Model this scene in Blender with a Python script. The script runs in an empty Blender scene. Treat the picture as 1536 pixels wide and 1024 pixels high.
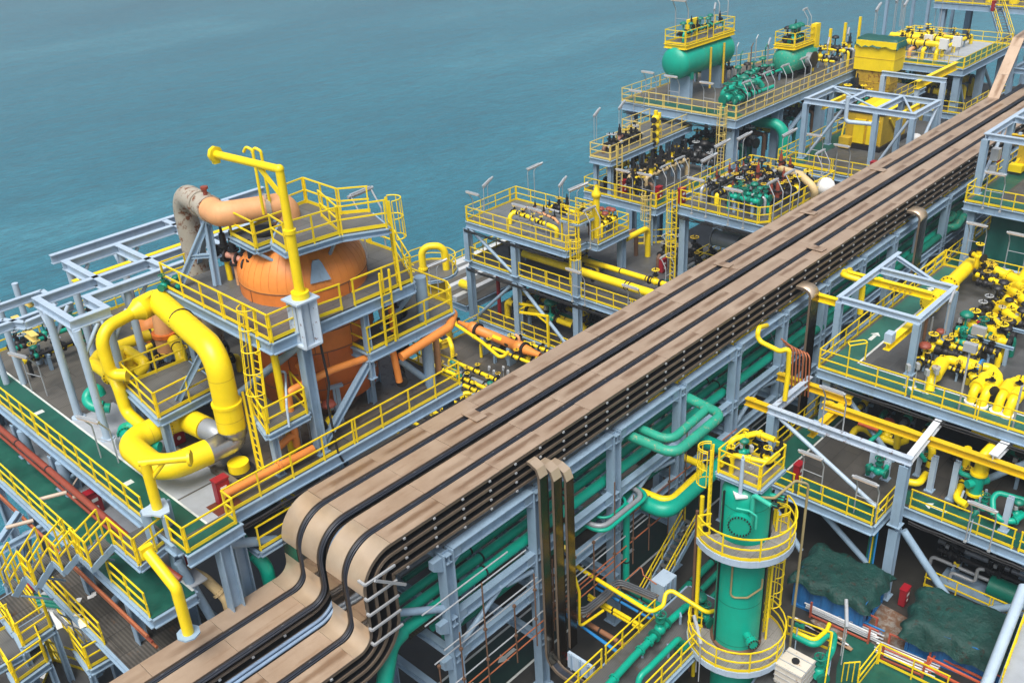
import bpy, math, random
from mathutils import Vector, Matrix
random.seed(11)
rad = math.radians
SC = bpy.context.scene
COL = SC.collection

# ------------------------------------------------------------------ camera and the photo's geometry
FPX = 1453.046
PITCH, ROLL, YAW = rad(27.9085), rad(3.1686), rad(44.4219)
CAMZ = 36.2
def _axes():
    cp, sp = math.cos(PITCH), math.sin(PITCH); cr, sr = math.cos(ROLL), math.sin(ROLL); cy, sy = math.cos(YAW), math.sin(YAW)
    fwd = Vector((cp*cy, cp*sy, -sp)); right = Vector((sy, -cy, 0)); down = fwd.cross(right)
    return cr*right + sr*down, -sr*right + cr*down, fwd
RX, DN, FW = _axes()
CAM = Vector((0, 0, CAMZ))
def ray(px, py): return RX*((px-768)/FPX) + DN*((py-512)/FPX) + FW
def A(px, py, z):                      # point of the level z seen at a place of the survey photo
    d = ray(px, py); return CAM + d*((z-CAMZ)/d.z)
def AY(px, py, y): d = ray(px, py); return CAM + d*(y/d.y)
def AX(px, py, x): d = ray(px, py); return CAM + d*(x/d.x)
def proj(p):
    q = Vector(p)-CAM; w = q.dot(FW); return 768+FPX*q.dot(RX)/w, 512+FPX*q.dot(DN)/w
def H(py, q):                          # height over the point q at which a vertical reaches row py
    lo, hi = -40, CAMZ-1
    for _ in range(50):
        m = (lo+hi)/2
        if proj((q[0], q[1], m))[1] > py: lo = m
        else: hi = m
    return m
cam = bpy.data.objects.new('camera', bpy.data.cameras.new('camera'))
COL.objects.link(cam)
cam.matrix_world = Matrix(((RX.x, -DN.x, -FW.x, 0), (RX.y, -DN.y, -FW.y, 0), (RX.z, -DN.z, -FW.z, CAMZ), (0, 0, 0, 1)))
cam.data.sensor_width = 36; cam.data.sensor_fit = 'HORIZONTAL'
cam.data.lens = FPX/1536*36
cam.data.clip_start = .5; cam.data.clip_end = 20000
SC.camera = cam

# ------------------------------------------------------------------ materials
MATS = {}
def nt(name):
    m = bpy.data.materials.new(name); m.use_nodes = True
    t = m.node_tree; b = t.nodes['Principled BSDF']; MATS[name] = m
    return m, t, b, t.nodes.new, t.links.new
def ramp(t, fac, stops):
    r = t.nodes.new('ShaderNodeValToRGB'); e = r.color_ramp.elements
    e[0].position, e[0].color = stops[0][0], (*stops[0][1], 1)
    e[1].position, e[1].color = stops[-1][0], (*stops[-1][1], 1)
    for p, c in stops[1:-1]:
        x = e.new(p); x.color = (*c, 1)
    t.links.new(fac, r.inputs['Fac']); return r.outputs['Color']
def noise(t, scale, detail=4, rough=.6, vec=None, stretch=None):
    n = t.nodes.new('ShaderNodeTexNoise'); n.inputs['Scale'].default_value = scale
    n.inputs['Detail'].default_value = detail; n.inputs['Roughness'].default_value = rough
    if vec is None:
        g = t.nodes.new('ShaderNodeNewGeometry'); vec = g.outputs['Position']
    if stretch:
        mp = t.nodes.new('ShaderNodeMapping'); mp.inputs['Scale'].default_value = stretch
        t.links.new(vec, mp.inputs['Vector']); vec = mp.outputs['Vector']
    t.links.new(vec, n.inputs['Vector']); return n.outputs['Fac']
def mix(t, fac, a, b, mode='MIX'):
    m = t.nodes.new('ShaderNodeMix'); m.data_type = 'RGBA'; m.blend_type = mode
    for i, v in ((0, fac), (6, a), (7, b)):
        if hasattr(v, 'links'): t.links.new(v, m.inputs[i])
        else: m.inputs[i].default_value = v if i == 0 else (*v, 1)
    return m.outputs[2]
def g3(v): return (v, v, v)
def bump(t, b, h, s=.2, d=.02):
    n = t.nodes.new('ShaderNodeBump'); n.inputs['Strength'].default_value = s; n.inputs['Distance'].default_value = d
    t.links.new(h, n.inputs['Height']); t.links.new(n.outputs['Normal'], b.inputs['Normal'])
def paint(name, col, rough=.42, var=.16, rust=0., metal=0., rustcol=(.13, .045, .02), streak=.25, dirt=(.05, .045, .04), spec=.5):
    m, t, b, N, L = nt(name)
    n1 = noise(t, .9, 5, .65)
    c = ramp(t, n1, [(.25, tuple(x*(1-var) for x in col)), (.75, tuple(min(1, x*(1+var*.6)) for x in col))])
    n2 = noise(t, 2.2, 5, .7, stretch=(1, 1, .18))           # rain streaks run down the metal
    f2 = ramp(t, n2, [(.56, g3(0)), (.78, g3(streak))])
    c = mix(t, f2, c, dirt)
    if rust:
        n3 = noise(t, 3.1, 7, .72)
        lo = .78-rust*.28
        f3 = ramp(t, n3, [(lo-.03, g3(0)), (lo+.03, g3(1))])
        c = mix(t, f3, c, rustcol)
    L(c, b.inputs['Base Color'])
    L(ramp(t, n1, [(.2, g3(rough+.14)), (.8, g3(rough-.06))]), b.inputs['Roughness'])
    b.inputs['Metallic'].default_value = metal
    b.inputs['Specular IOR Level'].default_value = spec
    bump(t, b, noise(t, 14, 4), .12, .01)
    return m

paint('steel_blue', (.265, .385, .51), .45, .18, .3, streak=.35)
paint('steel_pale', (.40, .51, .63), .45, .12, .2, streak=.3)
paint('galv', (.44, .47, .50), .35, .12, .05, metal=.25)
paint('yellow', (.90, .67, .006), .36, .12, .10, rustcol=(.42, .25, .03), streak=.2, dirt=(.25, .13, .02))
paint('yellow_rail', (.86, .64, .008), .42, .16, .06, streak=.2, dirt=(.3, .16, .03))
paint('yellow_old', (.62, .42, .02), .55, .2, .5, streak=.5, dirt=(.16, .07, .02))
paint('yellow_tank', (.70, .48, .01), .42, .18, .08, streak=.35, dirt=(.2, .1, .03))
paint('yellow_rust', (.55, .36, .03), .5, .25, .75, rustcol=(.22, .09, .02), streak=.5, dirt=(.16, .07, .02))
paint('cream_rail', (.72, .56, .16), .5, .15, .12, streak=.25, dirt=(.3, .2, .08))
paint('green', (.0, .34, .235), .36, .12, .06, streak=.25, dirt=(.02, .12, .09))
paint('green_dark', (.0, .17, .115), .4, .2, .06, streak=.4, dirt=(.01, .05, .04))
paint('green_worn', (.02, .33, .22), .5, .2, .62, rustcol=(.30, .32, .20), streak=.3)
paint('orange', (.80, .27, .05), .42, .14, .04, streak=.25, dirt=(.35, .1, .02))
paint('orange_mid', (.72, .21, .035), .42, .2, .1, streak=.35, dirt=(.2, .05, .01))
paint('steel_worn', (.50, .60, .70), .45, .12, .55, streak=.4)
paint('bare_steel', (.42, .43, .44), .3, .3, .2, metal=.7)
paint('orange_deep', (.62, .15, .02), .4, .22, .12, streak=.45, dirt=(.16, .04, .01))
paint('red', (.30, .008, .018), .4, .15, .0, streak=.1)
paint('redpipe', (.27, .055, .03), .5, .2, .25)
paint('black', (.012, .012, .014), .5, .3, .0)
paint('cable', (.022, .028, .042), .38, .3, .0, spec=.6)
paint('dark_rail', (.17, .13, .095), .45, .3, .25, metal=.1)
paint('brown', (.16, .085, .05), .55, .25, .4)
paint('steel_white', (.66, .70, .74), .45, .12, .3, streak=.3)
paint('steel_weathered', (.46, .55, .66), .5, .15, .6, streak=.5)
paint('yellow_mustard', (.72, .48, .008), .42, .14, .1, streak=.25, dirt=(.25, .12, .02))
paint('coral', (.62, .12, .05), .45, .2, .2); paint('coral_rust', (.42, .09, .05), .5, .25, .4)
paint('green_pale', (.03, .46, .33), .4, .12, .05); paint('brown_pale', (.33, .27, .13), .5, .2, .2)
paint('copper_rib', (.26, .12, .06), .5, .25, .5); paint('white_stained', (.62, .58, .5), .5, .15, .55, rustcol=(.4, .25, .12)); paint('cable_sheen', (.10, .11, .125), .3, .4, .0)
paint('copper', (.38, .12, .05), .45, .2, .3)
paint('rusty', (.38, .35, .29), .6, .25, .78, rustcol=(.15, .05, .015), streak=.6, dirt=(.25, .12, .04))
paint('peach', (.72, .36, .16), .55, .18, .3, rustcol=(.42, .34, .2), streak=.3, dirt=(.3, .16, .06))
paint('white', (.76, .77, .77), .45, .08, .02)
paint('grey_pipe', (.30, .33, .36), .4, .15, .1, metal=.3)
paint('wood', (.36, .23, .13), .7, .25, .0)
paint('blue', (.02, .16, .42), .42, .15, .12)
paint('cable_blue', (.02, .2, .5), .4, .15, .0)
paint('tarp', (.004, .05, .042), .55, .4, .62, rustcol=(.02, .016, .01), streak=.3)
t = MATS['tarp'].node_tree; bump(t, t.nodes['Principled BSDF'], noise(t, 2.6, 6, .65), .8, .16)
paint('tarp_green', (.005, .085, .07), .5, .3, .0)
paint('cream_pipe', (.62, .47, .24), .55, .2, .3)
paint('pink', (.62, .3, .22), .5, .15, .1)
paint('deck_steel', (.36, .40, .45), .5, .2, .35, streak=.0)
paint('lens', (.55, .45, .36), .35, .15, .1)
paint('marking', (.62, .66, .64), .6, .2, .2)

def tan_cover():
    m, t, b, N, L = nt('tray_cover')
    n1 = noise(t, .5, 5, .6); n2 = noise(t, 1.2, 6, .7, stretch=(.25, 2.2, 1))
    c = ramp(t, n1, [(.3, (.37, .265, .185)), (.7, (.50, .385, .285))])
    c = mix(t, ramp(t, n2, [(.55, g3(0)), (.72, g3(.55))]), c, (.24, .125, .06))
    n3 = noise(t, 5, 6, .7); c = mix(t, ramp(t, n3, [(.62, g3(0)), (.8, g3(.35))]), c, (.2, .12, .07))
    # a dark wet streak left along the middle of many covers, different on each
    def M(op, a, b_=None, c_=None, clamp=False):
        m_ = N('ShaderNodeMath'); m_.operation = op; m_.use_clamp = clamp
        for k, v in enumerate((a, b_, c_)):
            if v is None: continue
            if hasattr(v, 'links'): L(v, m_.inputs[k])
            else: m_.inputs[k].default_value = v
        return m_.outputs[0]
    tc = N('ShaderNodeTexCoord'); sx = N('ShaderNodeSeparateXYZ'); L(tc.outputs['Generated'], sx.inputs[0]); oi = N('ShaderNodeObjectInfo'); rnd = oi.outputs['Random']
    n4 = noise(t, 1.6, 6, .7, stretch=(.5, 2.5, 1)); off = M('MULTIPLY_ADD', rnd, .3, -.15)
    dy = M('ABSOLUTE', M('ADD', M('ADD', M('SUBTRACT', sx.outputs['Y'], .5), off), M('MULTIPLY_ADD', n4, .5, -.25)))
    msk = M('SUBTRACT', 1, M('MULTIPLY', M('SUBTRACT', dy, .06), 5.5, clamp=True), clamp=True)
    end = M('MULTIPLY', M('SUBTRACT', M('ADD', sx.outputs['X'], M('MULTIPLY', n4, .4)), M('MULTIPLY', rnd, .5)), 3.5, clamp=True)
    on = M('MULTIPLY', M('SUBTRACT', M('FRACT', M('MULTIPLY', rnd, 7.31)), .28), 6, clamp=True)
    wet = M('MULTIPLY', M('MULTIPLY', msk, end), M('MULTIPLY', on, .7))
    c = mix(t, wet, c, (.16, .082, .036))
    L(c, b.inputs['Base Color']); b.inputs['Metallic'].default_value = .3
    L(M('SUBTRACT', ramp(t, n2, [(.4, g3(.46)), (.7, g3(.32))]), M('MULTIPLY', wet, .12)), b.inputs['Roughness'])
    bump(t, b, noise(t, 1.3, 3), .1, .03)
tan_cover()
def bend_mat():
    m, t, b, N, L = nt('tray_bend')
    n1 = noise(t, .8, 5, .6)
    L(ramp(t, n1, [(.3, (.56, .43, .30)), (.7, (.68, .55, .41))]), b.inputs['Base Color'])
    b.inputs['Metallic'].default_value = .55
    L(ramp(t, noise(t, 1.5, 3, .5), [(.35, g3(.30)), (.7, g3(.4))]), b.inputs['Roughness'])
    for nm, cc, rr in (('tray_mirror', (.42, .35, .28), .09), ('tray_dark', (.16, .125, .09), .16)):
        m, t, b, N, L = nt(nm); b.inputs['Base Color'].default_value = (*cc, 1); b.inputs['Metallic'].default_value = .95; b.inputs['Roughness'].default_value = rr
        bump(t, b, noise(t, .9, 2), .12, .12)
bend_mat()
paint('bundle', (.22, .32, .46), .35, .3, .0)

def deck_mat(name, base, alt, panel=1.0, bars=28, wet=.2, rust=.12, mortar=.35):
    m, t, b, N, L = nt(name)
    g = N('ShaderNodeNewGeometry')
    br = N('ShaderNodeTexBrick'); br.inputs['Scale'].default_value = 1/panel
    br.inputs['Color1'].default_value = (*base, 1); br.inputs['Color2'].default_value = (*alt, 1)
    br.inputs['Mortar'].default_value = (*[x*mortar for x in base], 1); br.inputs['Mortar Size'].default_value = .012
    br.inputs['Brick Width'].default_value = 1.6; br.inputs['Row Height'].default_value = .95
    L(g.outputs['Position'], br.inputs['Vector'])
    c = br.outputs['Color']
    w = N('ShaderNodeTexWave'); w.inputs['Scale'].default_value = bars/6.28; w.bands_direction = 'X'; w.inputs['Distortion'].default_value = 0
    L(g.outputs['Position'], w.inputs['Vector'])
    c = mix(t, ramp(t, w.outputs['Fac'], [(.35, g3(.55)), (.7, g3(0))]), c, tuple(x*.25 for x in base))
    n = noise(t, .55, 6, .68)
    c = mix(t, ramp(t, n, [(.5, g3(0)), (.68, g3(.75))]), c, tuple(x*.45 for x in base))
    n2 = noise(t, 1.7, 7, .7)
    c = mix(t, ramp(t, n2, [(.68-rust*.4, g3(0)), (.74-rust*.3, g3(.7))]), c, (.12, .065, .03))
    L(c, b.inputs['Base Color']); b.inputs['Roughness'].default_value = .6-wet
    L(ramp(t, n, [(.4, g3(.62)), (.65, g3(.62-wet*1.6))]), b.inputs['Roughness'])
deck_mat('grating', (.125, .13, .13), (.17, .175, .175))
deck_mat('grating_dark', (.075, .079, .083), (.125, .13, .135), rust=.12, mortar=1.7)
deck_mat('grating_blue', (.15, .17, .19), (.21, .235, .255), rust=.1)
deck_mat('grating_brown', (.12, .114, .1), (.16, .152, .135), panel=1.2)
deck_mat('grating_rusty', (.30, .29, .27), (.36, .35, .33), panel=.6, rust=.3)
deck_mat('grating_brown_dark', (.075, .073, .068), (.105, .1, .092), rust=.14)
deck_mat('plank_deck', (.085, .08, .07), (.12, .112, .1), panel=1.4, bars=14, rust=.2)
def painted_deck(name, col, worn, amt=.3, dark=.5):
    m, t, b, N, L = nt(name)
    n = noise(t, .8, 7, .7); n2 = noise(t, 2.6, 7, .75)
    c = ramp(t, n, [(.3, tuple(x*dark for x in col)), (.7, col)])
    c = mix(t, ramp(t, n2, [(.72-amt*.4, g3(0)), (.78-amt*.3, g3(.85))]), c, worn)
    L(c, b.inputs['Base Color']); L(ramp(t, n, [(.3, g3(.3)), (.7, g3(.6))]), b.inputs['Roughness'])
painted_deck('deck_green', (.012, .12, .085), (.03, .075, .06), .32)
painted_deck('deck_green_shaded', (.005, .032, .024), (.02, .02, .016), .3)  # walkway green with the shade under the rack put into its colour
painted_deck('deck_green_pale', (.03, .15, .12), (.08, .11, .1), .25, .65)
painted_deck('deck_rusty', (.32, .30, .27), (.14, .06, .02), .8, .55)
painted_deck('deck_grey', (.42, .46, .51), (.2, .12, .07), .12, .72)
painted_deck('deck_red', (.2, .05, .035), (.1, .05, .04), .2)
painted_deck('main_deck', (.048, .046, .041), (.045, .025, .013), .3, .5)
painted_deck('tank_deck', (.19, .165, .135), (.07, .035, .015), .5, .6)
painted_deck('hull_white', (.55, .58, .6), (.3, .25, .2), .15, .85)

def sea_mat():
    m, t, b, N, L = nt('sea_water')
    n = noise(t, .006, 5, .62, stretch=(1, 2.6, 1)); h0 = noise(t, .3, 6, .72, stretch=(1, 2, 1))
    c = ramp(t, n, [(.3, (.016, .155, .225)), (.55, (.028, .205, .285)), (.75, (.08, .31, .40))])
    L(mix(t, ramp(t, h0, [(.35, g3(.45)), (.65, g3(0))]), c, (.005, .08, .12)), b.inputs['Base Color'])
    b.inputs['Roughness'].default_value = .16; b.inputs['IOR'].default_value = 1.33
    h1 = noise(t, .42, 6, .68, stretch=(1, 1.9, 1)); h2 = noise(t, .09, 3, .5, stretch=(1, 1.8, 1))
    a = N('ShaderNodeMath'); a.operation = 'MULTIPLY_ADD'; L(h2, a.inputs[0]); a.inputs[1].default_value = 2.2; L(h1, a.inputs[2])
    n_ = N('ShaderNodeBump'); n_.inputs['Strength'].default_value = .95; n_.inputs['Distance'].default_value = .8
    L(a.outputs[0], n_.inputs['Height']); L(n_.outputs['Normal'], b.inputs['Normal'])
sea_mat()

# ------------------------------------------------------------------ mesh builder
ORG = {}
def org(o): return ORG.get(o.name, Vector((0, 0, 0))) if o else Vector((0, 0, 0))
Z = Vector((0, 0, 1))
def frame(d):
    d = Vector(d).normalized()
    u = Z if abs(d.z) < .96 else Vector((1, 0, 0))
    s = d.cross(u).normalized(); return d, s, s.cross(d)
class MB:
    def __init__(s): s.v = []; s.f = []; s.sm = []; s.mi = []
    def add(s, vs, fs, smooth=False, m=0):
        o = len(s.v); s.v += [Vector(p) for p in vs]
        for f in fs: s.f.append([i+o for i in f]); s.sm.append(smooth); s.mi.append(m)
        return s
    def hexa(s, c8, m=0):
        return s.add(c8, [(0, 3, 2, 1), (4, 5, 6, 7), (0, 1, 5, 4), (1, 2, 6, 5), (2, 3, 7, 6), (3, 0, 4, 7)], False, m)
    def box(s, c, d, rz=0, m=0):
        c = Vector(c); x, y, z = d[0]/2, d[1]/2, d[2]/2; ca, sa = math.cos(rz), math.sin(rz)
        return s.hexa([c+Vector((a*ca-b*sa, a*sa+b*ca, e)) for e in (-z, z) for a, b in ((-x, -y), (x, -y), (x, y), (-x, y))], m)
    def bar(s, a, b, w, h, m=0, up=None, off=(0, 0)):
        a, b = Vector(a), Vector(b); d, sd, u = frame(b-a)
        if up is not None:
            u = Vector(up); sd = d.cross(u).normalized(); u = sd.cross(d)
        o = sd*off[0]+u*off[1]
        q = [sd*x+u*y+o for x, y in ((-w/2, -h/2), (w/2, -h/2), (w/2, h/2), (-w/2, h/2))]
        return s.hexa([a+p for p in q]+[b+p for p in q], m)
    def ibeam(s, a, b, h=.4, w=.25, t=.045, m=0, up=None):
        s.bar(a, b, w, t, m, up, (0, h/2-t/2)); s.bar(a, b, w, t, m, up, (0, -h/2+t/2)); s.bar(a, b, t*.7, h-2*t, m, up)
        return s
    def ring(s, c, u, w, r, n): return [c+u*(r*math.cos(6.28318*i/n))+w*(r*math.sin(6.28318*i/n)) for i in range(n)]
    def cyl(s, a, b, r, r2=None, n=12, m=0, caps=True, smooth=True):
        a, b = Vector(a), Vector(b); r2 = r if r2 is None else r2; d, u, w = frame(b-a)
        vs = s.ring(a, u, w, r, n)+s.ring(b, u, w, r2, n)
        s.add(vs, [(i, (i+1) % n, n+(i+1) % n, n+i) for i in range(n)], smooth, m)
        if caps: s.add(vs, [tuple(range(n))[::-1], tuple(range(n, 2*n))], False, m)
        return s
    def lathe(s, c, axis, prof, n=24, m=0):                 # prof: (distance along axis, radius)
        c = Vector(c); d, u, w = frame(axis); vs = []
        for t, r in prof: vs += s.ring(c+d*t, u, w, max(r, 1e-4), n)
        k = len(prof)
        s.add(vs, [(j*n+i, j*n+(i+1) % n, (j+1)*n+(i+1) % n, (j+1)*n+i) for j in range(k-1) for i in range(n)], True, m)
        return s
    def path(s, pts, fil, seg=5):
        pts = [Vector(p) for p in pts]; out = [pts[0]]
        for i in range(1, len(pts)-1):
            p, a, b = pts[i], pts[i-1], pts[i+1]; u, v = (a-p), (b-p); la, lb = u.length, v.length; u.normalize(); v.normalize()
            ang = u.angle(v)
            if ang > 3.05: out.append(p); continue
            tl = min(fil/math.tan(ang/2), la*.49, lb*.49); rr = tl*math.tan(ang/2)
            bis = (u+v).normalized(); cen = p+bis*(rr/math.sin(ang/2)); p1, p2 = p+u*tl, p+v*tl
            e1, e2 = p1-cen, p2-cen; tot = e1.angle(e2) if e1.length > 1e-6 else 0
            for k in range(seg+1):
                f = k/seg
                if tot < 1e-4: out.append(p1.lerp(p2, f)); continue
                out.append(cen+(e1*math.sin((1-f)*tot)+e2*math.sin(f*tot))/math.sin(tot))
        out.append(pts[-1]); return out
    def tube(s, pts, r, n=10, fil=None, m=0, caps=True, seg=5, raw=False, radii=None):
        p = [Vector(q) for q in pts] if raw else s.path(pts, fil if fil is not None else r*2.5, seg)
        q = [p[0]]
        for x in p[1:]:
            if (x-q[-1]).length > 1e-5: q.append(x)
        p = q; k = len(p); d0 = (p[1]-p[0]).normalized(); _, u, w = frame(d0); vs = []
        for i in range(k):
            d = ((p[min(i+1, k-1)]-p[max(i-1, 0)])).normalized()
            rot = d0.rotation_difference(d); u = rot @ u; w = rot @ w; d0 = d
            rr = radii[i] if radii else r
            vs += s.ring(p[i], u, w, rr, n)
        s.add(vs, [(j*n+i, j*n+(i+1) % n, (j+1)*n+(i+1) % n, (j+1)*n+i) for j in range(k-1) for i in range(n)], True, m)
        if caps: s.add(vs, [tuple(range(n))[::-1], tuple(range((k-1)*n, k*n))], False, m)
        return s
    def torus(s, c, axis, R, r, n=20, k=6, m=0, arc=1.0):
        c = Vector(c); d, u, w = frame(axis); pts = [c+u*(R*math.cos(6.28318*arc*i/n))+w*(R*math.sin(6.28318*arc*i/n)) for i in range(n+1)]
        return s.tube(pts, r, k, raw=True, m=m, caps=arc < 1)
    def slab(s, poly, z0, z1, m=0):
        n = len(poly); vs = [(p[0], p[1], z0) for p in poly]+[(p[0], p[1], z1) for p in poly]
        ar = sum(poly[i][0]*poly[(i+1) % n][1]-poly[(i+1) % n][0]*poly[i][1] for i in range(n))
        fs = [tuple(range(n))[::-1], tuple(range(n, 2*n))]+[(i, (i+1) % n, n+(i+1) % n, n+i) for i in range(n)]
        if ar < 0: fs = [f[::-1] for f in fs]
        return s.add(vs, fs, False, m)
    def ball(s, c, r, n=12, m=0, sq=1.0):
        k = 7; return s.lathe(Vector(c)-Z*r*sq, Z, [(r*sq*(1-math.cos(math.pi*i/k)), r*math.sin(math.pi*i/k)) for i in range(k+1)], n, m)
    def build(s, name, mats, parent=None, label=None, at=None):
        me = bpy.data.meshes.new(name); o0 = org(parent) if parent else (Vector(at) if at is not None else Vector((0, 0, 0)))
        me.from_pydata([tuple(p-o0) for p in s.v], [], s.f)
        me.polygons.foreach_set('use_smooth', s.sm); me.polygons.foreach_set('material_index', s.mi)
        for k in ([mats] if isinstance(mats, str) else mats): me.materials.append(MATS[k])
        me.update(); o = bpy.data.objects.new(name, me); COL.objects.link(o)
        if parent: o.parent = parent; ORG[o.name] = org(parent)
        else: o.location = o0; ORG[o.name] = o0
        if label: o['label'] = label
        return o
def tag(o, label, cat, group=None, kind=None):
    o['label'] = label; o['category'] = cat
    if group: o['group'] = group
    if kind: o['kind'] = kind
    return o
def thing(name, label, cat, loc=(0, 0, 0), group=None):
    o = bpy.data.objects.new(name, None); COL.objects.link(o); o.location = loc; o.empty_display_size = .3
    ORG[o.name] = Vector(loc); return tag(o, label, cat, group)
def one(mb, name, mats, label, cat, group=None, at=None):   # a thing that is a single mesh
    if at is None:
        xs = [p.x for p in mb.v]; ys = [p.y for p in mb.v]; zs = [p.z for p in mb.v]
        at = ((min(xs)+max(xs))/2, (min(ys)+max(ys))/2, min(zs))
    return tag(mb.build(name, mats, at=at), label, cat, group)
def struct(mb, name, mats): o = mb.build(name, mats); o['kind'] = 'structure'; return o
def dup(root, loc, rz=0, label=None, group=None, scale=1):
    r = root.copy(); COL.objects.link(r); r.location = loc; r.rotation_euler = (0, 0, rz); r.scale = (scale,)*3
    if label: r['label'] = label
    if group: r['group'] = group
    for ch in root.children:
        c = ch.copy(); COL.objects.link(c); c.parent = r
        for g in ch.children:
            d = g.copy(); COL.objects.link(d); d.parent = c
    return r

# ------------------------------------------------------------------ steelwork kit
def V2(p, z): return Vector((p[0], p[1], z))
def railing(parent, pts, mat='yellow_rail', h=1.1, post=1.5, toe=True, label=None):
    mb = MB(); pts = [Vector(p) for p in pts]
    acc = 9
    for a, b in zip(pts[:-1], pts[1:]):
        L = (b-a).length
        if L < .05: continue
        d = (b-a)/L
        for hh in (h, h*.52): mb.bar(a+Z*hh, b+Z*hh, .055, .055)
        if toe: mb.bar(a+Z*.08, b+Z*.08, .02, .14)
        n = max(1, round(L/post))
        if L < .9 and len(pts) > 6:
            acc += L
            if acc > post: mb.bar(a-Z*.16, a+Z*(h+.02), .06, .06, up=d); acc = 0
            continue
        for i in range(n+1):
            p = a+d*(L*i/n)
            if i == n: p = p-d*.06
            if i == 0: p = p+d*.06
            mb.bar(p-Z*.16, p+Z*(h+.02), .06, .06, up=d)
        if L > 5:
            k = n//2
            p = a+d*(L*k/n+.14); mb.bar(p-Z*.16, p+Z*(h+.02), .06, .06, up=d)
    return mb.build('railing', mat, parent, label)
def ladder(parent, foot, top, face, w=.5, cage=True, mat='yellow_rail', c0=2.2):
    """foot, top: centre points; face: horizontal direction the climber stands towards"""
    foot, top = Vector(foot), Vector(top); f = Vector(face).normalized(); s = f.cross(Z); mb = MB()
    for k in (-1, 1): mb.bar(foot+s*k*w/2, top+s*k*w/2+Z*1.0, .06, .09, up=f)
    L = (top-foot).length; n = int(L/.3)
    for i in range(1, n+1):
        p = foot.lerp(top, i/(n+.0)); mb.bar(p-s*w/2, p+s*w/2, .035, .035)
    o = mb.build('ladder', mat, parent)
    if cage and L > 2.6:
        mb = MB(); c = c0; R = .4; zs = []
        while c < L+1.0: zs.append(c); c += .85
        zs.append(L+1.0)
        angs = [math.pi*(i/8) for i in range(9)]
        def cp(z, a): return foot+(top-foot)*(z/L)+s*(R*math.cos(a))+f*(.12+R*1.55*math.sin(a)*.75)
        for z in zs: mb.tube([cp(z, a) for a in angs], .028, 5, raw=True)
        for a in angs[::2]: mb.bar(cp(zs[0], a), cp(zs[-1], a), .035, .025)
        mb.build('safety_cage', mat, parent)
    return o
def stairs(parent, a, b, w=.9, side=None, rails=True, mat='yellow_rail', frame_mat='steel_blue'):
    a, b = Vector(a), Vector(b); d = b-a; dh = Vector((d.x, d.y, 0)); s = dh.normalized().cross(Z); n = max(2, int(abs(d.z)/.22)); mb = MB()
    for i in range(n+1):
        p = a.lerp(b, i/n); mb.bar(p-s*w/2, p+s*w/2, .26, .04)
    mb.build('stair_treads', 'grating', parent)
    for k in (-1, 1):
        m2 = MB(); m2.bar(a+s*k*w/2-Z*.08, b+s*k*w/2-Z*.08, .07, .3); m2.build('stringer', frame_mat, parent)
        if rails:
            m3 = MB(); L = d.length; q = s*k*w/2
            for hh in (1.0, .55): m3.bar(a+q+Z*hh, b+q+Z*hh, .055, .055)
            c = max(2, round(L/1.3))
            for i in range(c+1):
                p = a.lerp(b, i/c)+q; m3.bar(p-Z*.1, p+Z*1.02, .06, .06, up=dh)
            m3.build('handrail', mat, parent)
def column(parent, p, z0, z1, w=.4, mat='steel_blue', name='column', ax=(1, 0, 0)):
    mb = MB(); a, b = V2(p, z0), V2(p, z1); mb.ibeam(a, b, w, w*.95, .05, up=ax)
    k = z0+.05
    mb.box((p[0], p[1], z0+.02), (w*1.4, w*1.4, .04)); 
    return mb.build(name, mat, parent)
def brace(parent, a, b, r=.11, mat='steel_blue', tube=True, n=8):
    mb = MB()
    if tube: mb.cyl(a, b, r, n=n)
    else: mb.ibeam(a, b, r*2.2, r*2)
    return mb.build('brace', mat, parent)
def beam(parent, a, b, h=.42, w=.26, mat='steel_blue', name='beam'):
    mb = MB(); mb.ibeam(a, b, h, w); return mb.build(name, mat, parent)
def platform(th, poly, z, depth=.45, deck='grating', rails=(), cols=(), z0=0, beams=True, joist=1.6, rail_mat='yellow_rail', rh=1.1, cw=.4, steel='steel_blue', edge=None):
    """a floor plate with edge beams, framing, guardrails and legs, all parts of the thing th"""
    poly = [Vector((p[0], p[1], z)) for p in poly]; n = len(poly)
    mb = MB(); mb.slab(poly, z-.05, z); mb.build('deck_plate', deck, th)
    if beams:
        for i in range(n):
            if edge is not None and i not in edge: continue
            a, b = poly[i], poly[(i+1) % n]
            if (b-a).length > .3: beam(th, a-Z*(.055+depth/2), b-Z*(.055+depth/2), depth, .24, steel, 'edge_beam')
        xs = [p.x for p in poly]; ys = [p.y for p in poly]; mb = MB(); k = int((max(xs)-min(xs))/joist)
        for i in range(1, k):
            x = min(xs)+(max(xs)-min(xs))*i/k; c = []
            for j in range(n):
                a, b = poly[j], poly[(j+1) % n]
                if (a.x-x)*(b.x-x) < 0: c.append(a.y+(b.y-a.y)*(x-a.x)/(b.x-a.x))
            c.sort()
            for y0, y1 in zip(c[::2], c[1::2]): mb.bar((x, y0+.12, z-.055-depth*.35), (x, y1-.12, z-.055-depth*.35), .12, depth*.7)
        if mb.v: mb.build('deck_framing', steel, th)
    for r in rails: railing(th, [V2(p, z) for p in r], rail_mat, rh)
    for c in cols: column(th, c, z0, z-.055-depth-.005, cw, steel)
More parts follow.
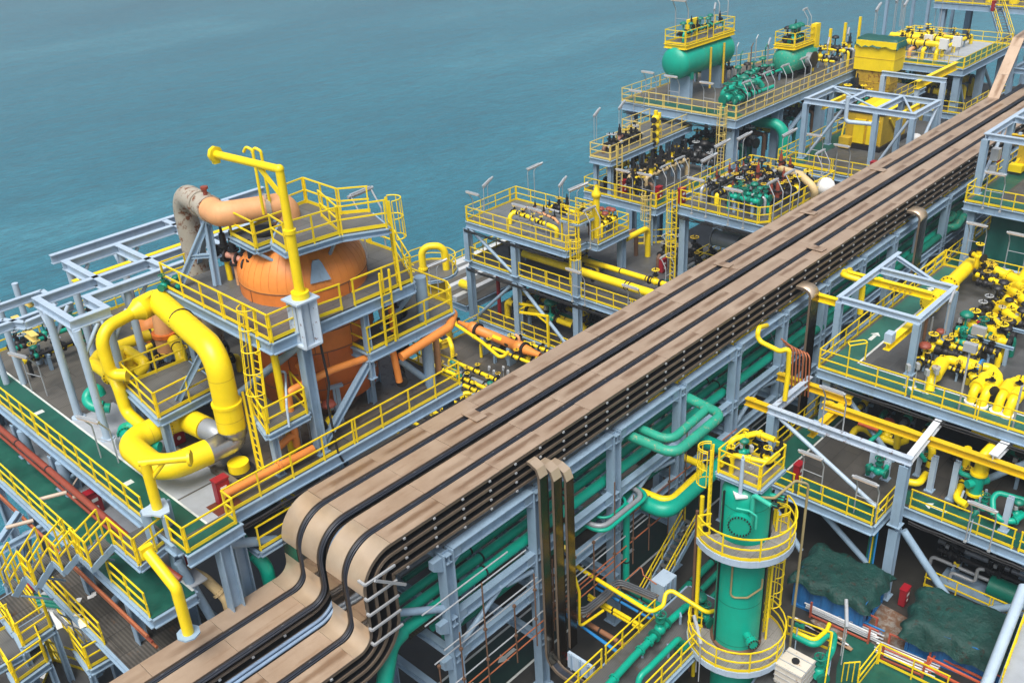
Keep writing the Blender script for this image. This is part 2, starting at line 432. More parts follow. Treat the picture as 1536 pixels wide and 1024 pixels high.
def pipe(pts, r, mat, label, cat='pipe', group=None, fil=None, n=12, flanges=(), bands=(), name='pipe', ends=None, band_mat='black', seg=6):
    """a pipe run; flanges/bands: fractions of its length where a bolted flange or a dark clamp sits"""
    mb = MB(); pp = mb.path(pts, fil if fil is not None else r*3, seg)
    loc = Vector(pts[0]); th = thing(name, label, cat, (loc.x, loc.y, min(Vector(p).z for p in pts)-r), group)
    mb.tube(pp, r, n, raw=True); mb.build('pipe_run', mat, th)
    ls = [0]
    for a, b in zip(pp[:-1], pp[1:]): ls.append(ls[-1]+(b-a).length)
    def pos(f):
        t = f*ls[-1]
        for i in range(len(pp)-1):
            if ls[i+1] >= t-1e-6:
                d = (pp[i+1]-pp[i]); return pp[i]+d*((t-ls[i])/max(1e-6, ls[i+1]-ls[i])), d.normalized()
    for f in flanges:
        p, d = pos(f); m2 = MB(); w = max(.05, r*.22)
        m2.cyl(p-d*w*1.15, p-d*.006, r*1.42, n=n); m2.cyl(p+d*.006, p+d*w*1.15, r*1.42, n=n)
        _, u, v = frame(d); k = 8 if r < .2 else 14
        for i in range(k):
            q = p+u*(r*1.24*math.cos(6.283*i/k))+v*(r*1.24*math.sin(6.283*i/k)); m2.cyl(q-d*w*1.5, q+d*w*1.5, r*.09+.006, n=5, m=1, smooth=False)
        m2.build('flange', [mat, 'black'], th)
    for f in bands:
        p, d = pos(f); m2 = MB(); m2.cyl(p-d*.045, p+d*.045, r*1.045+.008, n=n); m2.build('pipe_band', band_mat, th)
    return th
# ------------------------------------------------------------------ repeated fittings: one of each kind, then copies
PROTO = {}
def use(key, loc, rz, label, group=None, scale=1):
    """first use moves the first-built one into place, later uses copy it with its parts"""
    p = PROTO[key]
    if not p.get('moved'):
        p['moved'] = True; o = p['o']; o.location = loc; o.rotation_euler = (0, 0, rz); o.scale = (scale,)*3
        o['label'] = label
        if group: o['group'] = group
        return o
    o = dup(p['o'], loc, rz, label, group, scale)
    if not group and 'group' in o: del o['group']
    return o
def wheel(mb, c, ax, R, m=0, k=4):
    mb.torus(c, ax, R, R*.11+.008, 12, 5, m); d, u, w = frame(ax)
    for i in range(k):
        a = math.pi*2*i/k; mb.bar(Vector(c), Vector(c)+u*(R*math.cos(a))+w*(R*math.sin(a)), R*.1, R*.1, m)
    return mb
def mk_valve(key, body, flange, wh, up=True):
    """gate valve lying along x, 1 m long, bore .3"""
    t = thing('valve', 'valve', 'valve')
    mb = MB(); mb.cyl((-.42, 0, 0), (.42, 0, 0), .16, n=10); mb.ball((0, 0, 0), .25, 10); mb.cyl((0, 0, .15), (0, 0, .42), .15, .1, 8); mb.build('valve_body', body, t)
    for x in (-.42, .42):
        mb = MB(); mb.cyl((x-.06, 0, 0), (x-.006, 0, 0), .27, n=12); mb.cyl((x+.006, 0, 0), (x+.06, 0, 0), .27, n=12); mb.build('flange', flange, t)
    mb = MB(); mb.cyl((0, 0, .42), (0, 0, .48), .2, n=10); mb.cyl((0, 0, .4), (0, 0, .95), .035, n=6); mb.bar((-.1, 0, .45), (-.06, 0, .78), .04, .05); mb.bar((.1, 0, .45), (.06, 0, .78), .04, .05); mb.build('bonnet', flange, t)
    mb = MB(); wheel(mb, (0, 0, .8), Z, .23); mb.build('handwheel', wh, t)
    PROTO[key] = {'o': t}
mk_valve('valve_yb', 'yellow', 'black', 'yellow'); mk_valve('valve_bk', 'black', 'black', 'yellow_old')
mk_valve('valve_gn', 'green', 'green_dark', 'green_dark'); mk_valve('valve_bg', 'black', 'black', 'galv')
def mk_relief(key, body, cap):
    t = thing('relief_valve', 'relief valve', 'relief valve')
    mb = MB(); mb.cyl((0, 0, 0), (0, 0, .5), .13, n=10); mb.cyl((0, 0, .3), (.34, 0, .3), .12, n=8); mb.build('valve_body', body, t)
    mb = MB(); mb.cyl((0, 0, .5), (0, 0, .56), .22, n=10); mb.cyl((0, 0, -.03), (0, 0, .04), .24, n=10); mb.cyl((.32, 0, .3), (.38, 0, .3), .22, n=10); mb.build('flange', 'black', t)
    mb = MB(); mb.cyl((0, 0, .56), (0, 0, 1.0), .13, .11, 8); mb.cyl((0, 0, 1.0), (0, 0, 1.28), .06, .045, 8); mb.build('spring_bonnet', cap, t)
    PROTO[key] = {'o': t}
mk_relief('relief_bk', 'black', 'black'); mk_relief('relief_yb', 'yellow', 'black'); mk_relief('relief_pk', 'pink', 'black'); mk_relief('relief_rd', 'redpipe', 'redpipe')
def mk_actuator(key, body, drum):
    t = thing('actuated_valve', 'valve', 'valve')
    mb = MB(); mb.ball((0, 0, 0), .24, 10); mb.cyl((-.4, 0, 0), (.4, 0, 0), .15, n=10); mb.cyl((0, 0, .1), (0, 0, .75), .05, n=6); mb.build('valve_body', body, t)
    mb = MB()
    for x in (-.4, .34): mb.cyl((x, 0, 0), (x+.06, 0, 0), .26, n=12)
    mb.build('flange', 'black', t)
    mb = MB(); mb.cyl((0, 0, .75), (0, 0, .83), .3, n=14); mb.lathe((0, 0, .83), Z, [(0, .3), (.09, .24), (.15, .1), (.16, 0)], 14); mb.build('actuator', drum, t)
    mb = MB(); mb.box((.2, .12, .5), (.16, .12, .2)); mb.build('positioner', 'galv', t)
    PROTO[key] = {'o': t}
mk_actuator('act_gn', 'green', 'green_dark'); mk_actuator('act_yl', 'yellow', 'redpipe'); mk_actuator('act_bk', 'black', 'black')
def mk_lamp():
    # tube light carried across two bent poles that lean out over the rail (the poles stand at y = 0)
    t = thing('floodlight', 'lamp', 'lamp')
    for s in (-.55, .55):
        mb = MB(); mb.tube([(s, 0, -.2), (s, 0, 1.75), (s, .45, 2.45)], .038, 6, fil=.25); mb.box((s, .0, -.14), (.14, .14, .1)); mb.build('lamp_pole', 'galv', t)
    mb = MB(); mb.cyl((-.55, 0, 1.1), (.55, 0, 1.1), .025, n=6); mb.build('cross_tube', 'galv', t)
    mb = MB(); mb.tube([(-.68, .5, 2.5), (.68, .5, 2.5)], .07, 8); mb.box((0, .5, 2.56), (1.1, .1, .05)); h = mb.build('lamp_housing', 'galv', t)
    mb = MB(); mb.box((0, .52, 2.44), (1.25, .1, .06)); mb.build('lamp_lens', 'lens', h)
    PROTO['lamp'] = {'o': t}
    # a single tube lamp on a pair of thin straight stems, tilted
    t = thing('mast_light', 'lamp', 'lamp')
    for s in (-.25, .3):
        mb = MB(); mb.tube([(s, 0, -.2), (s, 0, 1.9), (s+.25, 0, 2.25)], .03, 6, fil=.2); mb.build('lamp_pole', 'galv', t)
    mb = MB(); mb.tube([(-.3, 0, 2.1), (1.1, 0, 2.45)], .09, 8); mb.bar((-.35, 0, 2.19), (.75, 0, 2.46), .12, .06); mb.build('lamp_housing', 'galv', t)
    mb = MB(); mb.bar((-.2, 0, 2.04), (1.0, 0, 2.34), .1, .06); mb.build('lamp_lens', 'lens', t)
    PROTO['mast'] = {'o': t}
mk_lamp()
def mk_firebox():
    t = thing('fire_box', 'box', 'fire box')
    mb = MB(); mb.box((0, 0, .55), (.55, .32, 1.0)); mb.box((0, 0, 1.08), (.6, .38, .06)); mb.build('cabinet', 'red', t)
    mb = MB(); mb.box((0, -.168, .55), (.46, .015, .84)); d = mb.build('door', 'red', t)
    mb = MB(); mb.box((0, -.181, .72), (.26, .01, .16)); mb.cyl((.0, -.178, .36), (.0, -.19, .36), .09, n=12); mb.build('sign', 'white', d)
    for x in (-.2, .2): mb = MB(); mb.box((x, 0, .03), (.07, .25, .06)); mb.build('foot', 'black', t)
    PROTO['fire'] = {'o': t}
mk_firebox()
def mk_gauge():
    t = thing('instrument_stand', 'stand', 'instrument')
    mb = MB(); mb.cyl((0, 0, 0), (0, 0, 1.3), .035, n=6); mb.box((0, 0, .02), (.2, .2, .04)); mb.build('post', 'galv', t)
    mb = MB(); mb.box((0, 0, 1.35), (.3, .18, .36)); mb.build('case', 'galv', t)
    mb = MB(); mb.cyl((0, -.09, 1.4), (0, -.12, 1.4), .11, n=12); mb.build('dial', 'white', t)
    PROTO['gauge'] = {'o': t}
    t = thing('junction_box', 'box', 'junction box')
    mb = MB(); mb.bar((-.2, 0, 0), (-.2, 0, 1.1), .05, .05); mb.bar((.2, 0, 0), (.2, 0, 1.1), .05, .05); mb.build('stand', 'galv', t)
    mb = MB(); mb.box((0, 0, 1.2), (.6, .22, .7)); mb.build('case', 'white', t); mb = MB(); mb.box((0, -.115, 1.2), (.5, .012, .6)); mb.build('lid', 'galv', t)
    PROTO['jbox'] = {'o': t}
    t = thing('beacon', 'beacon', 'horn')
    mb = MB(); mb.cyl((0, 0, 0), (0, 0, 1.6), .035, n=6); mb.build('post', 'steel_pale', t)
    mb = MB(); mb.cyl((0, 0, 1.55), (0, -.3, 1.6), .06, .15, 10); mb.box((0, .05, 1.58), (.14, .16, .16)); mb.build('horn_head', 'green_dark', t)
    PROTO['horn'] = {'o': t}
    t = thing('pipe_support', 'support', 'pipe support')
    mb = MB(); mb.ibeam((0, 0, 0), (0, 0, 1.0), .2, .2, .03, up=(1, 0, 0)); mb.build('post', 'steel_blue', t); mb = MB(); mb.ibeam((-.35, 0, 1.08), (.35, 0, 1.08), .15, .15, .03); mb.build('cross_arm', 'steel_blue', t)
    PROTO['support'] = {'o': t}
mk_gauge()
ORD = ['first', 'second', 'third', 'fourth', 'fifth', 'sixth', 'seventh', 'eighth', 'ninth', 'tenth', 'eleventh', 'twelfth']
# ------------------------------------------------------------------ piping groups
def nth(i): return ORD[i] if i < len(ORD) else 'farther'
def manifold(x0, x1, y0, y1, z, axis, n, mats, valves, place, side, h=.75, r=.11, per=2, rz_jit=0, ends=True, hvar=.25, vs=1.0, cat='pipe', skip=0.0):
    """n parallel pipe runs on a deck, with valves along each; axis 'x' or 'y'; side says from where they are counted"""
    for i in range(n):
        f = (i+.5)/n; mat = mats[i % len(mats)]; rr = r*random.choice((.8, 1, 1, 1.25)); hh = z+h+random.uniform(-hvar, hvar)
        if axis == 'x':
            y = y0+(y1-y0)*f; a = x0+random.uniform(0, .25)*(x1-x0)*.4; b = x1-random.uniform(0, .25)*(x1-x0)*.4; mk = lambda t, zz, y=y: Vector((t, y, zz)); rz = 0
        else:
            x = x0+(x1-x0)*f; a = y0+random.uniform(0, .25)*(y1-y0)*.4; b = y1-random.uniform(0, .25)*(y1-y0)*.4; mk = lambda t, zz, x=x: Vector((x, t, zz)); rz = math.pi/2
        pts = [mk(a, hh), mk(b, hh)]
        if ends:
            if random.random() < .7: pts = [mk(a, z+.02)]+pts
            if random.random() < .7: pts = pts+[mk(b, z+.02)]
        nm = {'yellow': 'yellow', 'green': 'green', 'black': 'black', 'peach': 'peach', 'galv': 'grey', 'green_dark': 'dark green', 'redpipe': 'dark red', 'grey_pipe': 'grey', 'brown': 'brown', 'cream_pipe': 'cream', 'orange': 'orange'}.get(mat, mat)
        pipe(pts, rr, mat, f'{nm} pipe run, {nth(i)} from the {side} {place}', cat, 'pipe runs '+place, fil=.25, n=8, seg=4, bands=[.5])
        k = per
        for j in range(k):
            if random.random() < skip: continue
            t = a+(b-a)*((j+.5+random.uniform(-.2, .2))/k); key = random.choice(valves)
            w_ = {'valve_yb': 'yellow hand valve', 'valve_bk': 'black yellow-wheeled valve', 'valve_gn': 'green hand valve', 'valve_bg': 'black grey-wheeled valve', 'relief_bk': 'black relief valve', 'relief_yb': 'yellow relief valve', 'relief_pk': 'pink relief valve', 'relief_rd': 'dark red relief valve', 'act_gn': 'green actuated valve', 'act_yl': 'yellow actuated valve', 'act_bk': 'black actuated valve'}[key]
            use(key, mk(t, hh), rz, f'{w_}, {nth(j)} along the {nth(i)} run {place}', 'valves '+place, rr/.15*vs)
        for t in (a+(b-a)*.2, a+(b-a)*.8):
            use('support', mk(t, z), rz+math.pi/2, f'blue grey post under the {nth(i)} run {place}', 'pipe posts '+place, max(.3, (hh-z-rr)/1.15))
def lamp_at(px, py, z, ang, label, key='lamp', s=1.0, dz=0): p = A(px, py, z); return use(key, (p.x, p.y, z+dz), ang, label, 'tube lamps on bent poles', s)
def fire_at(px, py, z, label, ang=0): p = A(px, py, z); return use('fire', (p.x, p.y, z), ang, label, 'red fire boxes')
# ------------------------------------------------------------------ sea and hull
SEA_Z = -24.0
mb = MB(); mb.add([(-1000, -1000, SEA_Z), (2000, -1000, SEA_Z), (2000, 2000, SEA_Z), (-1000, 2000, SEA_Z)], [(0, 1, 2, 3)])
struct(mb, 'sea', 'sea_water')
mb = MB(); mb.slab([(-30, -40), (150, -40), (150, 50), (-30, 50)], -.3, 0); struct(mb, 'main_deck', 'main_deck')
mb = MB(); mb.slab([(-30, -40), (150, -40), (150, 49.8), (-30, 49.8)], SEA_Z-.5, -.31); struct(mb, 'hull', 'redpipe')
mb = MB(); mb.slab([(-20, 24.3), (140, 24.3), (140, 26.6), (-20, 26.6)], .004, .008); struct(mb, 'walkway', 'deck_green_shaded')
mb = MB()
for y in (24.2, 26.7): mb.slab([(-20, y-.06), (140, y-.06), (140, y+.06), (-20, y+.06)], .010, .014)
for x in (21.3, 24.2, 34, 46):
    mb.slab([(x, 25.32), (x+.75, 25.32), (x+.75, 25.52), (x, 25.52)], .012, .016)
    mb.add([(x, 25.1, .016), (x, 25.74, .016), (x-.5, 25.42, .016)], [(0, 2, 1)])
struct(mb, 'walkway_marking', 'marking')
# ------------------------------------------------------------------ the long pipe rack with its covered cable trays
RK_R, RK_L = 22.9, 27.6
COLX = [18.97, 24.2, 29.7, 35.05, 40.2, 45.2, 50.1, 54.9, 59.6, 64.0, 68.4, 73.2, 78, 83, 88]
rack = thing('pipe_rack', 'long pale blue steel pipe rack under the tan covered cable trays', 'pipe rack', (50, 25.2, 0))
for x in COLX:
    column(rack, (x, RK_R), 0, 11.5, .52); column(rack, (x, RK_L), 0, 11.5, .45)
    for z in (11.2, 7.95, 5.95, 2.9): beam(rack, (x, RK_R-.25, z-.01), (x, RK_L+.2, z-.01), .42, .3, name='cross_beam')
    for z in (11.2, 7.95, 5.95):
        for s in (-1, 1): mb = MB(); mb.hexa([(x+s*.28, RK_R-.14, z-.5), (x+s*.75, RK_R-.14, z-.2), (x+s*.75, RK_R+.14, z-.2), (x+s*.28, RK_R+.14, z-.5), (x+s*.28, RK_R-.14, z+.2), (x+s*.75, RK_R-.14, z+.2), (x+s*.75, RK_R+.14, z+.2), (x+s*.28, RK_R+.14, z+.2)]); mb.build('haunch', 'steel_blue', rack)
xs = COLX
for i in range(len(xs)-1):
    a, b = xs[i]+.27, xs[i+1]-.27
    for y, zz in ((RK_R, (11.22, 7.95, 5.95)), (RK_L, (11.22, 7.95))):
        for z in zz: beam(rack, (a, y, z), (b, y, z), .5, .34, name='chord')
    if i in (0, 2, 4, 6, 9, 11): 
        brace(rack, (a+.1, RK_R, 6.3), ((a+b)/2+.3, RK_R, 7.7), .13); brace(rack, (b-.1, RK_R, 7.2), ((a+b)/2+.6, RK_R, 7.55), .13)
    mb = MB(); mb.bar((a, RK_R-.02, 11.52), (b, RK_R-.02, 11.52), .42, .05); mb.build('tray_shoe', 'steel_blue', rack)
brace(rack, (15.9, 23.6, 10.0), (18.8, 23.0, 8.6), .16)
brace(rack, (10.5, 30.2, 6.0), (18.7, 27.8, 8.0), .28)
# planking and scaffold tubes on the lower level of the rack
mb = MB()
for i in range(30):
    x = 17+i*1.8+random.uniform(-.3, .3); y = random.choice((24.2, 25.1, 26.3)); mb.box((x, y, 6.24+random.uniform(0, .05)), (1.7, .7, .04))
mb.build('scaffold_planks', 'plank_deck', rack)
def rail_run(name, y, z, x0, x1, mat='galv', r=.035): return MB().tube([(x0, y, z), (x1, y, z)], r, 6)
for k, (y, z, x0, x1, mt) in enumerate([(22.35, 5.2, 17, 27, 'galv'), (22.3, 4.7, 18, 29, 'copper'), (22.45, 6.9, 17.5, 24, 'galv'), (22.4, 7.3, 18, 23.6, 'galv'), (22.35, 5.6, 25, 36, 'galv'), (22.3, 5.0, 24, 38, 'copper'), (22.4, 9.2, 17.2, 23, 'galv'), (22.5, 9.7, 17.2, 22, 'galv'), (22.3, 4.2, 17, 30, 'copper'), (22.4, 6.6, 30, 40, 'copper'), (22.45, 5.3, 38, 47, 'galv'), (22.35, 6.8, 25, 34, 'galv')]):
    one(rail_run('t', y, z, x0, x1), 'scaffold_tube', mt, ['thin galvanised scaffold tube lashed along the right face of the pipe rack', 'thin rusty copper coloured scaffold tube along the right face of the pipe rack'][mt == 'copper'], 'scaffold tube', 'galvanised scaffold tubes along the rack' if mt == 'galv' else 'rusty scaffold tubes along the rack')
for k in range(14):
    x = 17.4+k*1.45+random.uniform(-.2, .2); mb = MB(); z1 = random.choice((7.8, 9.4, 7.0)); mb.tube([(x, 22.25, 3.6), (x, 22.25, z1)], .035, 6)
    mb.box((x, 22.25, 5.2), (.12, .12, .12)); mb.box((x, 22.25, 6.9), (.12, .12, .12))
    one(mb, 'scaffold_tube', 'brown', 'upright brown scaffold tube with clamps against the right face of the rack', 'scaffold tube', 'upright scaffold tubes along the rack')

TRAYS = [(26.83, 27.77, 10.55), (25.52, 26.46, 10.55), (24.02, 24.94, 9.72), (22.77, 23.66, 9.72)]
TR, TX, TZ, TR2 = 1.5, 14.9, 13.6, .55
def tray_path(d, zl, x1=140., x0=-16.):
    """points (x, z) of the tray line running d below its cover"""
    pts = [(x1, TZ-d)]; cx, cz = TX+TR, TZ-TR; R = TR-d
    for k in range(17):
        a = math.pi/2*(1+k/16); pts.append((cx+R*math.cos(a), cz+R*math.sin(a)))
    c2x, c2z = TX-TR2, zl+TR2; R2 = TR2+d
    for k in range(11):
        a = -math.pi/2*(k/10); pts.append((c2x+R2*math.cos(a), c2z+R2*math.sin(a)))
    pts.append((x0, zl-d)); return pts
def resample(pts, s0, s1):
    out = []; acc = 0
    for (a, b) in zip(pts[:-1], pts[1:]):
        L = math.dist(a, b); t0, t1 = (s0-acc)/L, (s1-acc)/L
        if t1 > 0 and t0 < 1:
            if 0 <= t0 < 1: out.append((a[0]+(b[0]-a[0])*t0, a[1]+(b[1]-a[1])*t0))
            if t1 >= 1: out.append(b)
            else: out.append((a[0]+(b[0]-a[0])*t1, a[1]+(b[1]-a[1])*t1)); break
        acc += L
    return out
def strip(mb, pts, y0, y1, th, m=0):
    """ribbon of thickness th hanging under the (x, z) line, between y0 and y1"""
    n = len(pts); vs = []
    for i, p in enumerate(pts):
        a, b = pts[max(0, i-1)], pts[min(n-1, i+1)]; dx, dz = b[0]-a[0], b[1]-a[1]; L = math.hypot(dx, dz) or 1
        nx, nz = dz/L*-1, dx/L
        q = (p[0]-nx*th, p[1]-nz*th)
        vs += [(p[0], y0, p[1]), (p[0], y1, p[1]), (q[0], y1, q[1]), (q[0], y0, q[1])]
    fs = []
    for i in range(n-1):
        for k in range(4): fs.append((4*i+k, 4*i+(k+1) % 4, 4*(i+1)+(k+1) % 4, 4*(i+1)+k))
    fs += [(3, 2, 1, 0), tuple(4*(n-1)+k for k in range(4))]
    return mb.add(vs, fs, False, m)
def smooth_top(o):
    o.data.polygons.foreach_set('use_smooth', [abs(p.normal.y) < .5 for p in o.data.polygons])
    try: o.data.set_sharp_from_angle(angle=rad(40))
    except Exception: pass
tray_words = ['leftmost long tan covered cable tray, nearest the orange vessel', 'second long tan covered cable tray from the left', 'third long tan covered cable tray from the left', 'rightmost long tan covered cable tray above rows of rails']
for ti, (y0, y1, zl) in enumerate(TRAYS):
    th = thing('cable_tray', tray_words[ti]+(' on the pipe rack'), 'cable tray', (40, (y0+y1)/2, TZ-1.6), 'covered cable trays on the pipe rack')
    top = tray_path(0, zl)
    if ti == 0:                                # the leftmost line climbs to a higher level at its far end
        top = [(140, 18.2), (95, 18.2), (92.4, 18.0), (88.6, 13.62)] + top[1:]
    tot = sum(math.dist(a, b) for a, b in zip(top[:-1], top[1:]))
    s = 20 if ti == 0 else 20
    flatlen = sum(math.dist(a, b) for a, b in zip(top[:(5 if ti == 0 else 2)-1], top[1:(5 if ti == 0 else 2)]))
    bend_end = flatlen + math.pi/2*TR; vert_end = bend_end + (TZ-TR-zl-TR2); arc2 = vert_end + math.pi/2*TR2
    cuts = []; q = flatlen
    while q > 22: cuts.append(q); q -= random.uniform(2.7, 3.0)
    cuts = cuts[::-1]+[bend_end-.0, arc2-math.pi/2*TR2-.35, arc2+.25]
    q = arc2+.25
    while q < tot-3: q += random.uniform(2.7, 3.0); cuts.append(q)
    nflat = sum(1 for c in cuts if c <= flatlen+.01)
    for i, (a, b) in enumerate(zip(cuts[:-1], cuts[1:])):
        pts = resample(top, a+.008, b-.008)
        if len(pts) < 2: continue
        mb = MB(); lift = random.uniform(0, .018) if a < flatlen-.1 or a > arc2 else 0
        pts = [(x, z+lift) for x, z in pts]; j = random.uniform(-.012, .012)
        strip(mb, pts, y0+j, y1+j, -.03)
        bend = flatlen-.05 <= a < arc2-.4
        o = mb.build('cover_panel', ('tray_mirror' if bend_end-.1 <= a < vert_end-.4 else 'tray_bend') if bend else 'tray_cover', th)
        if bend: smooth_top(o)
    for side, yy in ((0, y0), (1, y1)):
        mb = MB()
        for k in range(4):
            if side == 1 and k > 1: continue
            d = .05+.45*k; P = tray_path(d, zl)
            if ti == 0 and k == 0: P = [(140, 18.15), (95, 18.15), (92.4, 17.95), (88.6, 13.57)]+P[1:]
            q = .045 if side == 0 else -.045; strip(mb, P, yy+q-.03, yy+q+.03, -.12)
        mb.build('side_rail', 'dark_rail', th)
    mb = MB()
    for k in range(1, 4):
        strip(mb, tray_path(.08+.45*k-.02, zl), y0+.04, y1-.04, -.03)
    mb.build('tray_floor', 'black', th)
    mb = MB()
    for k in range(4):
        for c in range(4 if ti == 3 else 2) if k or ti == 3 else (-1, -2, -3, 0):
            P = tray_path(.12+.45*k+.02*(c % 2), zl); yy = y0+.1+.085*c
            pts = [(x, yy, z) for x, z in P]; mb.tube(pts, .04, 6, raw=True, m=0)
    mb.build('cables', ['cable', 'cable_blue'], th)
    mb = MB(); cl = []
    for side, yy in ((-1, y0), (1, y1)):
        for k in range(4 if (side == -1 and ti in (3, 2)) else 1):
            x = 17.0
            while x < 95: cl.append((x, yy+side*.05, TZ-.14-.45*k)); x += 1.5
        x = 13
        while x > -10: cl += [(x, yy+side*.05, zl-.14), (x, yy+side*.05, zl-.6)]; x -= 1.4
    cl.sort(key=lambda p: (Vector(p)-CAM).length+(50 if p[0] < 3 else 0)); c0_ = None
    for i, p in enumerate(cl):
        if i >= 98: mb.box(p, (.1, .06, .07)); continue
        if c0_ is None: m2 = MB(); m2.box(p, (.1, .06, .07)); c0_ = m2.build('rail_clip', 'galv', th); p00 = Vector(p); continue
        o = c0_.copy(); COL.objects.link(o); o.location = Vector(p)-p00
    if mb.v: o = mb.build('rail_clips', 'galv', th); o['kind'] = 'stuff'
# pale cable bundles between the second and third tray
for k, (y, dz) in enumerate([(25.15, .42), (25.36, .40), (25.24, .52)]):
    mb = MB(); pts = [(x, y, z) for x, z in tray_path(dz+.1, 10.2)]
    mb.tube(pts, .075, 8, raw=True)
    x = -12
    mc = []
    one(mb, 'cable_bundle', 'bundle', ['pale blue cable bundle in the wide gap between second and third trays, left side', 'pale blue cable bundle in the wide gap between second and third trays, right side', 'pale blue cable bundle in the tray gap, lowest of three'][k], 'cable bundle', 'pale cable bundles in the tray gap')
# bridging plates and end brackets
for i, (px, py, la) in enumerate([(711, 622, 'near the yellow valves'), (1085, 396, 'beside a break in the covers'), (1213, 318, 'below the valve deck'), (1318, 254, 'near the yellow machine'), (1225, 372, 'at the break in the covers')]):
    p = A(px, py, 13.68); mb = MB(); mb.box(p, (.62, 1.0, .035), random.uniform(-.08, .08))
    one(mb, 'bridging_plate', 'tray_cover', 'small tan plate bridging two cable trays '+la, 'cover plate', 'bridging plates on the trays')
# side brackets on the drop at the near end
br = thing('bracket_frame', 'pale steel bracket ladder on the right side of the tray drop', 'bracket frame', (15.5, 22.5, 9))
for i in range(5):
    z = 12.7-i*.72; mb = MB()
    mb.bar((14.95, 22.62, z), (16.35, 22.62, z), .08, .08); mb.bar((14.95, 22.62, z), (14.95, 23.0, z), .09, .09); mb.build('bracket_bar', 'galv', br)
mb = MB(); mb.bar((15.3, 22.5, 12.75), (16.6, 22.45, 11.7), .07, .1); mb.build('bracket_strut', 'galv', br)

# ------------------------------------------------------------------ vertical trays dropping from the right of the rack
def smooth_top2(o): o.data.polygons.foreach_set('use_smooth', [abs(p.normal.x) < .5 for p in o.data.polygons])
def drop_tray(x0, x1, ytop, yv, ztop, zbot, yend, label, mats=('dark_rail', 'tray_bend'), cover=True, R=.55, cap2=False):
    th = thing('vertical_cable_tray', label, 'cable tray', ((x0+x1)/2, yv, zbot), 'vertical cable trays beside the rack')
    def P(d):
        pts = [(ytop, ztop-d)]; cy, cz = yv+R, ztop-R
        ns = 2 if yend is not None or cap2 else 6
        for k in range(ns+1):
            a = math.pi/2*(1+k/ns); pts.append((cy+(R-d)*math.cos(a), cz+(R-d)*math.sin(a)))
        if yend is not None:
            R2 = .8; cy2, cz2 = yv-R2, zbot+R2
            for k in range(7):
                a = -math.pi/2*(k/6); pts.append((cy2+(R2+d)*math.cos(a), cz2+(R2+d)*math.sin(a)))
            pts.append((yend, zbot-d))
        else: pts.append((yv+d, zbot))
        return pts
    def rib(mb, pts, a, b, t):
        n = len(pts); vs = []
        for i, p in enumerate(pts):
            u, v = pts[max(0, i-1)], pts[min(n-1, i+1)]; dy, dz = v[0]-u[0], v[1]-u[1]; L = math.hypot(dy, dz); q = (p[0]-dz/L*t*-1*-1, p[1]+dy/L*t)
            vs += [(a, p[0], p[1]), (b, p[0], p[1]), (b, q[0], q[1]), (a, q[0], q[1])]
        fs = [(4*i+k, 4*(i+1)+k, 4*(i+1)+(k+1) % 4, 4*i+(k+1) % 4) for i in range(n-1) for k in range(4)]+[(0, 1, 2, 3), tuple(4*(n-1)+k for k in (3, 2, 1, 0))]
        mb.add(vs, fs)
    for x in (x0, x1):
        mb = MB(); rib(mb, P(0), x-.03, x+.03, .16); mb.build('side_rail', mats[0], th)
    mb = MB(); rib(mb, P(.1), x0+.03, x1-.03, .05); mb.build('cable_bed', 'cable', th)
    if cover:
        q_ = P(-.01)[:len(P(0)) if yend is None else 8]; kc = 4 if yend is not None or cap2 else 8
        mb = MB(); rib(mb, q_[:kc], x0-.04, x1+.04, .03); o = mb.build('end_cap', mats[1], th); (smooth_top2(o) if kc == 8 else None)
        mb = MB(); rib(mb, q_[kc-1:], x0-.04, x1+.04, .03); mb.build('cover_panel', 'tray_dark', th)
    return th
drop_tray(23.62, 24.02, 22.65, 21.95, 13.3, 2.2, 15.5, 'dark covered vertical cable tray beside the rack, leftmost of the front three')
drop_tray(24.24, 24.66, 22.65, 21.75, 12.9, 1.7, 15.2, 'dark covered vertical cable tray beside the rack, middle of the front three')
drop_tray(24.86, 25.22, 22.6, 21.6, 12.6, 2.6, None, 'dark covered vertical cable tray beside the rack, rightmost of the front three', cap2=True)
drop_tray(46.0, 46.8, 22.7, 21.7, 12.9, 3.0, None, 'vertical cable tray with rounded steel top beside the small lifting frame')
drop_tray(60.6, 61.6, 22.7, 21.7, 12.9, 4.0, None, 'vertical cable tray with rounded steel top beside the far green pipe loops')
drop_tray(74.6, 75.3, 22.7, 21.6, 12.8, 3.0, None, 'vertical cable tray far along the rack beside the distant lifting frame', cover=False)
mb = MB()
for k in range(3): mb.tube([A(928+k*3, 926+k*2, 2.3+.1*k), A(850+k*5, 905+k*5, 2.2+.1*k)], .05, 6)

# ------------------------------------------------------------------ pipes that run inside the rack
pg = 'green pipes inside the rack'
for y, z, r, w_ in ((23.5, 8.45, .25, 'nearest the right face'), (24.25, 8.42, .22, 'second from the right face'), (24.95, 8.4, .2, 'third from the right face')):
    pipe([(16.8 if y < 24 else 17.4, y, z), (95, y, z)], r, 'green', 'large green pipe inside the rack under the cable trays, '+w_, group=pg, flanges=[], bands=[.06, .13, .21, .3, .42, .55, .7])
pipe([(16.9, 23.5, 8.45), (16.2, 23.4, 8.4), (15.4, 23.2, 6.6), (14.6, 23.0, 4.2), (14.2, 22.8, 1.0)], .34, 'green', 'thick green pipe descending under the near end of the rack')
pipe([(19, 24.3, 6.55), (92, 24.3, 6.55)], .16, 'green', 'green pipe on the lower level of the rack', group=pg, bands=[.1, .3, .5])
pipe([(19, 23.6, 6.5), (42, 23.6, 6.5), (42.6, 23.2, 6.5)], .13, 'green_dark', 'dark green pipe on the lower rack level nearest the right face', group=pg, bands=[.2, .6])
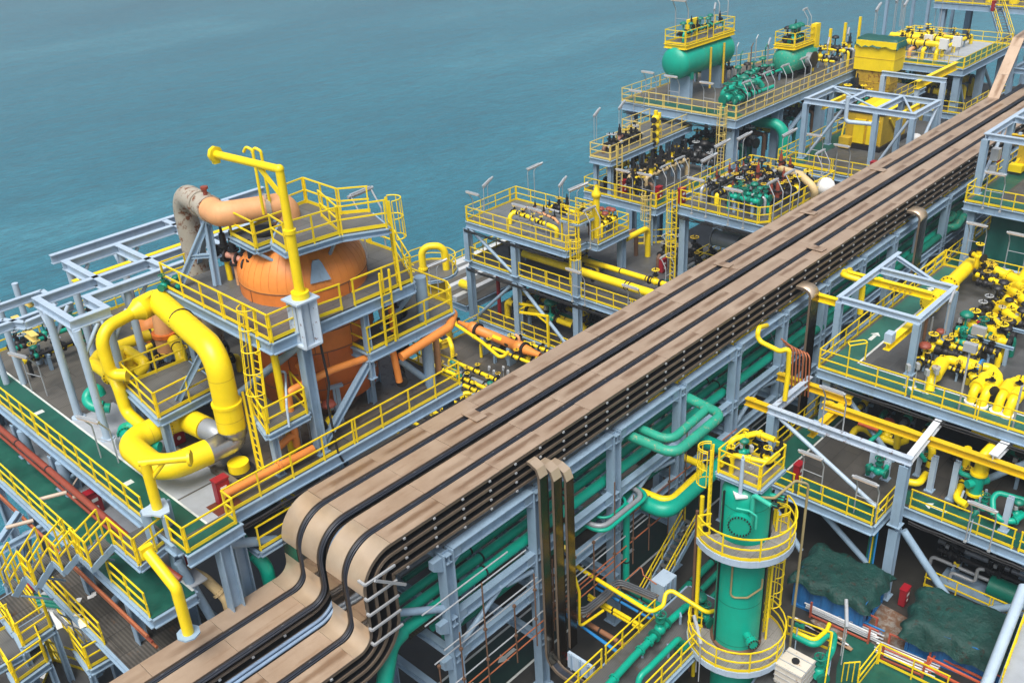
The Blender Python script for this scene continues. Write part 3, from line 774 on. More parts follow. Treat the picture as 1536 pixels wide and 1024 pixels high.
pipe([(18.5, 25.1, 6.5), (95, 25.1, 6.5)], .14, 'yellow', 'yellow pipe on the lower level of the rack')
pipe([(34.0, 23.9, 10.55), (95, 23.9, 10.55)], .2, 'yellow', 'thick yellow pipe just under the top chord of the rack', bands=[.1, .3, .5])
pipe([(28, 24.9, 10.3), (41, 24.9, 10.3), (41.6, 24.4, 10.3), (41.6, 23.6, 10.2)], .17, 'yellow', 'yellow pipe under the trays, farther from the right face')
for k in range(3):
    pipe([(19, 25.8+.35*k, 8.35), (95, 25.8+.35*k, 8.35)], .13, 'green_dark' if k != 1 else 'grey_pipe', 'dark pipe deep inside the rack beyond the large green pipes', group='dark pipes deep in the rack')
pipe([(47.0, 23.0, 8.5), (75, 23.0, 8.5)], .26, 'green_dark', 'wide dark green pipe beside the right face of the rack, behind the small lifting frame')
# expansion loops standing out to the right of the rack
def loop(pxs, z, r, mat, label, y_in=23.6, **k):
    a = [A(x, y, z) for x, y in pxs]; p0, p1 = Vector(a[0]), Vector(a[-1])
    return pipe([Vector((p0.x, y_in, z))]+a[1:-1]+[Vector((p1.x, y_in, z))] if len(a) > 3 else a, r, mat, label, 'pipe loop', fil=.6, **k)
loop([(934, 649), (1012, 681), (1083, 622), (1032, 594)], 10.55, .25, 'green_worn', 'outer worn green pipe loop standing out from the rack above the yellow loop', group='worn green pipe loops')
loop([(936, 632), (1005, 662), (1062, 612), (1015, 590)], 10.55, .22, 'green_worn', 'inner worn green pipe loop standing out from the rack above the yellow loop', group='worn green pipe loops')
loop([(975, 744), (1003, 753), (1060, 700), (1035, 690)], 6.9, .19, 'yellow', 'yellow pipe loop above the thick green loop beside the tall green column')
loop([(945, 745), (1000, 768), (1100, 680), (1040, 655)], 6.6, .4, 'green', 'thick green pipe loop hanging out of the rack beside the tall green column')
loop([(866, 776), (902, 793), (968, 740), (935, 726)], 7.4, .13, 'grey_pipe', 'grey pipe loop between two thin green loops beside the rack')
loop([(862, 780), (905, 800), (975, 741), (937, 724)], 7.25, .1, 'green', 'outer thin green loop round the grey pipe loop', group='thin green loops')
loop([(880, 766), (908, 781), (945, 750), (930, 743)], 7.4, .07, 'green', 'inner thin green loop inside the grey pipe loop', group='thin green loops')
loop([(1408, 340), (1434, 342), (1447, 323), (1420, 316)], 8.6, .28, 'green_worn', 'outer far green pipe loop beyond the small lifting frame', group='far green loops')
loop([(1410, 330), (1424, 331), (1432, 322), (1418, 318)], 9.0, .2, 'green_worn', 'inner far green pipe loop beyond the small lifting frame', group='far green loops')
loop([(1404, 353), (1420, 352), (1430, 345), (1425, 340)], 7.4, .17, 'yellow', 'short yellow pipe loop below the far green loops')
pipe([AY(1150, 488, 22.4), AY(1137, 492, 22.0), AY(1136, 510, 22.0), AY(1170, 527, 20.6), AY(1184, 522, 20.2), AY(1182, 560, 20.2), AY(1177, 600, 20.2)], .13, 'yellow', 'bent yellow pipe dropping in front of a rack column', fil=.4)
pipe([AY(1275, 405, 22.4), AY(1263, 412, 21.6), AY(1290, 420, 20.6), AY(1294, 428, 20.4), AY(1290, 470, 20.4)], .17, 'yellow', 'yellow pipe bending down behind the small lifting frame', fil=.4)
for k in range(6):
    pipe([AY(1172+k*3, 508+k*4.5, 21.9), AY(1190+k*5, 522+k*3.4-k*2, 20.9-.12*k), AY(1187+k*5, 585+k*2, 20.9-.12*k)], .045, 'copper', 'thin copper tube in the bundle bending down beside the rack', 'tube', 'copper tube bundle beside the rack', fil=.25, n=6)
for k, (px, py) in enumerate([(1020, 830), (1045, 812), (1075, 800)]): pass
for k in range(4):
    pipe([A(985+k*17, 925+k*11, .5), A(1140+k*8, 770+k*16, .5)], .2-.03*k, 'green_dark', 'dark green pipe low on the main deck behind the green column', group='low pipes behind the green column', bands=[.3, .5])
# ------------------------------------------------------------------ the orange vessel's module on the left
LB = 14.1
mod = thing('process_module', 'pale blue left process module with green walkway carrying the tall orange vessel', 'process module', (18, 36, 0))
FX = 11.0
platform(mod, [(FX, 28.3), (25.4, 28.3), (25.4, 49), (FX, 49)], LB-.005, .5, 'grating_brown', cols=[(11.3, 29.2), (11.3, 38), (11.3, 46), (18.0, 28.8), (25, 28.8), (18, 38), (25, 38), (18, 47), (25, 47)], edge=(0, 1, 2, 3))
mb = MB(); mb.slab([(FX+.12, 28.4), (FX+1.35, 28.4), (FX+1.35, 49), (FX+.12, 49)], LB, LB+.005); mb.build('walkway_paint', 'deck_green', mod)
mb = MB(); mb.slab([(FX+1.44, 30.6), (14.4, 30.6), (14.4, 39.6), (FX+1.44, 39.6)], LB, LB+.006); mb.slab([(FX+1.44, 28.4), (14.0, 28.4), (14.0, 30.5), (FX+1.44, 30.5)], LB, LB+.006); mb.build('deck_paint', 'deck_grey', mod)
mb = MB(); mb.slab([(FX+1.35, 28.4), (FX+1.44, 28.4), (FX+1.44, 49), (FX+1.35, 49)], LB, LB+.012); mb.build('walkway_line', 'marking', mod)
mb = MB(); mb.slab([(12.9, 28.42), (14.0, 28.42), (14.0, 29.3), (12.9, 29.3)], LB+.006, LB+.011); mb.build('red_patch', 'deck_red', mod)
mb = MB(); mb.slab([(14.6, 29.2), (24.9, 29.2), (24.9, 36), (17.4, 36), (17.2, 31), (14.6, 31)], LB, LB+.08); mb.build('drip_floor', 'tank_deck', mod)
for k in range(3):
    mb = MB(); x = (12.0, 12.05, 11.6)[k]; y = (33.2, 41.5, 46)[k]; mb.slab([(x-.2, y-.5), (x-.2, y+.3), (x-.38, y+.3), (x, y+.62), (x+.38, y+.3), (x+.2, y+.3), (x+.2, y-.5)] if False else [(x-.45, y-.2), (x-.45, y+.1), (x-.05, y+.1), (x-.05, y-.2)], LB+.006, LB+.009); mb.build('arrow_mark', 'marking', mod)
mb = MB(); mb.bar((14.4, 29.3, LB+.12), (14.4, 31.2, LB+.12), .25, .25); mb.bar((14.4, 29.3, LB+.12), (18, 28.9, LB+.12), .3, .3); mb.build('kerb', 'tank_deck', mod)
railing(mod, [V2(p, LB) for p in [(13.15, 28.3), (25.4, 28.3), (25.4, 32.5)]])
railing(mod, [V2(p, LB) for p in [(13.15, 28.3), (13.15, 27.55), (11.05, 27.45), (11.05, 28.6)]])
mb = MB(); mb.slab([(11.0, 27.4), (13.2, 27.5), (13.2, 28.29), (11.0, 28.29)], LB-.05, LB); mb.build('deck_plate', 'deck_green', mod)
beam(mod, (10.95, 27.4, LB-.3), (13.3, 27.5, LB-.3), .5, .24, name='edge_beam')
railing(mod, [V2(p, LB) for p in [(FX, 30.3), (FX, 49), (25, 49)]], post=1.35)
# the lower level under it
LW = 11.8
platform(mod, [(9.45, 28.1), (11.2, 28.1), (11.2, 49), (9.45, 49)], LW, .4, 'deck_green', rails=[[(9.45, 33.6), (9.45, 49)], [(9.45, 28.2), (9.45, 31.2)]], cols=[(9.75, 30.7), (9.75, 35), (9.75, 39.5), (9.75, 44)], z0=0)
mb = MB(); mb.slab([(11.2, 28.4), (11.9, 28.4), (11.9, 49), (11.2, 49)], LW-.04, LW+.02); mb.build('side_plate', 'deck_grey', mod)
mb = MB(); mb.slab([(11.14, 28.2), (11.24, 28.2), (11.24, 49), (11.14, 49)], LW+.02, LW+.03); mb.build('walkway_line', 'marking', mod)
for y in (38.5, 42.4, 46.2):
    column(mod, (10.9, y), LW, LB-.56, .3); mb = MB(); mb.cyl((10.95, y-.7, LW), (10.95, y-.7, LB-.6), .22, n=10); mb.build('post', 'steel_blue', mod)
brace(mod, (10.9, 29.5, 13.4), (9.9, 33.2, 9.2), .16); brace(mod, (10.9, 38.5, LW+.2), (11.5, 36.8, LB-.7), .1)
for dz, r in ((13.0, .14), (12.55, .07)): pipe([(10.6, 49, dz), (10.6, 28.7, dz), (10.8, 28.1, dz-.3)] if r > .1 else [(10.55, 49, dz), (10.55, 30, dz)], r, 'redpipe', 'dark red pipe along the edge beam under the upper green walkway' if r > .1 else 'thin dark red pipe under the upper green walkway', 'pipe', bands=[.2, .35, .5] if r > .1 else [])
for k in range(3): pipe([(9.2+.1*k, 49, 11.0-.35*k), (9.2+.1*k, 28.3, 11.0-.35*k)], .06, ['copper', 'redpipe', 'copper'][k], ['upper orange red thin pipe under the lower green walkway', 'dark red thin pipe under the lower green walkway', 'lowest orange red thin pipe under the lower green walkway'][k], 'pipe', 'thin pipes under the lower walkway')
pipe([(11.7, 29.6, 11.7), (12.0, 28.9, 11.5), (12.35, 28.25, 10.6), (12.4, 28.1, 8)], .2, 'cream_pipe', 'cream coloured hose bending down in front of a blue column', 'pipe', flanges=[.35])
pipe([(13.9, 30.2, 12.0), (14.0, 29.2, 11.9), (14.3, 28.35, 10.8), (14.3, 28.2, 8)], .28, 'green', 'green pipe bending down beside the tray drop', flanges=[.33])
for (x, y) in ((12.4, 27.6), (13.4, 28.5)): column(mod, (x, y), 0, LB-.6, .5)
brace(mod, (11.2, 28.9, 12.8), (12.0, 28.1, 8.2), .18); brace(mod, (17.5, 28.1, 10.5), (12.2, 28.4, 13.2), .2)
# small platform behind the tray drop
pt = thing('access_platform', 'low dark access platform with yellow rail behind the tray drop', 'access platform', (15.5, 28.0, 11))
platform(pt, [(14.0, 28.0), (16.2, 28.0), (16.2, 30.5), (14.0, 30.5)], 12.0, .25, 'grating_dark', rails=[[(16.1, 28.0), (14.0, 28.0)], [(16.2, 28.0), (16.2, 29.6)]], cols=[(14.1, 30.3)], z0=0, cw=.25)
ladder(pt, (16.4, 27.9, 8.5), (16.4, 27.9, 12.0), (1, -.2, 0), cage=False)

# zigzag stair at the low end of the module
st = thing('zigzag_stair', 'yellow railed zigzag stair of short flights below the left module', 'staircase', (8.5, 31, 11))
zz = 13.7; T = A(170, 812, zz); seq = [(137, 848), (118, 825), (94, 853), (78, 838), (55, 875), (37, 860), (20, 888)]
def landing(y0, y1, x0, x1, z, rl):
    mb = MB(); mb.slab([(x0, y0), (x1, y0), (x1, y1), (x0, y1)], z-.05, z); mb.build('landing', 'grating', st)
    mb = MB(); mb.bar((x0, y0, z-.2), (x0, y1, z-.2), .07, .3); mb.build('stringer', 'steel_blue', st); railing(st, [(x0, y0, z), (x0, y1, z)], post=.7)
wd = 1.9
mb = MB(); mb.slab([(T.x, 28.8), (T.x+wd, 29.3), (T.x+wd, T.y), (T.x, T.y)], zz-.05, zz); mb.build('landing', 'grating', st)
beam(st, (T.x, 28.8, zz-.25), (T.x+wd, 29.3, zz-.25), .3, .15, name='edge_beam'); beam(st, (T.x, 28.8, zz-.25), (T.x, T.y, zz-.25), .3, .15, name='edge_beam')
railing(st, [(T.x+wd-.3, 29.25, zz), (T.x, 28.8, zz), (T.x, T.y, zz)], post=.9)
z = zz
for i in range(0, 7, 2):
    F = AY(*seq[i], T.y)
    for off in (0, .85):
        a, b = Vector((F.x, T.y+off, F.z)), Vector((T.x, T.y+off, z)); d = b-a
        m2 = MB(); m2.bar(a-Z*.2, b-Z*.2, .07, .28); m2.build('stringer', 'steel_blue', st)
        m3 = MB()
        for hh in (1.05, .55): m3.bar(a+Z*hh, b+Z*hh, .055, .055)
        for k in range(3): q = a.lerp(b, k/2); m3.bar(q-Z*.1, q+Z*1.07, .06, .06)
        m3.build('handrail', 'yellow_rail', st)
    m2 = MB(); n = max(2, int((z-F.z)/.2))
    for k in range(n): q = Vector((F.x, T.y+.42, F.z)).lerp(Vector((T.x, T.y+.42, z)), (k+.5)/n); m2.bar(q+Vector((0, -.4, 0)), q+Vector((0, .4, 0)), .3, .04)
    m2.build('stair_treads', 'grating', st)
    z = F.z
    if i+1 < len(seq):
        T2 = A(*seq[i+1], z); landing(T.y, T2.y, min(F.x, T2.x), F.x+.9, z, None); T = T2
    for sx in (.1,): brace(st, (F.x+.2, T.y, F.z-.3), (F.x+1.2, T.y, F.z-1.2), .05)

# low grating decks at the bottom left corner
LL = 8.8
ld = thing('lower_deck', 'wet brown grating deck low under the zigzag stair', 'deck', (10, 33, 0))
platform(ld, [A(60, 866, LL), A(160, 968, LL), (A(160, 968, LL).x, 27), (12.4, 27), (12.4, A(60, 866, LL).y)], LL, .4, 'plank_deck', rails=[[A(60, 866, LL), A(158, 966, LL)]], cols=[(9.0, 30), (12, 30), (12, 36)])
mb = MB()
for k in range(7):
    p = A(115+random.uniform(-15, 30), 895+random.uniform(-20, 45), LL); mb.box((p.x, p.y, LL+.012+.003*k), (random.uniform(.15, .5), random.uniform(.1, .4), .01), random.uniform(0, 3))
mb.build('paint_flakes', 'white', ld)
def lowplat(pxs, z, label, rails, deck='grating', cols=()):
    P = [A(x, y, z) for x, y in pxs]; c = sum(P, Vector())/len(P)
    t = thing('walkway_platform', label, 'platform', (c.x, c.y, z-1), 'small platforms in the bottom left corner'); platform(t, P, z, .3, deck, rails=[[P[i] for i in r] for r in rails], beams=True, cols=[(P[i].x, P[i].y) for i in cols], cw=.22)
lowplat([(22, 945), (68, 916), (78, 938), (34, 968)], 9.2, 'checker plate platform with curved yellow rail, upper of two at the bottom left', [(3, 2), (2, 1), (0, 3)], cols=(2, 3))
lowplat([(10, 1000), (62, 966), (72, 990), (25, 1024)], 8.2, 'checker plate platform with curved yellow rail, lower of two at the bottom left', [(3, 2), (2, 1), (0, 3)], cols=(2, 3))
lowplat([(-30, 960), (22, 936), (36, 975), (-25, 1010)], 8.6, 'grey grating walkway at the left picture edge beside two checker plate platforms', [(0, 1)])
lowplat([(112, 972), (170, 945), (190, 970), (134, 1002)], 7.4, 'dark grating platform with yellow rails near the lamp at the bottom left', [(0, 3), (3, 2)], 'grating_dark', (2, 3))
lowplat([(80, 990), (140, 1010), (120, 1060), (60, 1040)], 6.2, 'dark low platform at the bottom picture edge left of the trays', [(0, 1), (0, 3)], 'grating_dark')
lowplat([(60, 955), (95, 940), (150, 1000), (112, 1024)], 4.5, 'sunken dark walkway between yellow rails at the bottom left', [(0, 3), (1, 2)], 'grating_dark')
lowplat([(-10, 905), (30, 880), (60, 920), (20, 945)], 9.0, 'plain grey walkway left of the white drum', [(0, 3), (1, 2)], 'plank_deck')
p = A(95, 935, 3.5); t = thing('drum', 'dirty white tarp covered drum with red hose between yellow rails', 'drum', (p.x, p.y, 2)); 
mb = MB(); mb.lathe((p.x, p.y, 2), Z, [(0, 2.2), (1.5, 2.2), (2.2, 1.9), (2.7, 1.2), (3.0, 0)], 20)
for v in mb.v: v.z += random.uniform(-.18, .18); v.x += random.uniform(-.15, .15)
mb.build('drum_cover', 'white', t)
mb = MB(); mb.tube([A(38, 885, 5.5), A(60, 870, 6.4), A(80, 874, 6.4), A(96, 888, 5.8)], .32, 10, fil=1); one(mb, 'hose', 'red', 'thick dark red hose over the white drum cover', 'hose')
for k in range(3): pipe([A(45, 893+8*k, 5.4), A(70, 896+5*k, 5.4), A(110, 905+4*k, 5.4)], .12, 'green_dark', 'dark green pipe beside the red hose on the white drum', group='green pipes by the white drum')
fr = thing('truss_frame', 'grey blue diagonal steel frame over the water at the left edge', 'steel frame', (6, 38, 6))
for a, b in (((0, 812, 10.5), (30, 768, 11.2)), ((0, 826, 10), (72, 786, 11)), ((40, 800, 10.6), (42, 850, 8)), ((0, 830, 10.3), (16, 890, 8.5))): brace(fr, A(*a), A(*b), .13, tube=False)

# ---- the tall orange vessel
TC = Vector((20.8, 32.4, 0)); TRD = 2.6
tank = thing('pressure_vessel', 'tall insulated orange pressure vessel with domed top inside the left platforms', 'pressure vessel', (TC.x, TC.y, LB))
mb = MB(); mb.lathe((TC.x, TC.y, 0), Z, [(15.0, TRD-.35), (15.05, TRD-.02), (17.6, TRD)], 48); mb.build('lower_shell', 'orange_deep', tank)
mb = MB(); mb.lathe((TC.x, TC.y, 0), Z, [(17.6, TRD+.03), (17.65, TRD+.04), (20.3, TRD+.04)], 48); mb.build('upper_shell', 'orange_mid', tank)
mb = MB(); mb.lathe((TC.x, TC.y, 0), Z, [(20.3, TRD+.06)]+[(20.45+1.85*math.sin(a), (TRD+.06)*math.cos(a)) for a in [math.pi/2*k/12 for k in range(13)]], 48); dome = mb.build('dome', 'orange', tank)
mb = MB(); mb.lathe((TC.x, TC.y, 0), Z, [(LB, 1.75), (15.02, 1.75)], 32); mb.build('skirt', 'brown', tank)
for z in (15.9, 16.7, 17.6, 18.5, 19.3, 20.33):
    mb = MB(); mb.lathe((TC.x, TC.y, 0), Z, [(z-.02, TRD+.065), (z, TRD+.075), (z+.02, TRD+.065)], 48); mb.build('seam_band', 'brown', tank)
mb = MB()
for k in range(44):
    a = 6.283*k/44; 
    pts = [TC+Vector((math.cos(a)*(TRD+.065)*math.cos(e), math.sin(a)*(TRD+.065)*math.cos(e), 20.46+1.85*math.sin(e))) for e in [math.pi/2*j/8*.86 for j in range(9)]]; mb.tube(pts, .006, 4, raw=True)
mb.build('dome_seams', 'orange_mid', dome)
mb = MB()
for z0, z1, n in ((15.05, 15.88, 9), (15.9, 16.68, 9), (16.7, 17.58, 9), (17.62, 18.48, 8), (18.5, 19.28, 8), (19.3, 20.3, 8)):
    for k in range(n):
        a = 6.283*(k+random.random()*.3)/n; c, s = math.cos(a), math.sin(a); mb.bar((TC.x+(TRD+.045)*c, TC.y+(TRD+.045)*s, z0), (TC.x+(TRD+.045)*c, TC.y+(TRD+.045)*s, z1), .02, .02)
mb.build('cladding_seams', 'brown', tank)
# lifting lug on the shoulder facing the viewer
p = AX(489, 405, TC.x-1.25); a = math.atan2(p.y-TC.y, p.x-TC.x); d = Vector((math.cos(a), math.sin(a), 0)); s = d.cross(Z); c = TC+d*(TRD+.03)+Z*20.75; up = (Z*1-d*.35).normalized()
mb = MB(); q = [c-s*.42, c+s*.42, c+s*.2+up*.72, c+s*.12+up*.86, c-s*.12+up*.86, c-s*.2+up*.72]; q2 = [v+d*.08 for v in q]
mb.add(q+q2, [tuple(range(6))[::-1], tuple(range(6, 12))]+[(i, (i+1) % 6, 6+(i+1) % 6, 6+i) for i in range(6)]); mb.build('lifting_lug', 'steel_blue', tank)
mb = MB(); q = A(430, 487, 18.6); f0 = TC+Vector((-.75, -.66, 0))*TRD+Z*17.3
mb.cyl(f0, f0+Vector((-.3, -.26, 0)), .12, n=10); mb.tube([f0+Vector((-.25, -.22, 0)), f0+Vector((-.3, -.3, -1.6)), f0+Vector((.9, -.75, -2.2))], .05, 8); mb.build('drain_line', 'orange', tank)
for k in range(4):
    a = 3.6+k*.75; d = Vector((math.cos(a), math.sin(a), 0)); mb = MB(); mb.ibeam(TC+d*2.5+Z*LB, TC+d*2.5+Z*15.9, .3, .3, .04, up=d); mb.box(TC+d*2.45+Z*15.95, (.6, .6, .12), a); mb.build('support_leg', 'steel_blue', tank)

# ---- working platforms round the vessel
EZ, DZ, FZ = 19.8, 17.5, 22.6
pe = thing('vessel_platform', 'wide upper grating platform with yellow rails round the orange vessel', 'platform', (20, 32, LB))
E0, E1, E2, E3, E4 = A(263, 425, EZ), A(404, 512, EZ), A(470, 479, EZ), A(614, 424, EZ), Vector((25.1, 31.5, EZ))
E5 = Vector((25.1, 36.6, EZ)); E0 = Vector((16.7, 36.7, EZ)); E1 = Vector((16.6, 28.75, EZ)); E2 = Vector((18.5, 28.75, EZ)); E3 = Vector((23.5, 28.6, EZ))
hole = [(TC.x+2.66*math.cos(6.283*k/24), TC.y+2.55*math.sin(6.283*k/24)) for k in range(24)]
def ringplate(parent, poly, z, mat):
    import mathutils
    pts = [Vector((p[0], p[1])) for p in poly]; n = len(pts); mb = MB()
    hs = [Vector(h) for h in hole]; 
    tr = mathutils.geometry.tessellate_polygon([[Vector((p.x, p.y, 0)) for p in pts], [Vector((p.x, p.y, 0)) for p in hs]])
    al = pts+hs; vs = [(p.x, p.y, z) for p in al]+[(p.x, p.y, z-.05) for p in al]; m = len(al); fs = []
    for t in tr:
        a, b, c = [al[i] for i in t]; ccw = (b-a).cross(c-a) > 0; t = tuple(t) if ccw else tuple(t)[::-1]
        fs += [t, tuple(i+m for i in t[::-1])]
    mb.add(vs, fs); mb.build('deck_plate', mat, parent)
ep = [E0, E1, E2, E3, E4, E5]; ringplate(pe, ep, EZ, 'grating')
for a, b in zip(ep, ep[1:]+ep[:1]): beam(pe, a-Z*.3, b-Z*.3, .48, .24, name='edge_beam')
railing(pe, [E1+Z*0, E0, Vector((17.9, 36.7, EZ))]); railing(pe, [E1, E1.lerp(E2, .62)]); railing(pe, [A(463, 483, EZ), A(515, 464, EZ)]); railing(pe, [A(531, 458, EZ), E3, E4, E5])
for x, y in ((17.98, 28.85), (24.4, 29.2), (17.2, 36.2), (24.8, 36.2)): 
    if x != 24.4: column(pe, (x, y), LB, EZ-.56, .42)
mb = MB(); mb.cyl((24.4, 29.2, LB), (24.4, 29.2, EZ-.3), .26, n=14); mb.build('column', 'steel_blue', pe)
brace(pe, (18.1, 28.9, LB+.2), (21.0, 28.9, DZ-.5), .13, tube=False); brace(pe, (24.3, 29.25, EZ-.6), (22.6, 29.9, DZ), .15); brace(pe, (24.3, 29.3, LB+.3), (22.0, 29.2, DZ-.4), .15); brace(pe, (17.9, 28.9, EZ-.7), (16.9, 33.5, LB+1.2), .16)
mb = MB(); mb.cyl((17.1, 29.6, LB), (17.1, 29.6, EZ-.3), .15, n=10); mb.build('yellow_post', 'yellow', pe)
pd = thing('vessel_platform', 'middle grating platform with yellow rails on the right of the orange vessel', 'platform', (23.5, 30, LB))
D = [(20.9, 28.75), (25.7, 28.75), (26.1, 29.4), (26.1, 32.1), (24.3, 32.1), (24.0, 30.9), (20.9, 30.2)]
platform(pd, D, DZ, .4, 'grating', rails=[[D[6], D[0], D[1], D[2], D[3], D[4]]])
for x, y in ((25.2, 29.0), (21.0, 28.85)): column(pd, (x, y), DZ-1.3 if x < 22 else DZ-1.2, DZ-.46, .24)
brace(pd, (21.0, 28.85, DZ+.05), (21.0, 28.85, EZ-.6), .12, tube=False)
ladder(pd, (22.0, 28.6, DZ), (22.0, 28.5, EZ), (0, -1, 0), cage=True, c0=1.9)
pf = thing('vessel_platform', 'small top platform with yellow rails over the dome of the orange vessel', 'platform', (20.5, 30.5, 20))
Fp = [A(409, 362, FZ), A(431, 376, FZ), A(511, 351, FZ), A(582, 340, FZ), A(556, 318, FZ), A(510, 322, FZ), A(460, 304, FZ), A(425, 318, FZ)]
platform(pf, Fp, FZ, .25, 'grating', rails=[[Fp[0], Fp[1], Fp[2], Fp[3]], [Fp[4], Fp[5], Fp[6], Fp[7]]], joist=1.2)
railing(pf, [Fp[2], Fp[2].lerp(Fp[6], .55)])
for p in (Fp[1], Fp[2], Fp[4], Fp[6]):
    q = TC+(Vector((p.x, p.y, 0))-TC)*.62; mb = MB(); mb.bar((p.x*.7+q.x*.3, p.y*.7+q.y*.3, FZ-.3), (q.x, q.y, 21.2), .1, .1); mb.build('bracket', 'steel_blue', pf)
lx = Fp[3]; ladder(pf, (lx.x+.35, lx.y+.15, EZ), (lx.x+.3, lx.y+.25, FZ), (.8, -.4, 0), cage=True)
pg_ = thing('hatch_platform', 'small railed landing with a black hatch cover under the peach pipe', 'platform', (18.3, 31.5, 20))
Gp = [A(346, 352, 22.2), A(384, 372, 22.2), A(440, 352, 22.2), A(408, 330, 22.2)]; platform(pg_, Gp, 22.2, .2, 'grating', rails=[[Gp[3], Gp[0], Gp[1], Gp[2]]], joist=1.0)
c = A(395, 348, 22.25); mb = MB(); mb.cyl(c, c+Z*.12, .55, n=20); mb.build('hatch_cover', 'black', pg_)
brace(pg_, Gp[1]-Z*.2, TC+Vector((-1.6, -1.0, 21.3)), .07)
# low landing with ladder between the levels
pl = thing('ladder_landing', 'small grating landing with yellow rails between two ladders left of the vessel', 'platform', (16, 29.5, LB))
L_ = [A(381, 620, 16.3), A(401, 650, 16.3), A(462, 618, 16.3), A(440, 592, 16.3)]; platform(pl, L_, 16.3, .25, 'grating', rails=[[L_[0], L_[1], L_[2], L_[3]], ], joist=1)
column(pl, (L_[1].x+.35, L_[1].y+.25), LB, 16, .28)
f = A(396, 632, 16.3); ladder(pl, (f.x, f.y, 16.3), (E1.x+.1, E1.y+1.3, EZ), (-1, -.1, 0), cage=True, c0=1.3)
f = A(393, 712, LB); ladder(pl, (f.x, f.y, LB), (L_[0].x-.2, L_[0].y, 16.3), (-1, .1, 0), cage=False)
pz = thing('loop_platform', 'square grating platform with yellow rails inside the big yellow pipe loop', 'platform', (15, 34, LB))
Q = [A(188, 578, 16.3), A(238, 626, 16.3), A(330, 578, 16.3), A(280, 540, 16.3)]
platform(pz, Q, 16.3, .35, 'grating', rails=[[Q[3], Q[0], Q[1], Q[2]]], cols=[(Q[1].x+.2, Q[1].y+.1), (Q[0].x+.2, Q[0].y-.1), (Q[2].x-.1, Q[2].y+.1)], z0=LB, cw=.3, joist=1.2)
brace(pz, A(268, 600, 16.3), A(312, 512, 19.0), .12, tube=False); brace(pz, A(312, 512, 19.0), A(345, 555, 16.5), .1, tube=False)
for p, nm in (((441, 470), 'a'),):
    cp = thing('crane_pedestal', 'blotchy pale blue davit pedestal on the corner column of the vessel platform', 'pedestal', (18.0, 28.5, EZ-.6))
    b = Vector((18.0, 28.5, 0)); mb = MB(); mb.slab([(b.x-.4, b.y-.4), (b.x+.4, b.y-.4), (b.x+.4, b.y+.4), (b.x-.4, b.y+.4)], EZ-.6, EZ-.5)
    for i in range(4): 
        a = math.pi/2*i+.78; mb.bar((b.x+.42*math.cos(a), b.y+.42*math.sin(a), EZ-.55), (b.x+.42*math.cos(a), b.y+.42*math.sin(a), EZ+1.3), .12, .3, up=(math.cos(a), math.sin(a), 0))
    mb.cyl((b.x, b.y, EZ-.55), (b.x, b.y, EZ+1.3), .26, n=14); mb.build('pedestal_body', 'steel_worn', cp)
    mb = MB(); mb.slab([(b.x-.55, b.y-.5), (b.x+.5, b.y-.5), (b.x+.5, b.y+.5), (b.x-.55, b.y+.5)], EZ+1.3, EZ+1.37); mb.build('top_plate', 'steel_pale', cp)
dv_ = thing('davit_crane', 'tall yellow davit crane with long boom above the orange vessel', 'davit crane', (18.0, 28.5, EZ+1.37))
zt = 26.1; b = Vector((18.0, 28.5, EZ+1.37)); tp = Vector((18.0, 28.5, zt)); tip = A(322, 231, zt+.05)
mb = MB(); mb.cyl(b, b+Z*.25, .34, n=16); mb.cyl(b, b+Z*2.6, .19, n=16); mb.cyl(b+Z*2.55, b+Z*2.7, .235, n=16); mb.cyl(b+Z*2.6, tp, .165, .155, 16); mb.build('post', 'yellow', dv_)
d = (tip-tp).normalized(); mb = MB(); mb.tube([tp-d*.05, tip], .145, 14); mb.ball(tp, .175, 12); mb.build('boom', 'yellow', dv_)
mb = MB(); mb.cyl(tip-d*.1, tip+d*.05, .3, n=8); mb.bar(tip-Z*.35, tip+Z*.1, .2, .25); mb.build('boom_head', 'yellow', dv_)
mb = MB(); mb.bar(tp-Z*1.1, tp+d*1.1-Z*.1, .06, .2); mb.build('knee_brace', 'yellow', dv_)
mb = MB(); s = d.cross(Z)
for k, w_ in enumerate((.1, .07, .1, .06, .1, .1)): mb.box(tp+d*(2.2+k*.16)+s*.165+Z*.02, (.1, .015, w_*1.2), math.atan2(d.y, d.x))
mb.build('stencil_marks', 'yellow_old', dv_)
for k, (px, py, ty) in enumerate([(392, 300, 231), (404, 300, 228)]):
    q = AY(px, py, 32.3+k*.3); q.z -= .6; zt2 = q.z+2.6
    pipe([q, (q.x, q.y, zt2), (q.x-.1, q.y+.25, zt2+.12), (q.x-.15, q.y+.4, zt2-.1)], .06, 'yellow', ['left thin yellow vent pipe with hooked top behind the davit post', 'right thin yellow vent pipe with hooked top behind the davit post'][k], 'vent pipe', fil=.12)

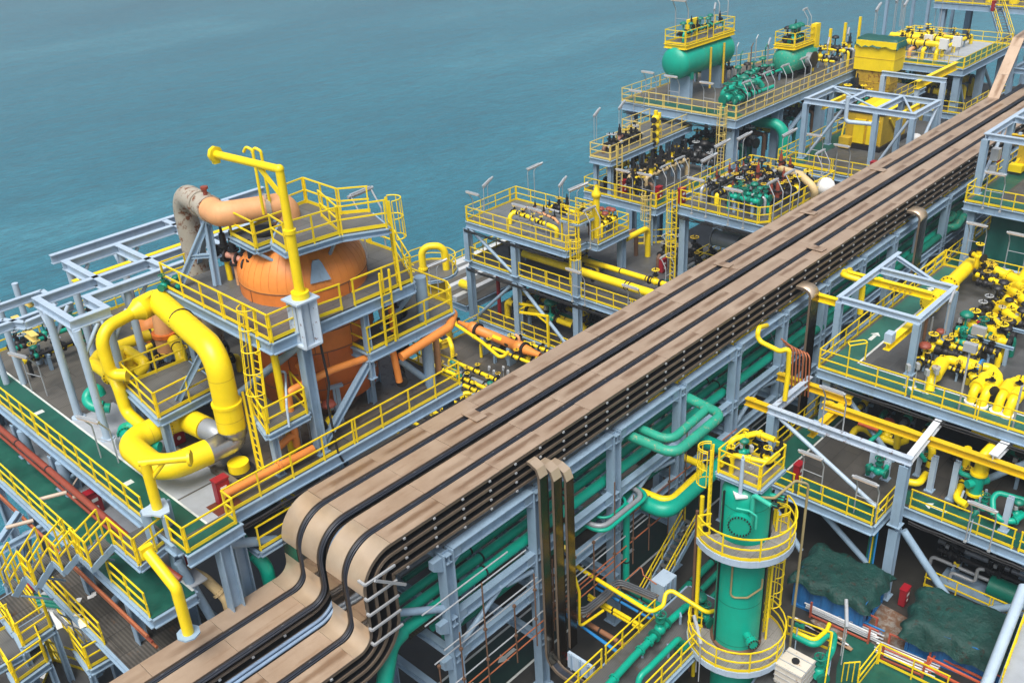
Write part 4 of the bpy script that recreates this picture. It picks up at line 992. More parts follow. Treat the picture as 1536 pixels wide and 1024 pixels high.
# ---- the big peach and rusty overhead pipe
PZ = 23.15
nz = Vector((TC.x-.1, TC.y+.3, 21.9)); c1 = A(455, 305, PZ); 
bp = thing('overhead_pipe', 'big overhead pipe, peach elbows turning to rusty grey, over the orange vessel', 'pipe', (nz.x, nz.y, 20))
P0, P1, P2, P3, P4 = Vector((nz.x, nz.y, PZ)), A(402, 311, PZ), A(330, 322, PZ), A(312, 300, PZ), A(272, 288, PZ)
mb = MB(); path = mb.path([nz, P0, P1+Vector((.0, .0, 0)), P2], .95, 8); mb.tube(path, .5, 18, raw=True); mb.build('peach_section', 'peach', bp)
low = Vector((P4.x, P4.y, LB+.2)); d = (P4-P2).normalized()
mb = MB(); path = mb.path([P1.lerp(P2, .7), P2, P2+d*1.2], .95, 8); mb.tube(path, .505, 18, raw=True); mb.build('peach_elbow', 'peach', bp)
mb = MB(); path = mb.path([P2+d*1.0, P4, low], 1.0, 9); mb.tube(path, .5, 18, raw=True); mb.build('rusty_section', 'rusty', bp)
for p, dd in ((P2+d*1.0, d), (P1, (P2-P1).normalized()), (P2+d*1.9, d)):
    mb = MB(); mb.cyl(p-dd*.1, p+dd*.1, .56, n=18); mb.build('joint_band', 'rusty', bp)
mb = MB(); q = P2+d*1.15; mb.cyl(q+Z*.45, q+Z*.8, .09, n=8); mb.cyl(q+Z*.8, q+Z*.9, .16, n=8); mb.build('vent_cap', 'redpipe', bp)
for z in (21.95, 22.15): mb = MB(); mb.cyl((nz.x, nz.y, z), (nz.x, nz.y, z+.12), .72, n=20); mb.build('flange', 'peach', bp)
af = thing('pipe_trestle', 'pale blue A frame trestle holding up the rusty overhead pipe', 'trestle', (P4.x, P4.y, EZ))
q = P2+d*1.6; top = Vector((q.x, q.y, PZ-.55))
brace(af, top-d*.6, top+d*.6, .13, tube=False); base = [A(268, 432, EZ), A(326, 428, EZ), A(296, 398, EZ)]
for bb in base: brace(af, Vector((bb.x, bb.y, EZ)), top-Z*.15, .12, tube=False)
brace(af, base[0].lerp(top, .45), base[1].lerp(top, .45), .08, tube=False)

# ---- pale blue gantry frames at the far left
gz = 19.74
ga = thing('gantry_frame', 'large pale blue steel gantry of open square bays at the far left', 'gantry', (15, 40, LB))
YA, YB, YC, YD = 43.4, 40.4, 38.8, 37.0
XA, XB, XC = 12.78, 15.4, 14.2
def gb(a, b): beam(ga, (a[0], a[1], gz-.22), (b[0], b[1], gz-.22), .44, .28, 'steel_pale', 'gantry_beam')
gb((XB-.15, YA), (25, YA)); gb((XB-.15, YA+1.2), (27, YA+1.2)); gb((XA-.14, YB), (25, YB)); gb((XC-.14, YC), (21.5, YC)); gb((XA-.14, YD), (XC+.14, YD))
gb((XB, YA-.15), (XB, YC+.15)); gb((XA, YB-.15), (XA, YD+.15)); gb((XC, YC-.15), (XC, YD+.15)); gb((17.9, YA-.15), (17.9, YC+.15)); gb((21.0, YA+1.0), (21.0, YC)); gb((24.5, YA+1.0), (24.5, YB))
for x, y in ((XA, 39.6), (XA, 36.9), (XB+.1, YA), (XC, YD+.2), (18, YA), (22, YA), (18, YC), (16.0, YC+.1), (24.5, YA)):
    mb = MB(); mb.cyl((x, y, LB), (x, y, gz-.45), .17, n=12); mb.cyl((x, y, LB), (x, y, LB+.05), .3, n=12); mb.build('gantry_leg', 'steel_pale', ga)
    for dx, dy in ((.9, 0), (0, .8)):
        if (x, y) != (XB+.1, YA) or dx: brace(ga, (x, y, gz-1.7), (x+dx, y+dy, gz-.5), .09, 'steel_pale')
t = thing('runway_beam', 'mustard yellow hoist beam slung under the far left gantry', 'hoist beam', (18, 42, gz))
beam(t, (15.0, 42.0, gz-.75), (27, 42.0, gz-.75), .5, .3, 'yellow', 'runway'); 
for x in (15.4, 17.9, 21): mb = MB(); mb.bar((x, 42, gz-.5), (x, 42, gz-.44), .3, .3); mb.build('hanger', 'steel_pale', t)
g2 = thing('gantry_frame', 'smaller pale blue gantry with cut corner at the left picture edge', 'gantry', (12, 45, LB))
z2 = 18.6; cc = [A(-30, 500, z2), A(6, 484, z2), A(38, 480+8, z2), A(110, 458, z2), A(64, 440, z2), A(-30, 472, z2)]
for a, b in ((0, 1), (1, 2), (2, 3), (4, 5)): beam(g2, cc[a], cc[b], .36, .22, 'steel_pale', 'gantry_beam')
beam(g2, A(-30, 505, z2), A(85, 462, z2), .36, .22, 'steel_pale', 'gantry_beam'); beam(g2, cc[4], A(82, 452, z2), .36, .22, 'steel_pale', 'gantry_beam')
for p, q in (((9, 494), (36, 575)), ((40, 470), (60, 545)), ((-4, 540), (10, 575))):
    b = A(q[0], q[1], LB); mb = MB(); mb.cyl((b.x, b.y, LB), (b.x, b.y, z2-.18), .15, n=12); mb.build('gantry_leg', 'steel_pale', g2)
for k, (a, b) in enumerate((((22, 478), (32, 486)), ((35, 448), (48, 456)), ((40, 498), (54, 508)))): 
    mb = MB(); mb.ibeam(A(*a, z2-.4), A(*b, z2-.4), .3, .3, .05); one(mb, 'trolley_beam', 'cream_rail', 'short cream beam under the cut corner gantry, '+['nearest the left edge', 'farthest out over the rail', 'closest to the yellow pipe'][k], 'beam', 'cream trolley beams')

# ---- yellow pipe loops
VX, VY = 15.31, 30.68; yt = 19.3
yl = thing('yellow_pipe_loop', 'huge bright yellow pipe loop swinging round the square platform on the left', 'pipe', (VX, VY, LB))
R_ = .5
top = [A(205, 463, yt), A(240, 451, yt)]
path = MB().path([Vector((VX, VY, 16.9)), Vector((VX, VY, yt)), A(236, 450, yt)], .95, 8); mb = MB(); mb.tube(path, R_, 20, raw=True); mb.build('upper_run', 'yellow', yl)
a0, a1 = A(243, 454, yt), A(236, 450, yt); CREST = a0.copy(); r0 = A(196, 471, yt-.1); dd = (r0-a1).normalized()
path = MB().path([a0, a1, a1+dd*.9], .5, 5); mb = MB(); mb.tube(path, R_, 20, raw=True); mb.build('elbow', 'yellow', yl)
mb = MB(); mb.cyl(a1+dd*.85, r0, R_, .26, 20); mb.build('reducer', 'yellow', yl)
s0 = A(148, 497, yt-.15); s1 = Vector((s0.x, s0.y, H(562, s0))); s2 = A(192, 562, s1.z)
path = MB().path([r0-dd*.02, s0, s1, s2], .75, 7); mb = MB(); mb.tube(path, .26, 16, raw=True); mb.build('thin_run', 'yellow', yl)
mb = MB(); mb.cyl((VX, VY, 15.9), (VX, VY, 17.0), .56, n=20); mb.cyl((VX, VY, 16.98), (VX, VY, 17.1), .59, n=20); mb.build('sleeve', 'yellow', yl)
lo = 15.35; B0 = Vector((VX, VY, 15.95)); B1 = Vector((VX, VY, lo)); B2 = A(322, 676, lo); C = [B1, A(300, 688, lo), A(203, 694, lo), A(200, 652, lo), A(262, 628, lo)]
path = MB().path([B0, Vector((VX, VY, lo)), Vector((VX-1.2, VY+.05, lo))], .5, 6); mb = MB(); mb.tube(path, .6, 20, raw=True, radii=[.56]*2+[.5]*(len(path)-2)); mb.build('steel_elbow', 'bare_steel', yl)
u0 = Vector((VX-1.15, VY+.05, lo)); c0 = Vector((12.25, VY+.25, lo)); c1_ = Vector((12.35, 33.9, lo)); c2 = Vector((14.0, 33.9, lo)); c3 = Vector((14.75, 33.4, lo)); c4 = Vector((15.0, 32.3, lo)); c5 = Vector((15.1, 32.1, LB))
path = MB().path([u0, c0, c1_, c2], 1.3, 9); mb = MB(); mb.tube(path, .51, 20, raw=True); mb.build('lower_run', 'yellow', yl)
path = MB().path([c2, c3+Vector((.1, .4, 0)), c4], .9, 6); mb = MB(); mb.tube(path, .49, 20, raw=True); mb.build('lower_elbow', 'yellow', yl)
path = MB().path([c4, Vector((15.15, 31.5, lo)), Vector((15.3, 31.3, LB))], .5, 6); mb = MB(); mb.tube(path, .44, 16, raw=True); mb.build('dark_elbow', 'grey_pipe', yl)
for x in (0, .14): mb = MB(); mb.cyl((13.85+x, 33.9, lo), (13.94+x, 33.9, lo), .62, n=24); mb.build('flange', 'yellow', yl)
mb = MB()
for k in range(26): a = 6.283*k/26; mb.cyl((13.82, 33.9+.58*math.cos(a), lo+.58*math.sin(a)), (14.12, 33.9+.58*math.cos(a), lo+.58*math.sin(a)), .03, n=5)
mb.build('flange_bolts', 'black', yl)
mb = MB(); mb.slab([(14.55, 33.55), (14.75, 33.55), (14.75, 33.63), (14.55, 33.63)], lo+.5, lo+.9); mb.build('lifting_eye', 'yellow', yl)
mb = MB(); q = (a0+Vector((VX, VY, yt)))/2; e = (Vector((VX, VY, yt))-a0).normalized(); q = a0+e*2.3; mb.cyl(q-e*.04, q+e*.04, R_+.03, n=20); mb.build('strap', 'black', yl)
for q, e, r_ in ((a0+e*1.2, e, R_), (a0+e*3.6, e, R_), (Vector((VX, VY, 18.2)), Z, R_), (Vector((VX, VY, 16.4)), Z, .56), (Vector((13.2, VY+.25, lo)), Vector((1, 0, 0)), .51), (Vector((13.3, 33.9, lo)), Vector((1, 0, 0)), .51)): mb = MB(); mb.cyl(q-e*.012, q+e*.012, r_+.006, n=20, caps=False); mb.build('weld_seam', 'yellow_old', yl)
t = thing('drain_flange', 'yellow pipe stub in a round black flange on the deck under the loop', 'flange', (15.0, 30.2, LB)); mb = MB(); mb.cyl((15.0, 30.2, LB+.09), (15.0, 30.2, LB+.55), .42, n=18); mb.build('stub', 'yellow', t); mb = MB(); mb.cyl((15.0, 30.2, LB+.09), (15.0, 30.2, LB+.2), .6, n=18); mb.build('flange', 'black', t)
z1 = 16.6
pipe([A(140, 545, z1), A(172, 568, z1), A(178, 580, z1-.2), Vector((A(180, 582, z1-.2).x, A(180, 582, z1-.2).y, 15.2)), A(215, 640, 14.9)], .26, 'yellow', 'yellow pipe elbowing down beside the square platform inside the loop', fil=.5, flanges=[.35], n=14)
pipe([A(140, 545, z1), A(150, 530, z1), A(215, 505, z1), A(250, 495, z1), A(272, 530, z1), A(275, 560, 15.6)], .26, 'yellow', 'yellow pipe arching over the square platform, its far end bending down', fil=.5, bands=[.45, .8], n=14)
pipe([A(178, 545, 16.9), A(178, 517, 17.1), A(220, 545, 16.7), A(208, 560, 16.3)], .24, 'yellow', 'yellow hairpin pipe joining the yellow block valve', fil=.45, n=14)
q = A(198, 556, 16.2); t = thing('block_valve', 'chunky yellow block valve in front of the hairpin pipe', 'valve', q); mb = MB(); mb.cyl(q+Vector((-.5, 0, .1)), q+Vector((.5, 0, .1)), .3, n=14); mb.cyl(q+Z*.3, q+Z*.6, .22, n=12); mb.build('valve_body', 'yellow', t); mb = MB()
for s in (-.5, .5): mb.cyl(q+Vector((s-.05, 0, .1)), q+Vector((s+.05, 0, .1)), .36, n=14)
mb.build('flange', 'black', t); mb = MB(); mb.cyl(q+Z*.6, q+Z*.68, .26, n=12); mb.build('cap', 'yellow', t)
t = thing('davit_crane', 'short yellow davit on the grey pedestal near the red fire box', 'davit crane', (11.1, 29.2, LB+1.2))
b = Vector((11.1, 29.2, LB+1.1)); mb = MB(); mb.cyl(b-Z*.3, b+Z*2.0, .19, n=14); mb.build('post', 'yellow', t); tp = b+Z*2.0; e = Vector((.75, -.66, 0)).normalized(); mb = MB(); mb.tube([tp-e*.2, tp+e*1.55], .14, 12); mb.build('boom', 'yellow', t); mb = MB(); mb.cyl(tp+e*1.5, tp+e*1.6, .3, n=6); mb.build('boom_head', 'yellow', t); mb = MB(); mb.tube([b+Z*1.2, tp+e*.7], .09, 8); mb.build('knee_brace', 'yellow', t)
t = thing('crane_pedestal', 'pale grey pedestal with plate top under the short yellow davit', 'pedestal', (11.1, 29.2, LB)); b = Vector((11.1, 29.2, LB)); mb = MB()
for i in range(3): a = 2.1*i+.4; mb.bar(b+Vector((.45*math.cos(a), .45*math.sin(a), -.6)), b+Vector((.45*math.cos(a), .45*math.sin(a), 1.05)), .1, .35, up=(math.cos(a), math.sin(a), 0))
mb.build('pedestal_body', 'steel_blue', t); mb = MB(); mb.slab([(b.x+.58*math.cos(6.283*k/10)*(1 if k % 3 else .7), b.y+.58*math.sin(6.283*k/10)*(1 if k % 3 else .7)) for k in range(10)], LB+1.05, LB+1.12); mb.build('top_plate', 'steel_pale', t)
q = A(285, 935, LW); t = thing('davit_crane', 'old yellow bent davit post on the lower green walkway beside the tray', 'davit crane', (10.6, 26.2, LW)); b = A(283, 950, LW); mb = MB(); mb.tube([b, b+Z*2.1, b+Vector((-.1, 1.35, 3.0))], .2, 14, fil=.25); mb.build('post', 'yellow', t); mb = MB(); mb.box(b+Vector((-.1, 1.4, 3.02)), (.45, .2, .45)); mb.build('post_head', 'yellow', t); mb = MB(); mb.cyl(b, b+Z*.06, .42, n=8); mb.build('base_plate', 'steel_blue', t)
# ---- orange horizontal vessel behind the yellow pipes
hv = thing('horizontal_vessel', 'small horizontal orange vessel with dished end behind the yellow pipes', 'vessel', (17, 37, LB)); c = A(205, 500, 16.0); e = Vector((1, -.05, 0)).normalized()
mb = MB(); mb.lathe(c, e, [(0, 0), (.1, .4), (.3, .62), (.5, .72), (4.2, .72), (4.5, .5), (4.6, 0)], 20); mb.build('shell', 'orange', hv); mb = MB()
for k in (.9, 1.7): mb.cyl(c+e*k-e*.02, c+e*k+e*.02, .735, n=20)
mb.build('shell_band', 'orange_deep', hv); mb = MB()
for k in (1.0, 3.6): mb.box(c+e*k-Z*1.3, (.3, 1.1, 1.2))
mb.build('saddle', 'steel_blue', hv)
q = A(240, 470, 17.8); mb = MB(); w0 = Vector((q.x, q.y, 16.0)); mb.cyl(w0, w0+Z*.8, .5, n=16); mb.cyl(w0+Z*.8, w0+Z*2.0, .44, .36, 16); mb.build('nozzle', 'peach', hv); mb = MB(); mb.cyl(w0+Z*.72, w0+Z*.9, .58, n=18); mb.build('flange', 'orange_deep', hv)
pipe([A(205, 640, 14.7), A(182, 655, 14.7), A(180, 662, 14.4), Vector((A(180, 662, 14.4).x, A(180, 662, 14.4).y, LB))], .2, 'grey_pipe', 'short grey elbow at the deck beside the blue gantry leg')
pipe([A(152, 592, 15.4), A(146, 580, 15.8), A(128, 592, 15.5), A(134, 610, 15.2), A(165, 612, 15.0)], .22, 'green', 'green pipe curling behind a gantry leg on the left deck', fil=.5, flanges=[.85], n=14)
pipe([A(205, 640, 14.8), A(182, 640, 14.8), A(196, 668, 14.8), A(240, 670, 14.8)], .22, 'green', 'green elbow pipe running under the yellow loop', fil=.45, flanges=[.3], n=14)
# ---- orange lines
pipe([A(335, 742, LB+.55), A(470, 672, LB+.55)], .16, 'orange', 'long orange pipe lying along the deck rail below the vessel', flanges=[.6])
pipe([A(440, 622, 16.0), Vector((18.1, 29.6, 17.4)), Vector((22.6, 28.95, 18.0))] if False else [Vector((17.2, 29.3, 15.1)), Vector((17.2, 29.3, 17.15)), Vector((19.2, 29.0, 17.35)), Vector((22.3, 28.95, 17.0)), Vector((22.5, 29.0, 15.3))], .15, 'orange', 'orange pipe climbing from the deck and crossing in front of the vessel', fil=.3)
pipe([Vector((16.4, 29.4, 14.9)), Vector((17.2, 29.3, 15.3)), Vector((17.2, 29.3, 14.6))], .15, 'orange', 'short orange pipe stub below the ladder landing', fil=.2)
pipe([Vector((22.4, 29.3, 19.6)), Vector((22.6, 29.1, 19.6)), Vector((22.6, 29.1, 17.7))], .14, 'orange', 'orange elbow pipe standing on the middle platform')
pipe([Vector((22.5, 28.7, 16.6)), Vector((25.2, 28.5, 17.0)), Vector((26.0, 29.0, 17.2)), Vector((26.0, 30, 17.2))], .2, 'orange', 'orange pipe passing under the middle platform to its far right', fil=.3)
pipe([Vector((25.3, 29.6, LB+.2)), Vector((25.3, 29.6, 16.6))], .15, 'peach', 'upright peach pipe behind the round blue column')
# ------------------------------------------------------------------ the yellow skid between the two left modules
gd = thing('skid_deck', 'dark low deck crowded with yellow pipes between the orange vessel and the next tower', 'deck', (36, 38, 0))
platform(gd, [(27, 28.6), (46.9, 28.6), (46.9, 49.5), (27, 49.5)], 1.6, .4, 'plank_deck', rails=[[(46.9, 49.5), (30, 49.5)]], cols=[(30, 30), (44, 30), (44, 47)], joist=3)
yt_ = thing('storage_tank', 'stubby yellow tank with hooped rail top right of the orange vessel', 'tank', A(652, 515, 2.0)); c = A(655, 517, 2.0)+Vector((.8, .75, 0)); zt = 7.6
mb = MB(); mb.lathe((c.x, c.y, 0), Z, [(1.6, 1.15), (zt-.2, 1.15), (zt, .9), (zt+.05, 0)], 28); mb.build('shell', 'yellow_tank', yt_)
mb = MB(); mb.lathe((c.x, c.y, 0), Z, [(2.0, 1.2), (2.12, 1.24), (2.2, 1.2)], 28); mb.bar((c.x-.85, c.y-.8, 2), (c.x-.85, c.y-.8, zt-.3), .06, .06); mb.build('base_ring', 'yellow_old', yt_)
rp = thing('round_platform', 'round railed platform on top of the stubby yellow tank', 'platform', (c.x, c.y, zt)); R0 = 1.9
pts = [Vector((c.x+R0*math.cos(a), c.y+R0*math.sin(a), zt+.1)) for a in [-1.3+.42*k for k in range(12)]]
platform(rp, [(c.x+R0*math.cos(6.283*k/16), c.y+R0*math.sin(6.283*k/16)) for k in range(16)], zt+.1, .2, 'grating', rails=[pts], beams=True, joist=1)
zb = zt+.1
pipe([(c.x-.5, c.y+.3, zb), (c.x-.5, c.y+.3, zb+1.9), (c.x+.75, c.y-.85, zb+1.9), (c.x+.75, c.y-.85, zb)], .26, 'yellow', 'yellow upside down U pipe on the round platform', fil=.7, flanges=[.04], n=14)
lamp_at(652, 441, zb, -.5, 'tilted tube lamp beside the yellow U pipe', 'mast')
ex = thing('heat_exchanger', 'long orange horizontal exchanger with black ring flanges beside the trays', 'heat exchanger', A(760, 530, 2)); ez = 3.3
a, b = A(688, 483, ez), A(815, 535, ez); d = (b-a).normalized(); L = (b-a).length
mb = MB(); mb.lathe(a, d, [(0, .14), (.5, .16), (1.3, .3), (1.35, .3)], 20); mb.build('cone_end', 'orange', ex)
mb = MB(); mb.lathe(a, d, [(1.35, 0), (1.36, .46), (2.0, .46), (2.01, .36), (L-2.6, .36), (L-2.59, .46), (L-1.9, .46), (L-1.89, 0)], 24); mb.build('shell', 'orange', ex)
mb = MB(); mb.lathe(a, d, [(L-1.9, .4), (L-.9, .24), (L-.3, .2)], 20); mb.build('cone_end', 'orange', ex)
for t in (2.1, L-1.8):
    mb = MB(); mb.cyl(a+d*(t-.09), a+d*(t-.01), .54, n=22); mb.cyl(a+d*(t+.01), a+d*(t+.09), .54, n=22); mb.build('ring_flange', 'black', ex)
mb = MB(); s = d.cross(Z); q = a+d*3.9; mb.add([q+s*.34+Z*.13, q+d*.9+s*.34+Z*.13, q+d*.9+s*.2+Z*.305, q+s*.2+Z*.305], [(0, 1, 2, 3)]); 
for v in mb.v: v += (v-(a+d*(v-a).dot(d))).normalized()*.012
mb.build('name_plate', 'yellow', ex)
mb = MB(); q = a+d*5.2+s*.365; mb.bar(q, q+d*.35, .02, .2); mb.build('dark_plate', 'black', ex)
mb = MB(); q = a+d*(L-2.3)+Z*.45; mb.tube([q, q+Z*.35, q+Z*.45-d*.35], .1, 8); mb.build('nozzle', 'peach', ex)
for t in (2.8, L-3.2): mb = MB(); q = a+d*t; mb.box((q.x, q.y, 2.3), (.3, .7, 1.4), math.atan2(d.y, d.x)); mb.build('saddle', 'steel_blue', ex)
use('valve_bk', A(682, 478, ez), math.atan2(d.y, d.x), 'black valve at the thin end of the orange exchanger, near the yellow tank', None, .8)
place = 'on the yellow skid left of the trays'
pipe([A(678, 462, 4.0), A(668, 470, 4.0), A(682, 480, 3.6), A(684, 487, 3.4), A(722, 512, 3.2), A(752, 538, 3.2), A(762, 528, 3.2)], .13, 'yellow', 'bright yellow zigzag pipe in front of the orange exchanger', fil=.3, flanges=[.5])
pipe([A(660, 520, 2.0), A(658, 512, 3.6), A(672, 504, 3.8), A(678, 520, 3.4), Vector((A(678, 520, 3.4).x, A(678, 520, 3.4).y, 1.7))], .17, 'yellow', 'yellow arch pipe with black joint before the stubby yellow tank', fil=.35, bands=[.4])
pipe([A(690, 595, 2.4), A(697, 590, 2.6), A(728, 588, 2.6)], .17, 'yellow', 'short yellow elbow pipe at the edge of the leftmost tray', fil=.3)
manifold(33, 37.6, 39.5, 46.5, 1.6, 'y', 6, ['yellow', 'black', 'yellow', 'galv'], ['valve_bk', 'valve_yb', 'valve_yb'], 'on the yellow skid', 'orange vessel', h=1.0, r=.12, per=3)
manifold(37.8, 40.6, 39.5, 46.5, 1.6, 'y', 4, ['yellow', 'yellow', 'grey_pipe', 'yellow'], ['valve_yb', 'valve_bk', 'act_gn'], 'on the skid by the exchanger', 'yellow tank', h=1.2, r=.14, per=3, vs=.8)
manifold(34, 40, 38.6, 41.6, 1.6, 'x', 4, ['yellow', 'grey_pipe', 'yellow', 'black'], ['valve_yb', 'valve_bk', 'valve_yb'], 'on the skid nearest the tower', 'yellow tank', h=.7, r=.11, per=3)
manifold(30.5, 35, 43, 48, 1.6, 'y', 5, ['yellow', 'green_dark', 'yellow', 'brown'], ['valve_yb', 'relief_bk', 'valve_bk'], 'on the skid under the round platform', 'orange vessel', h=1.3, r=.14, per=4)
manifold(43, 46.5, 38, 46, 1.6, 'y', 4, ['yellow', 'grey_pipe', 'brown', 'yellow'], ['valve_yb', 'valve_bg'], 'behind the round platform', 'trays', h=1.0, r=.12, per=3)
for k in range(6):
    p = A(735+k*7, 572+(k % 3)*6, 1.6); use('gauge', (p.x, p.y, 1.6), .6, f'grey instrument post, {nth(k)} from the left on the yellow skid', 'instrument posts on the skid', .8)
for px, py, hh, la in ((777, 500, 2.6, 'left'), (823, 520, 2.6, 'right')):
    p = A(px, py, 2.1); t = thing('hoist_arm', f'small yellow swing jib by the lowest tower deck, {la} one of two', 'swing jib', (p.x, p.y, 2.1), 'small swing jibs'); s = 1 if la == 'left' else -1
    mb = MB(); mb.bar(p, p+Z*hh, .16, .16); mb.build('post', 'yellow', t); e = Vector((.35, -.94, 0))*s; mb = MB(); mb.bar(p+Z*(hh-.05), p+Z*(hh-.05)+e*2.2, .12, .16); mb.build('jib', 'yellow', t); mb = MB(); mb.bar(p+Z*(hh-.7), p+Z*(hh-.1)+e*.8, .1, .1); mb.build('gusset', 'yellow', t)

# ------------------------------------------------------------------ three storey tower in the middle
G = thing('process_tower', 'open three storey blue steel tower with yellow rails left of the trays', 'process tower', (50, 42, 0))
GX, GY0, GY1, G3, G2, G1 = 47.2, 39.5, 50.4, 10.2, 7.0, 2.1
platform(G, [(GX, GY0+1), (GX+2.2, GY0+1), (GX+2.2, GY0), (GX+5.8, GY0), (GX+5.8, GY1), (GX, GY1)], G3, .5, 'grating_blue', rails=[[(GX, 50.3), (GX, 40.5), (GX+.6, 40.1)], [(GX, 50.4), (GX+4.9, 50.4), (GX+5.6, 50.4), (GX+5.6, 41)], [(GX+2.2, 39.5), (GX+5.8, 39.5), (GX+5.8, 40.6)]], joist=1.5)
platform(G, [(GX, 29), (60, 29), (60, 39), (GX+9, 50.4), (GX, 50.4)], G2, .5, 'grating_dark', rails=[[(GX, 50.2), (GX, 45.6)], [(GX, 45.2), (GX, 39.9)], [(GX, 39.3), (GX, 29.2)], [(GX+.1, 50.4), (GX+9, 50.4)], [(60, 36), (56.6, 36), (56.6, 34.2)], [(60, 39.2), (57, 42)]], joist=2)
platform(G, [(GX, 29), (60, 29), (60, 50.4), (GX, 50.4)], G1, .5, 'plank_deck', rails=[[(GX, 49.8), (GX, 45.6)], [(GX, 45.2), (GX, 39.9)], [(GX, 39.3), (GX, 30)]], joist=2)
for zz, zs in ((G2, 'p'),):
    mb = MB(); mb.slab([(49.8, 29.2), (56, 29.2), (56, 33.2), (53, 36.5), (53, 31.3), (49.8, 31.3)], zz, zz+.006); mb.build('green_paint', 'deck_green', G)
    mb = MB(); mb.slab([(49.7, 31.3), (53, 31.3), (53, 31.42), (49.7, 31.42)], zz+.004, zz+.012); mb.slab([(56.02, 29.2), (56.14, 29.2), (56.14, 33.2), (56.02, 33.2)], zz+.002, zz+.012); mb.build('walkway_line', 'marking', G)
for y in (50.3, 45.4, 39.6, 33.5):
    column(G, (GX-.02, y), 0, G1-.56, .5); 
    column(G, (GX-.02, y), G1+.005, G2-.56, .5); 
    if y > 34: column(G, (GX-.02, y), G2+.005, G3-.56, .5)
for x, y in ((GX+5.6, 40), (GX+5.6, 50.2), (59, 38)): column(G, (x, y), 0, (G3 if x < 58 else G2)-.56, .5)
brace(G, (GX, 50.0, G3-.6), (GX, 45.8, G2+.1), .13); brace(G, (GX, 45.6, G2-.6), (GX, 50.0, G1+.1), .13); brace(G, (GX, 45.2, G2-.6), (GX, 40.0, G1+.1), .14)
p = A(822, 378, G3); q = Vector((GX+.9, 40.2, 0)); ladder(G, (q.x-.9, q.y-.35, G2), (q.x-.9, q.y-.35, G3), (-.3, -1, 0), cage=True, c0=2.0)
# piping on its top deck
pipe([A(765, 336, G3), A(765, 322, G3+.7), A(775, 318, G3+.8), A(828, 340, G3+.8), A(836, 344, G3+.7), A(835, 356, G3)], .17, 'yellow', 'yellow pipe with black clamps along the front of the tower top deck', fil=.35, bands=[.2, .25, .3, .36, .62, .67, .74])
for k, (px, py) in enumerate(((772, 318), (784, 323), (800, 330), (812, 334))): use('valve_yb', A(px, py, G3+.8), math.pi/2, f'black flanged valve on the front pipe of the tower top, {nth(k)} from the sea', 'valves on the tower top pipe', .6)
pipe([A(786, 316, G3+.1), A(790, 311, G3+.8), A(832, 328, G3+.8), A(838, 335, G3+.7)], .09, 'peach', 'thin peach and black pipe behind the front yellow pipe on the tower top', fil=.25, bands=[.3, .5, .7, .8])
for k, (px, py) in enumerate(((803, 315), (816, 322), (832, 330))): use('relief_pk', A(px, py, G3+.6), 1.0, f'small pink capped relief valve on the tower top deck, {nth(k)} from the sea', 'relief valves on the tower top', .6)
manifold(GX+4.0, GX+5.4, 41, 46.5, G3, 'y', 2, ['galv', 'yellow'], ['valve_bk', 'relief_yb', 'act_bk'], 'at the back of the tower top deck', 'sea side', h=.7, r=.12, per=4)
q = A(895, 356, G3); t = pipe([(q.x, q.y, G3), (q.x, q.y, G3+3.2)], .24, 'yellow', 'tall yellow pipe stack with capped top on the tower top deck', n=14); mb = MB(); mb.lathe((q.x, q.y, 0), Z, [(G3+3.0, .24), (G3+3.05, .34), (G3+3.3, .34), (G3+3.5, .18), (G3+3.9, .1)], 14); mb.build('stack_cap', 'yellow', t)
cg = thing('valve_cage', 'yellow tubular cage platform round pipes on the tower top deck', 'platform', (q.x-1, q.y+.8, G3)); w0 = Vector((q.x-1.4, q.y+.6, 0))
platform(cg, [(w0.x-.7, w0.y-.7), (w0.x+.9, w0.y-.7), (w0.x+.9, w0.y+.9), (w0.x-.7, w0.y+.9)], G3+1.7, .12, 'grating', rails=[[(w0.x-.7, w0.y+.9), (w0.x-.7, w0.y-.7), (w0.x+.9, w0.y-.7), (w0.x+.9, w0.y+.9)]], joist=1)
for dx, dy in ((-.65, -.65), (.85, -.65), (-.65, .85), (.85, .85)): mb = MB(); mb.bar((w0.x+dx, w0.y+dy, G3), (w0.x+dx, w0.y+dy, G3+1.6), .1, .1); mb.build('leg', 'yellow_rail', cg)
ladder(cg, (w0.x-.8, w0.y-.2, G3-3), (w0.x-.8, w0.y-.2, G3+1.7), (-1, -.4, 0), cage=False)
manifold(GX+3.1, GX+5.2, 39.8, 41.2, G3, 'x', 3, ['yellow', 'yellow', 'brown'], ['valve_yb', 'act_yl', 'valve_bk'], 'by the stack on the tower top', 'trays', h=.9, r=.13, per=2)
# piping inside the storeys
pipe([(GX+1.5, 46, G2+1.1), (GX+1.5, 33.4, G2+1.1), (GX+1.6, 31.6, G2+1.0), (GX+1.6, 31.2, G2)], .3, 'yellow', 'thick yellow pipe along the middle storey of the tower ending in an elbow', fil=.7, bands=[.35, .62, .64, .8], n=14)
pipe([(GX+3.4, 44, G2+1.0), (GX+3.4, 34.6, G2+1.0), (GX+3.4, 33.6, G2+.9), (GX+3.4, 33.4, G2)], .2, 'yellow', 'yellow pipe with black collars behind the thick one in the middle storey', fil=.45, bands=[.5, .7, .72, .74, .86, .88, .9], n=12)
use('valve_yb', (GX+3.4, 35.4, G2+1.0), math.pi/2, 'yellow valve between black collars in the middle storey near the trays', None, 1.1)
pipe([(GX+5.9, 39.8, G3-.9), (GX+8.6, 39.8, G3-.9), (GX+8.6, 39.8, G2)], .22, 'yellow', 'yellow arched pipe leaving the tower top towards the far deck, front one', fil=.5)
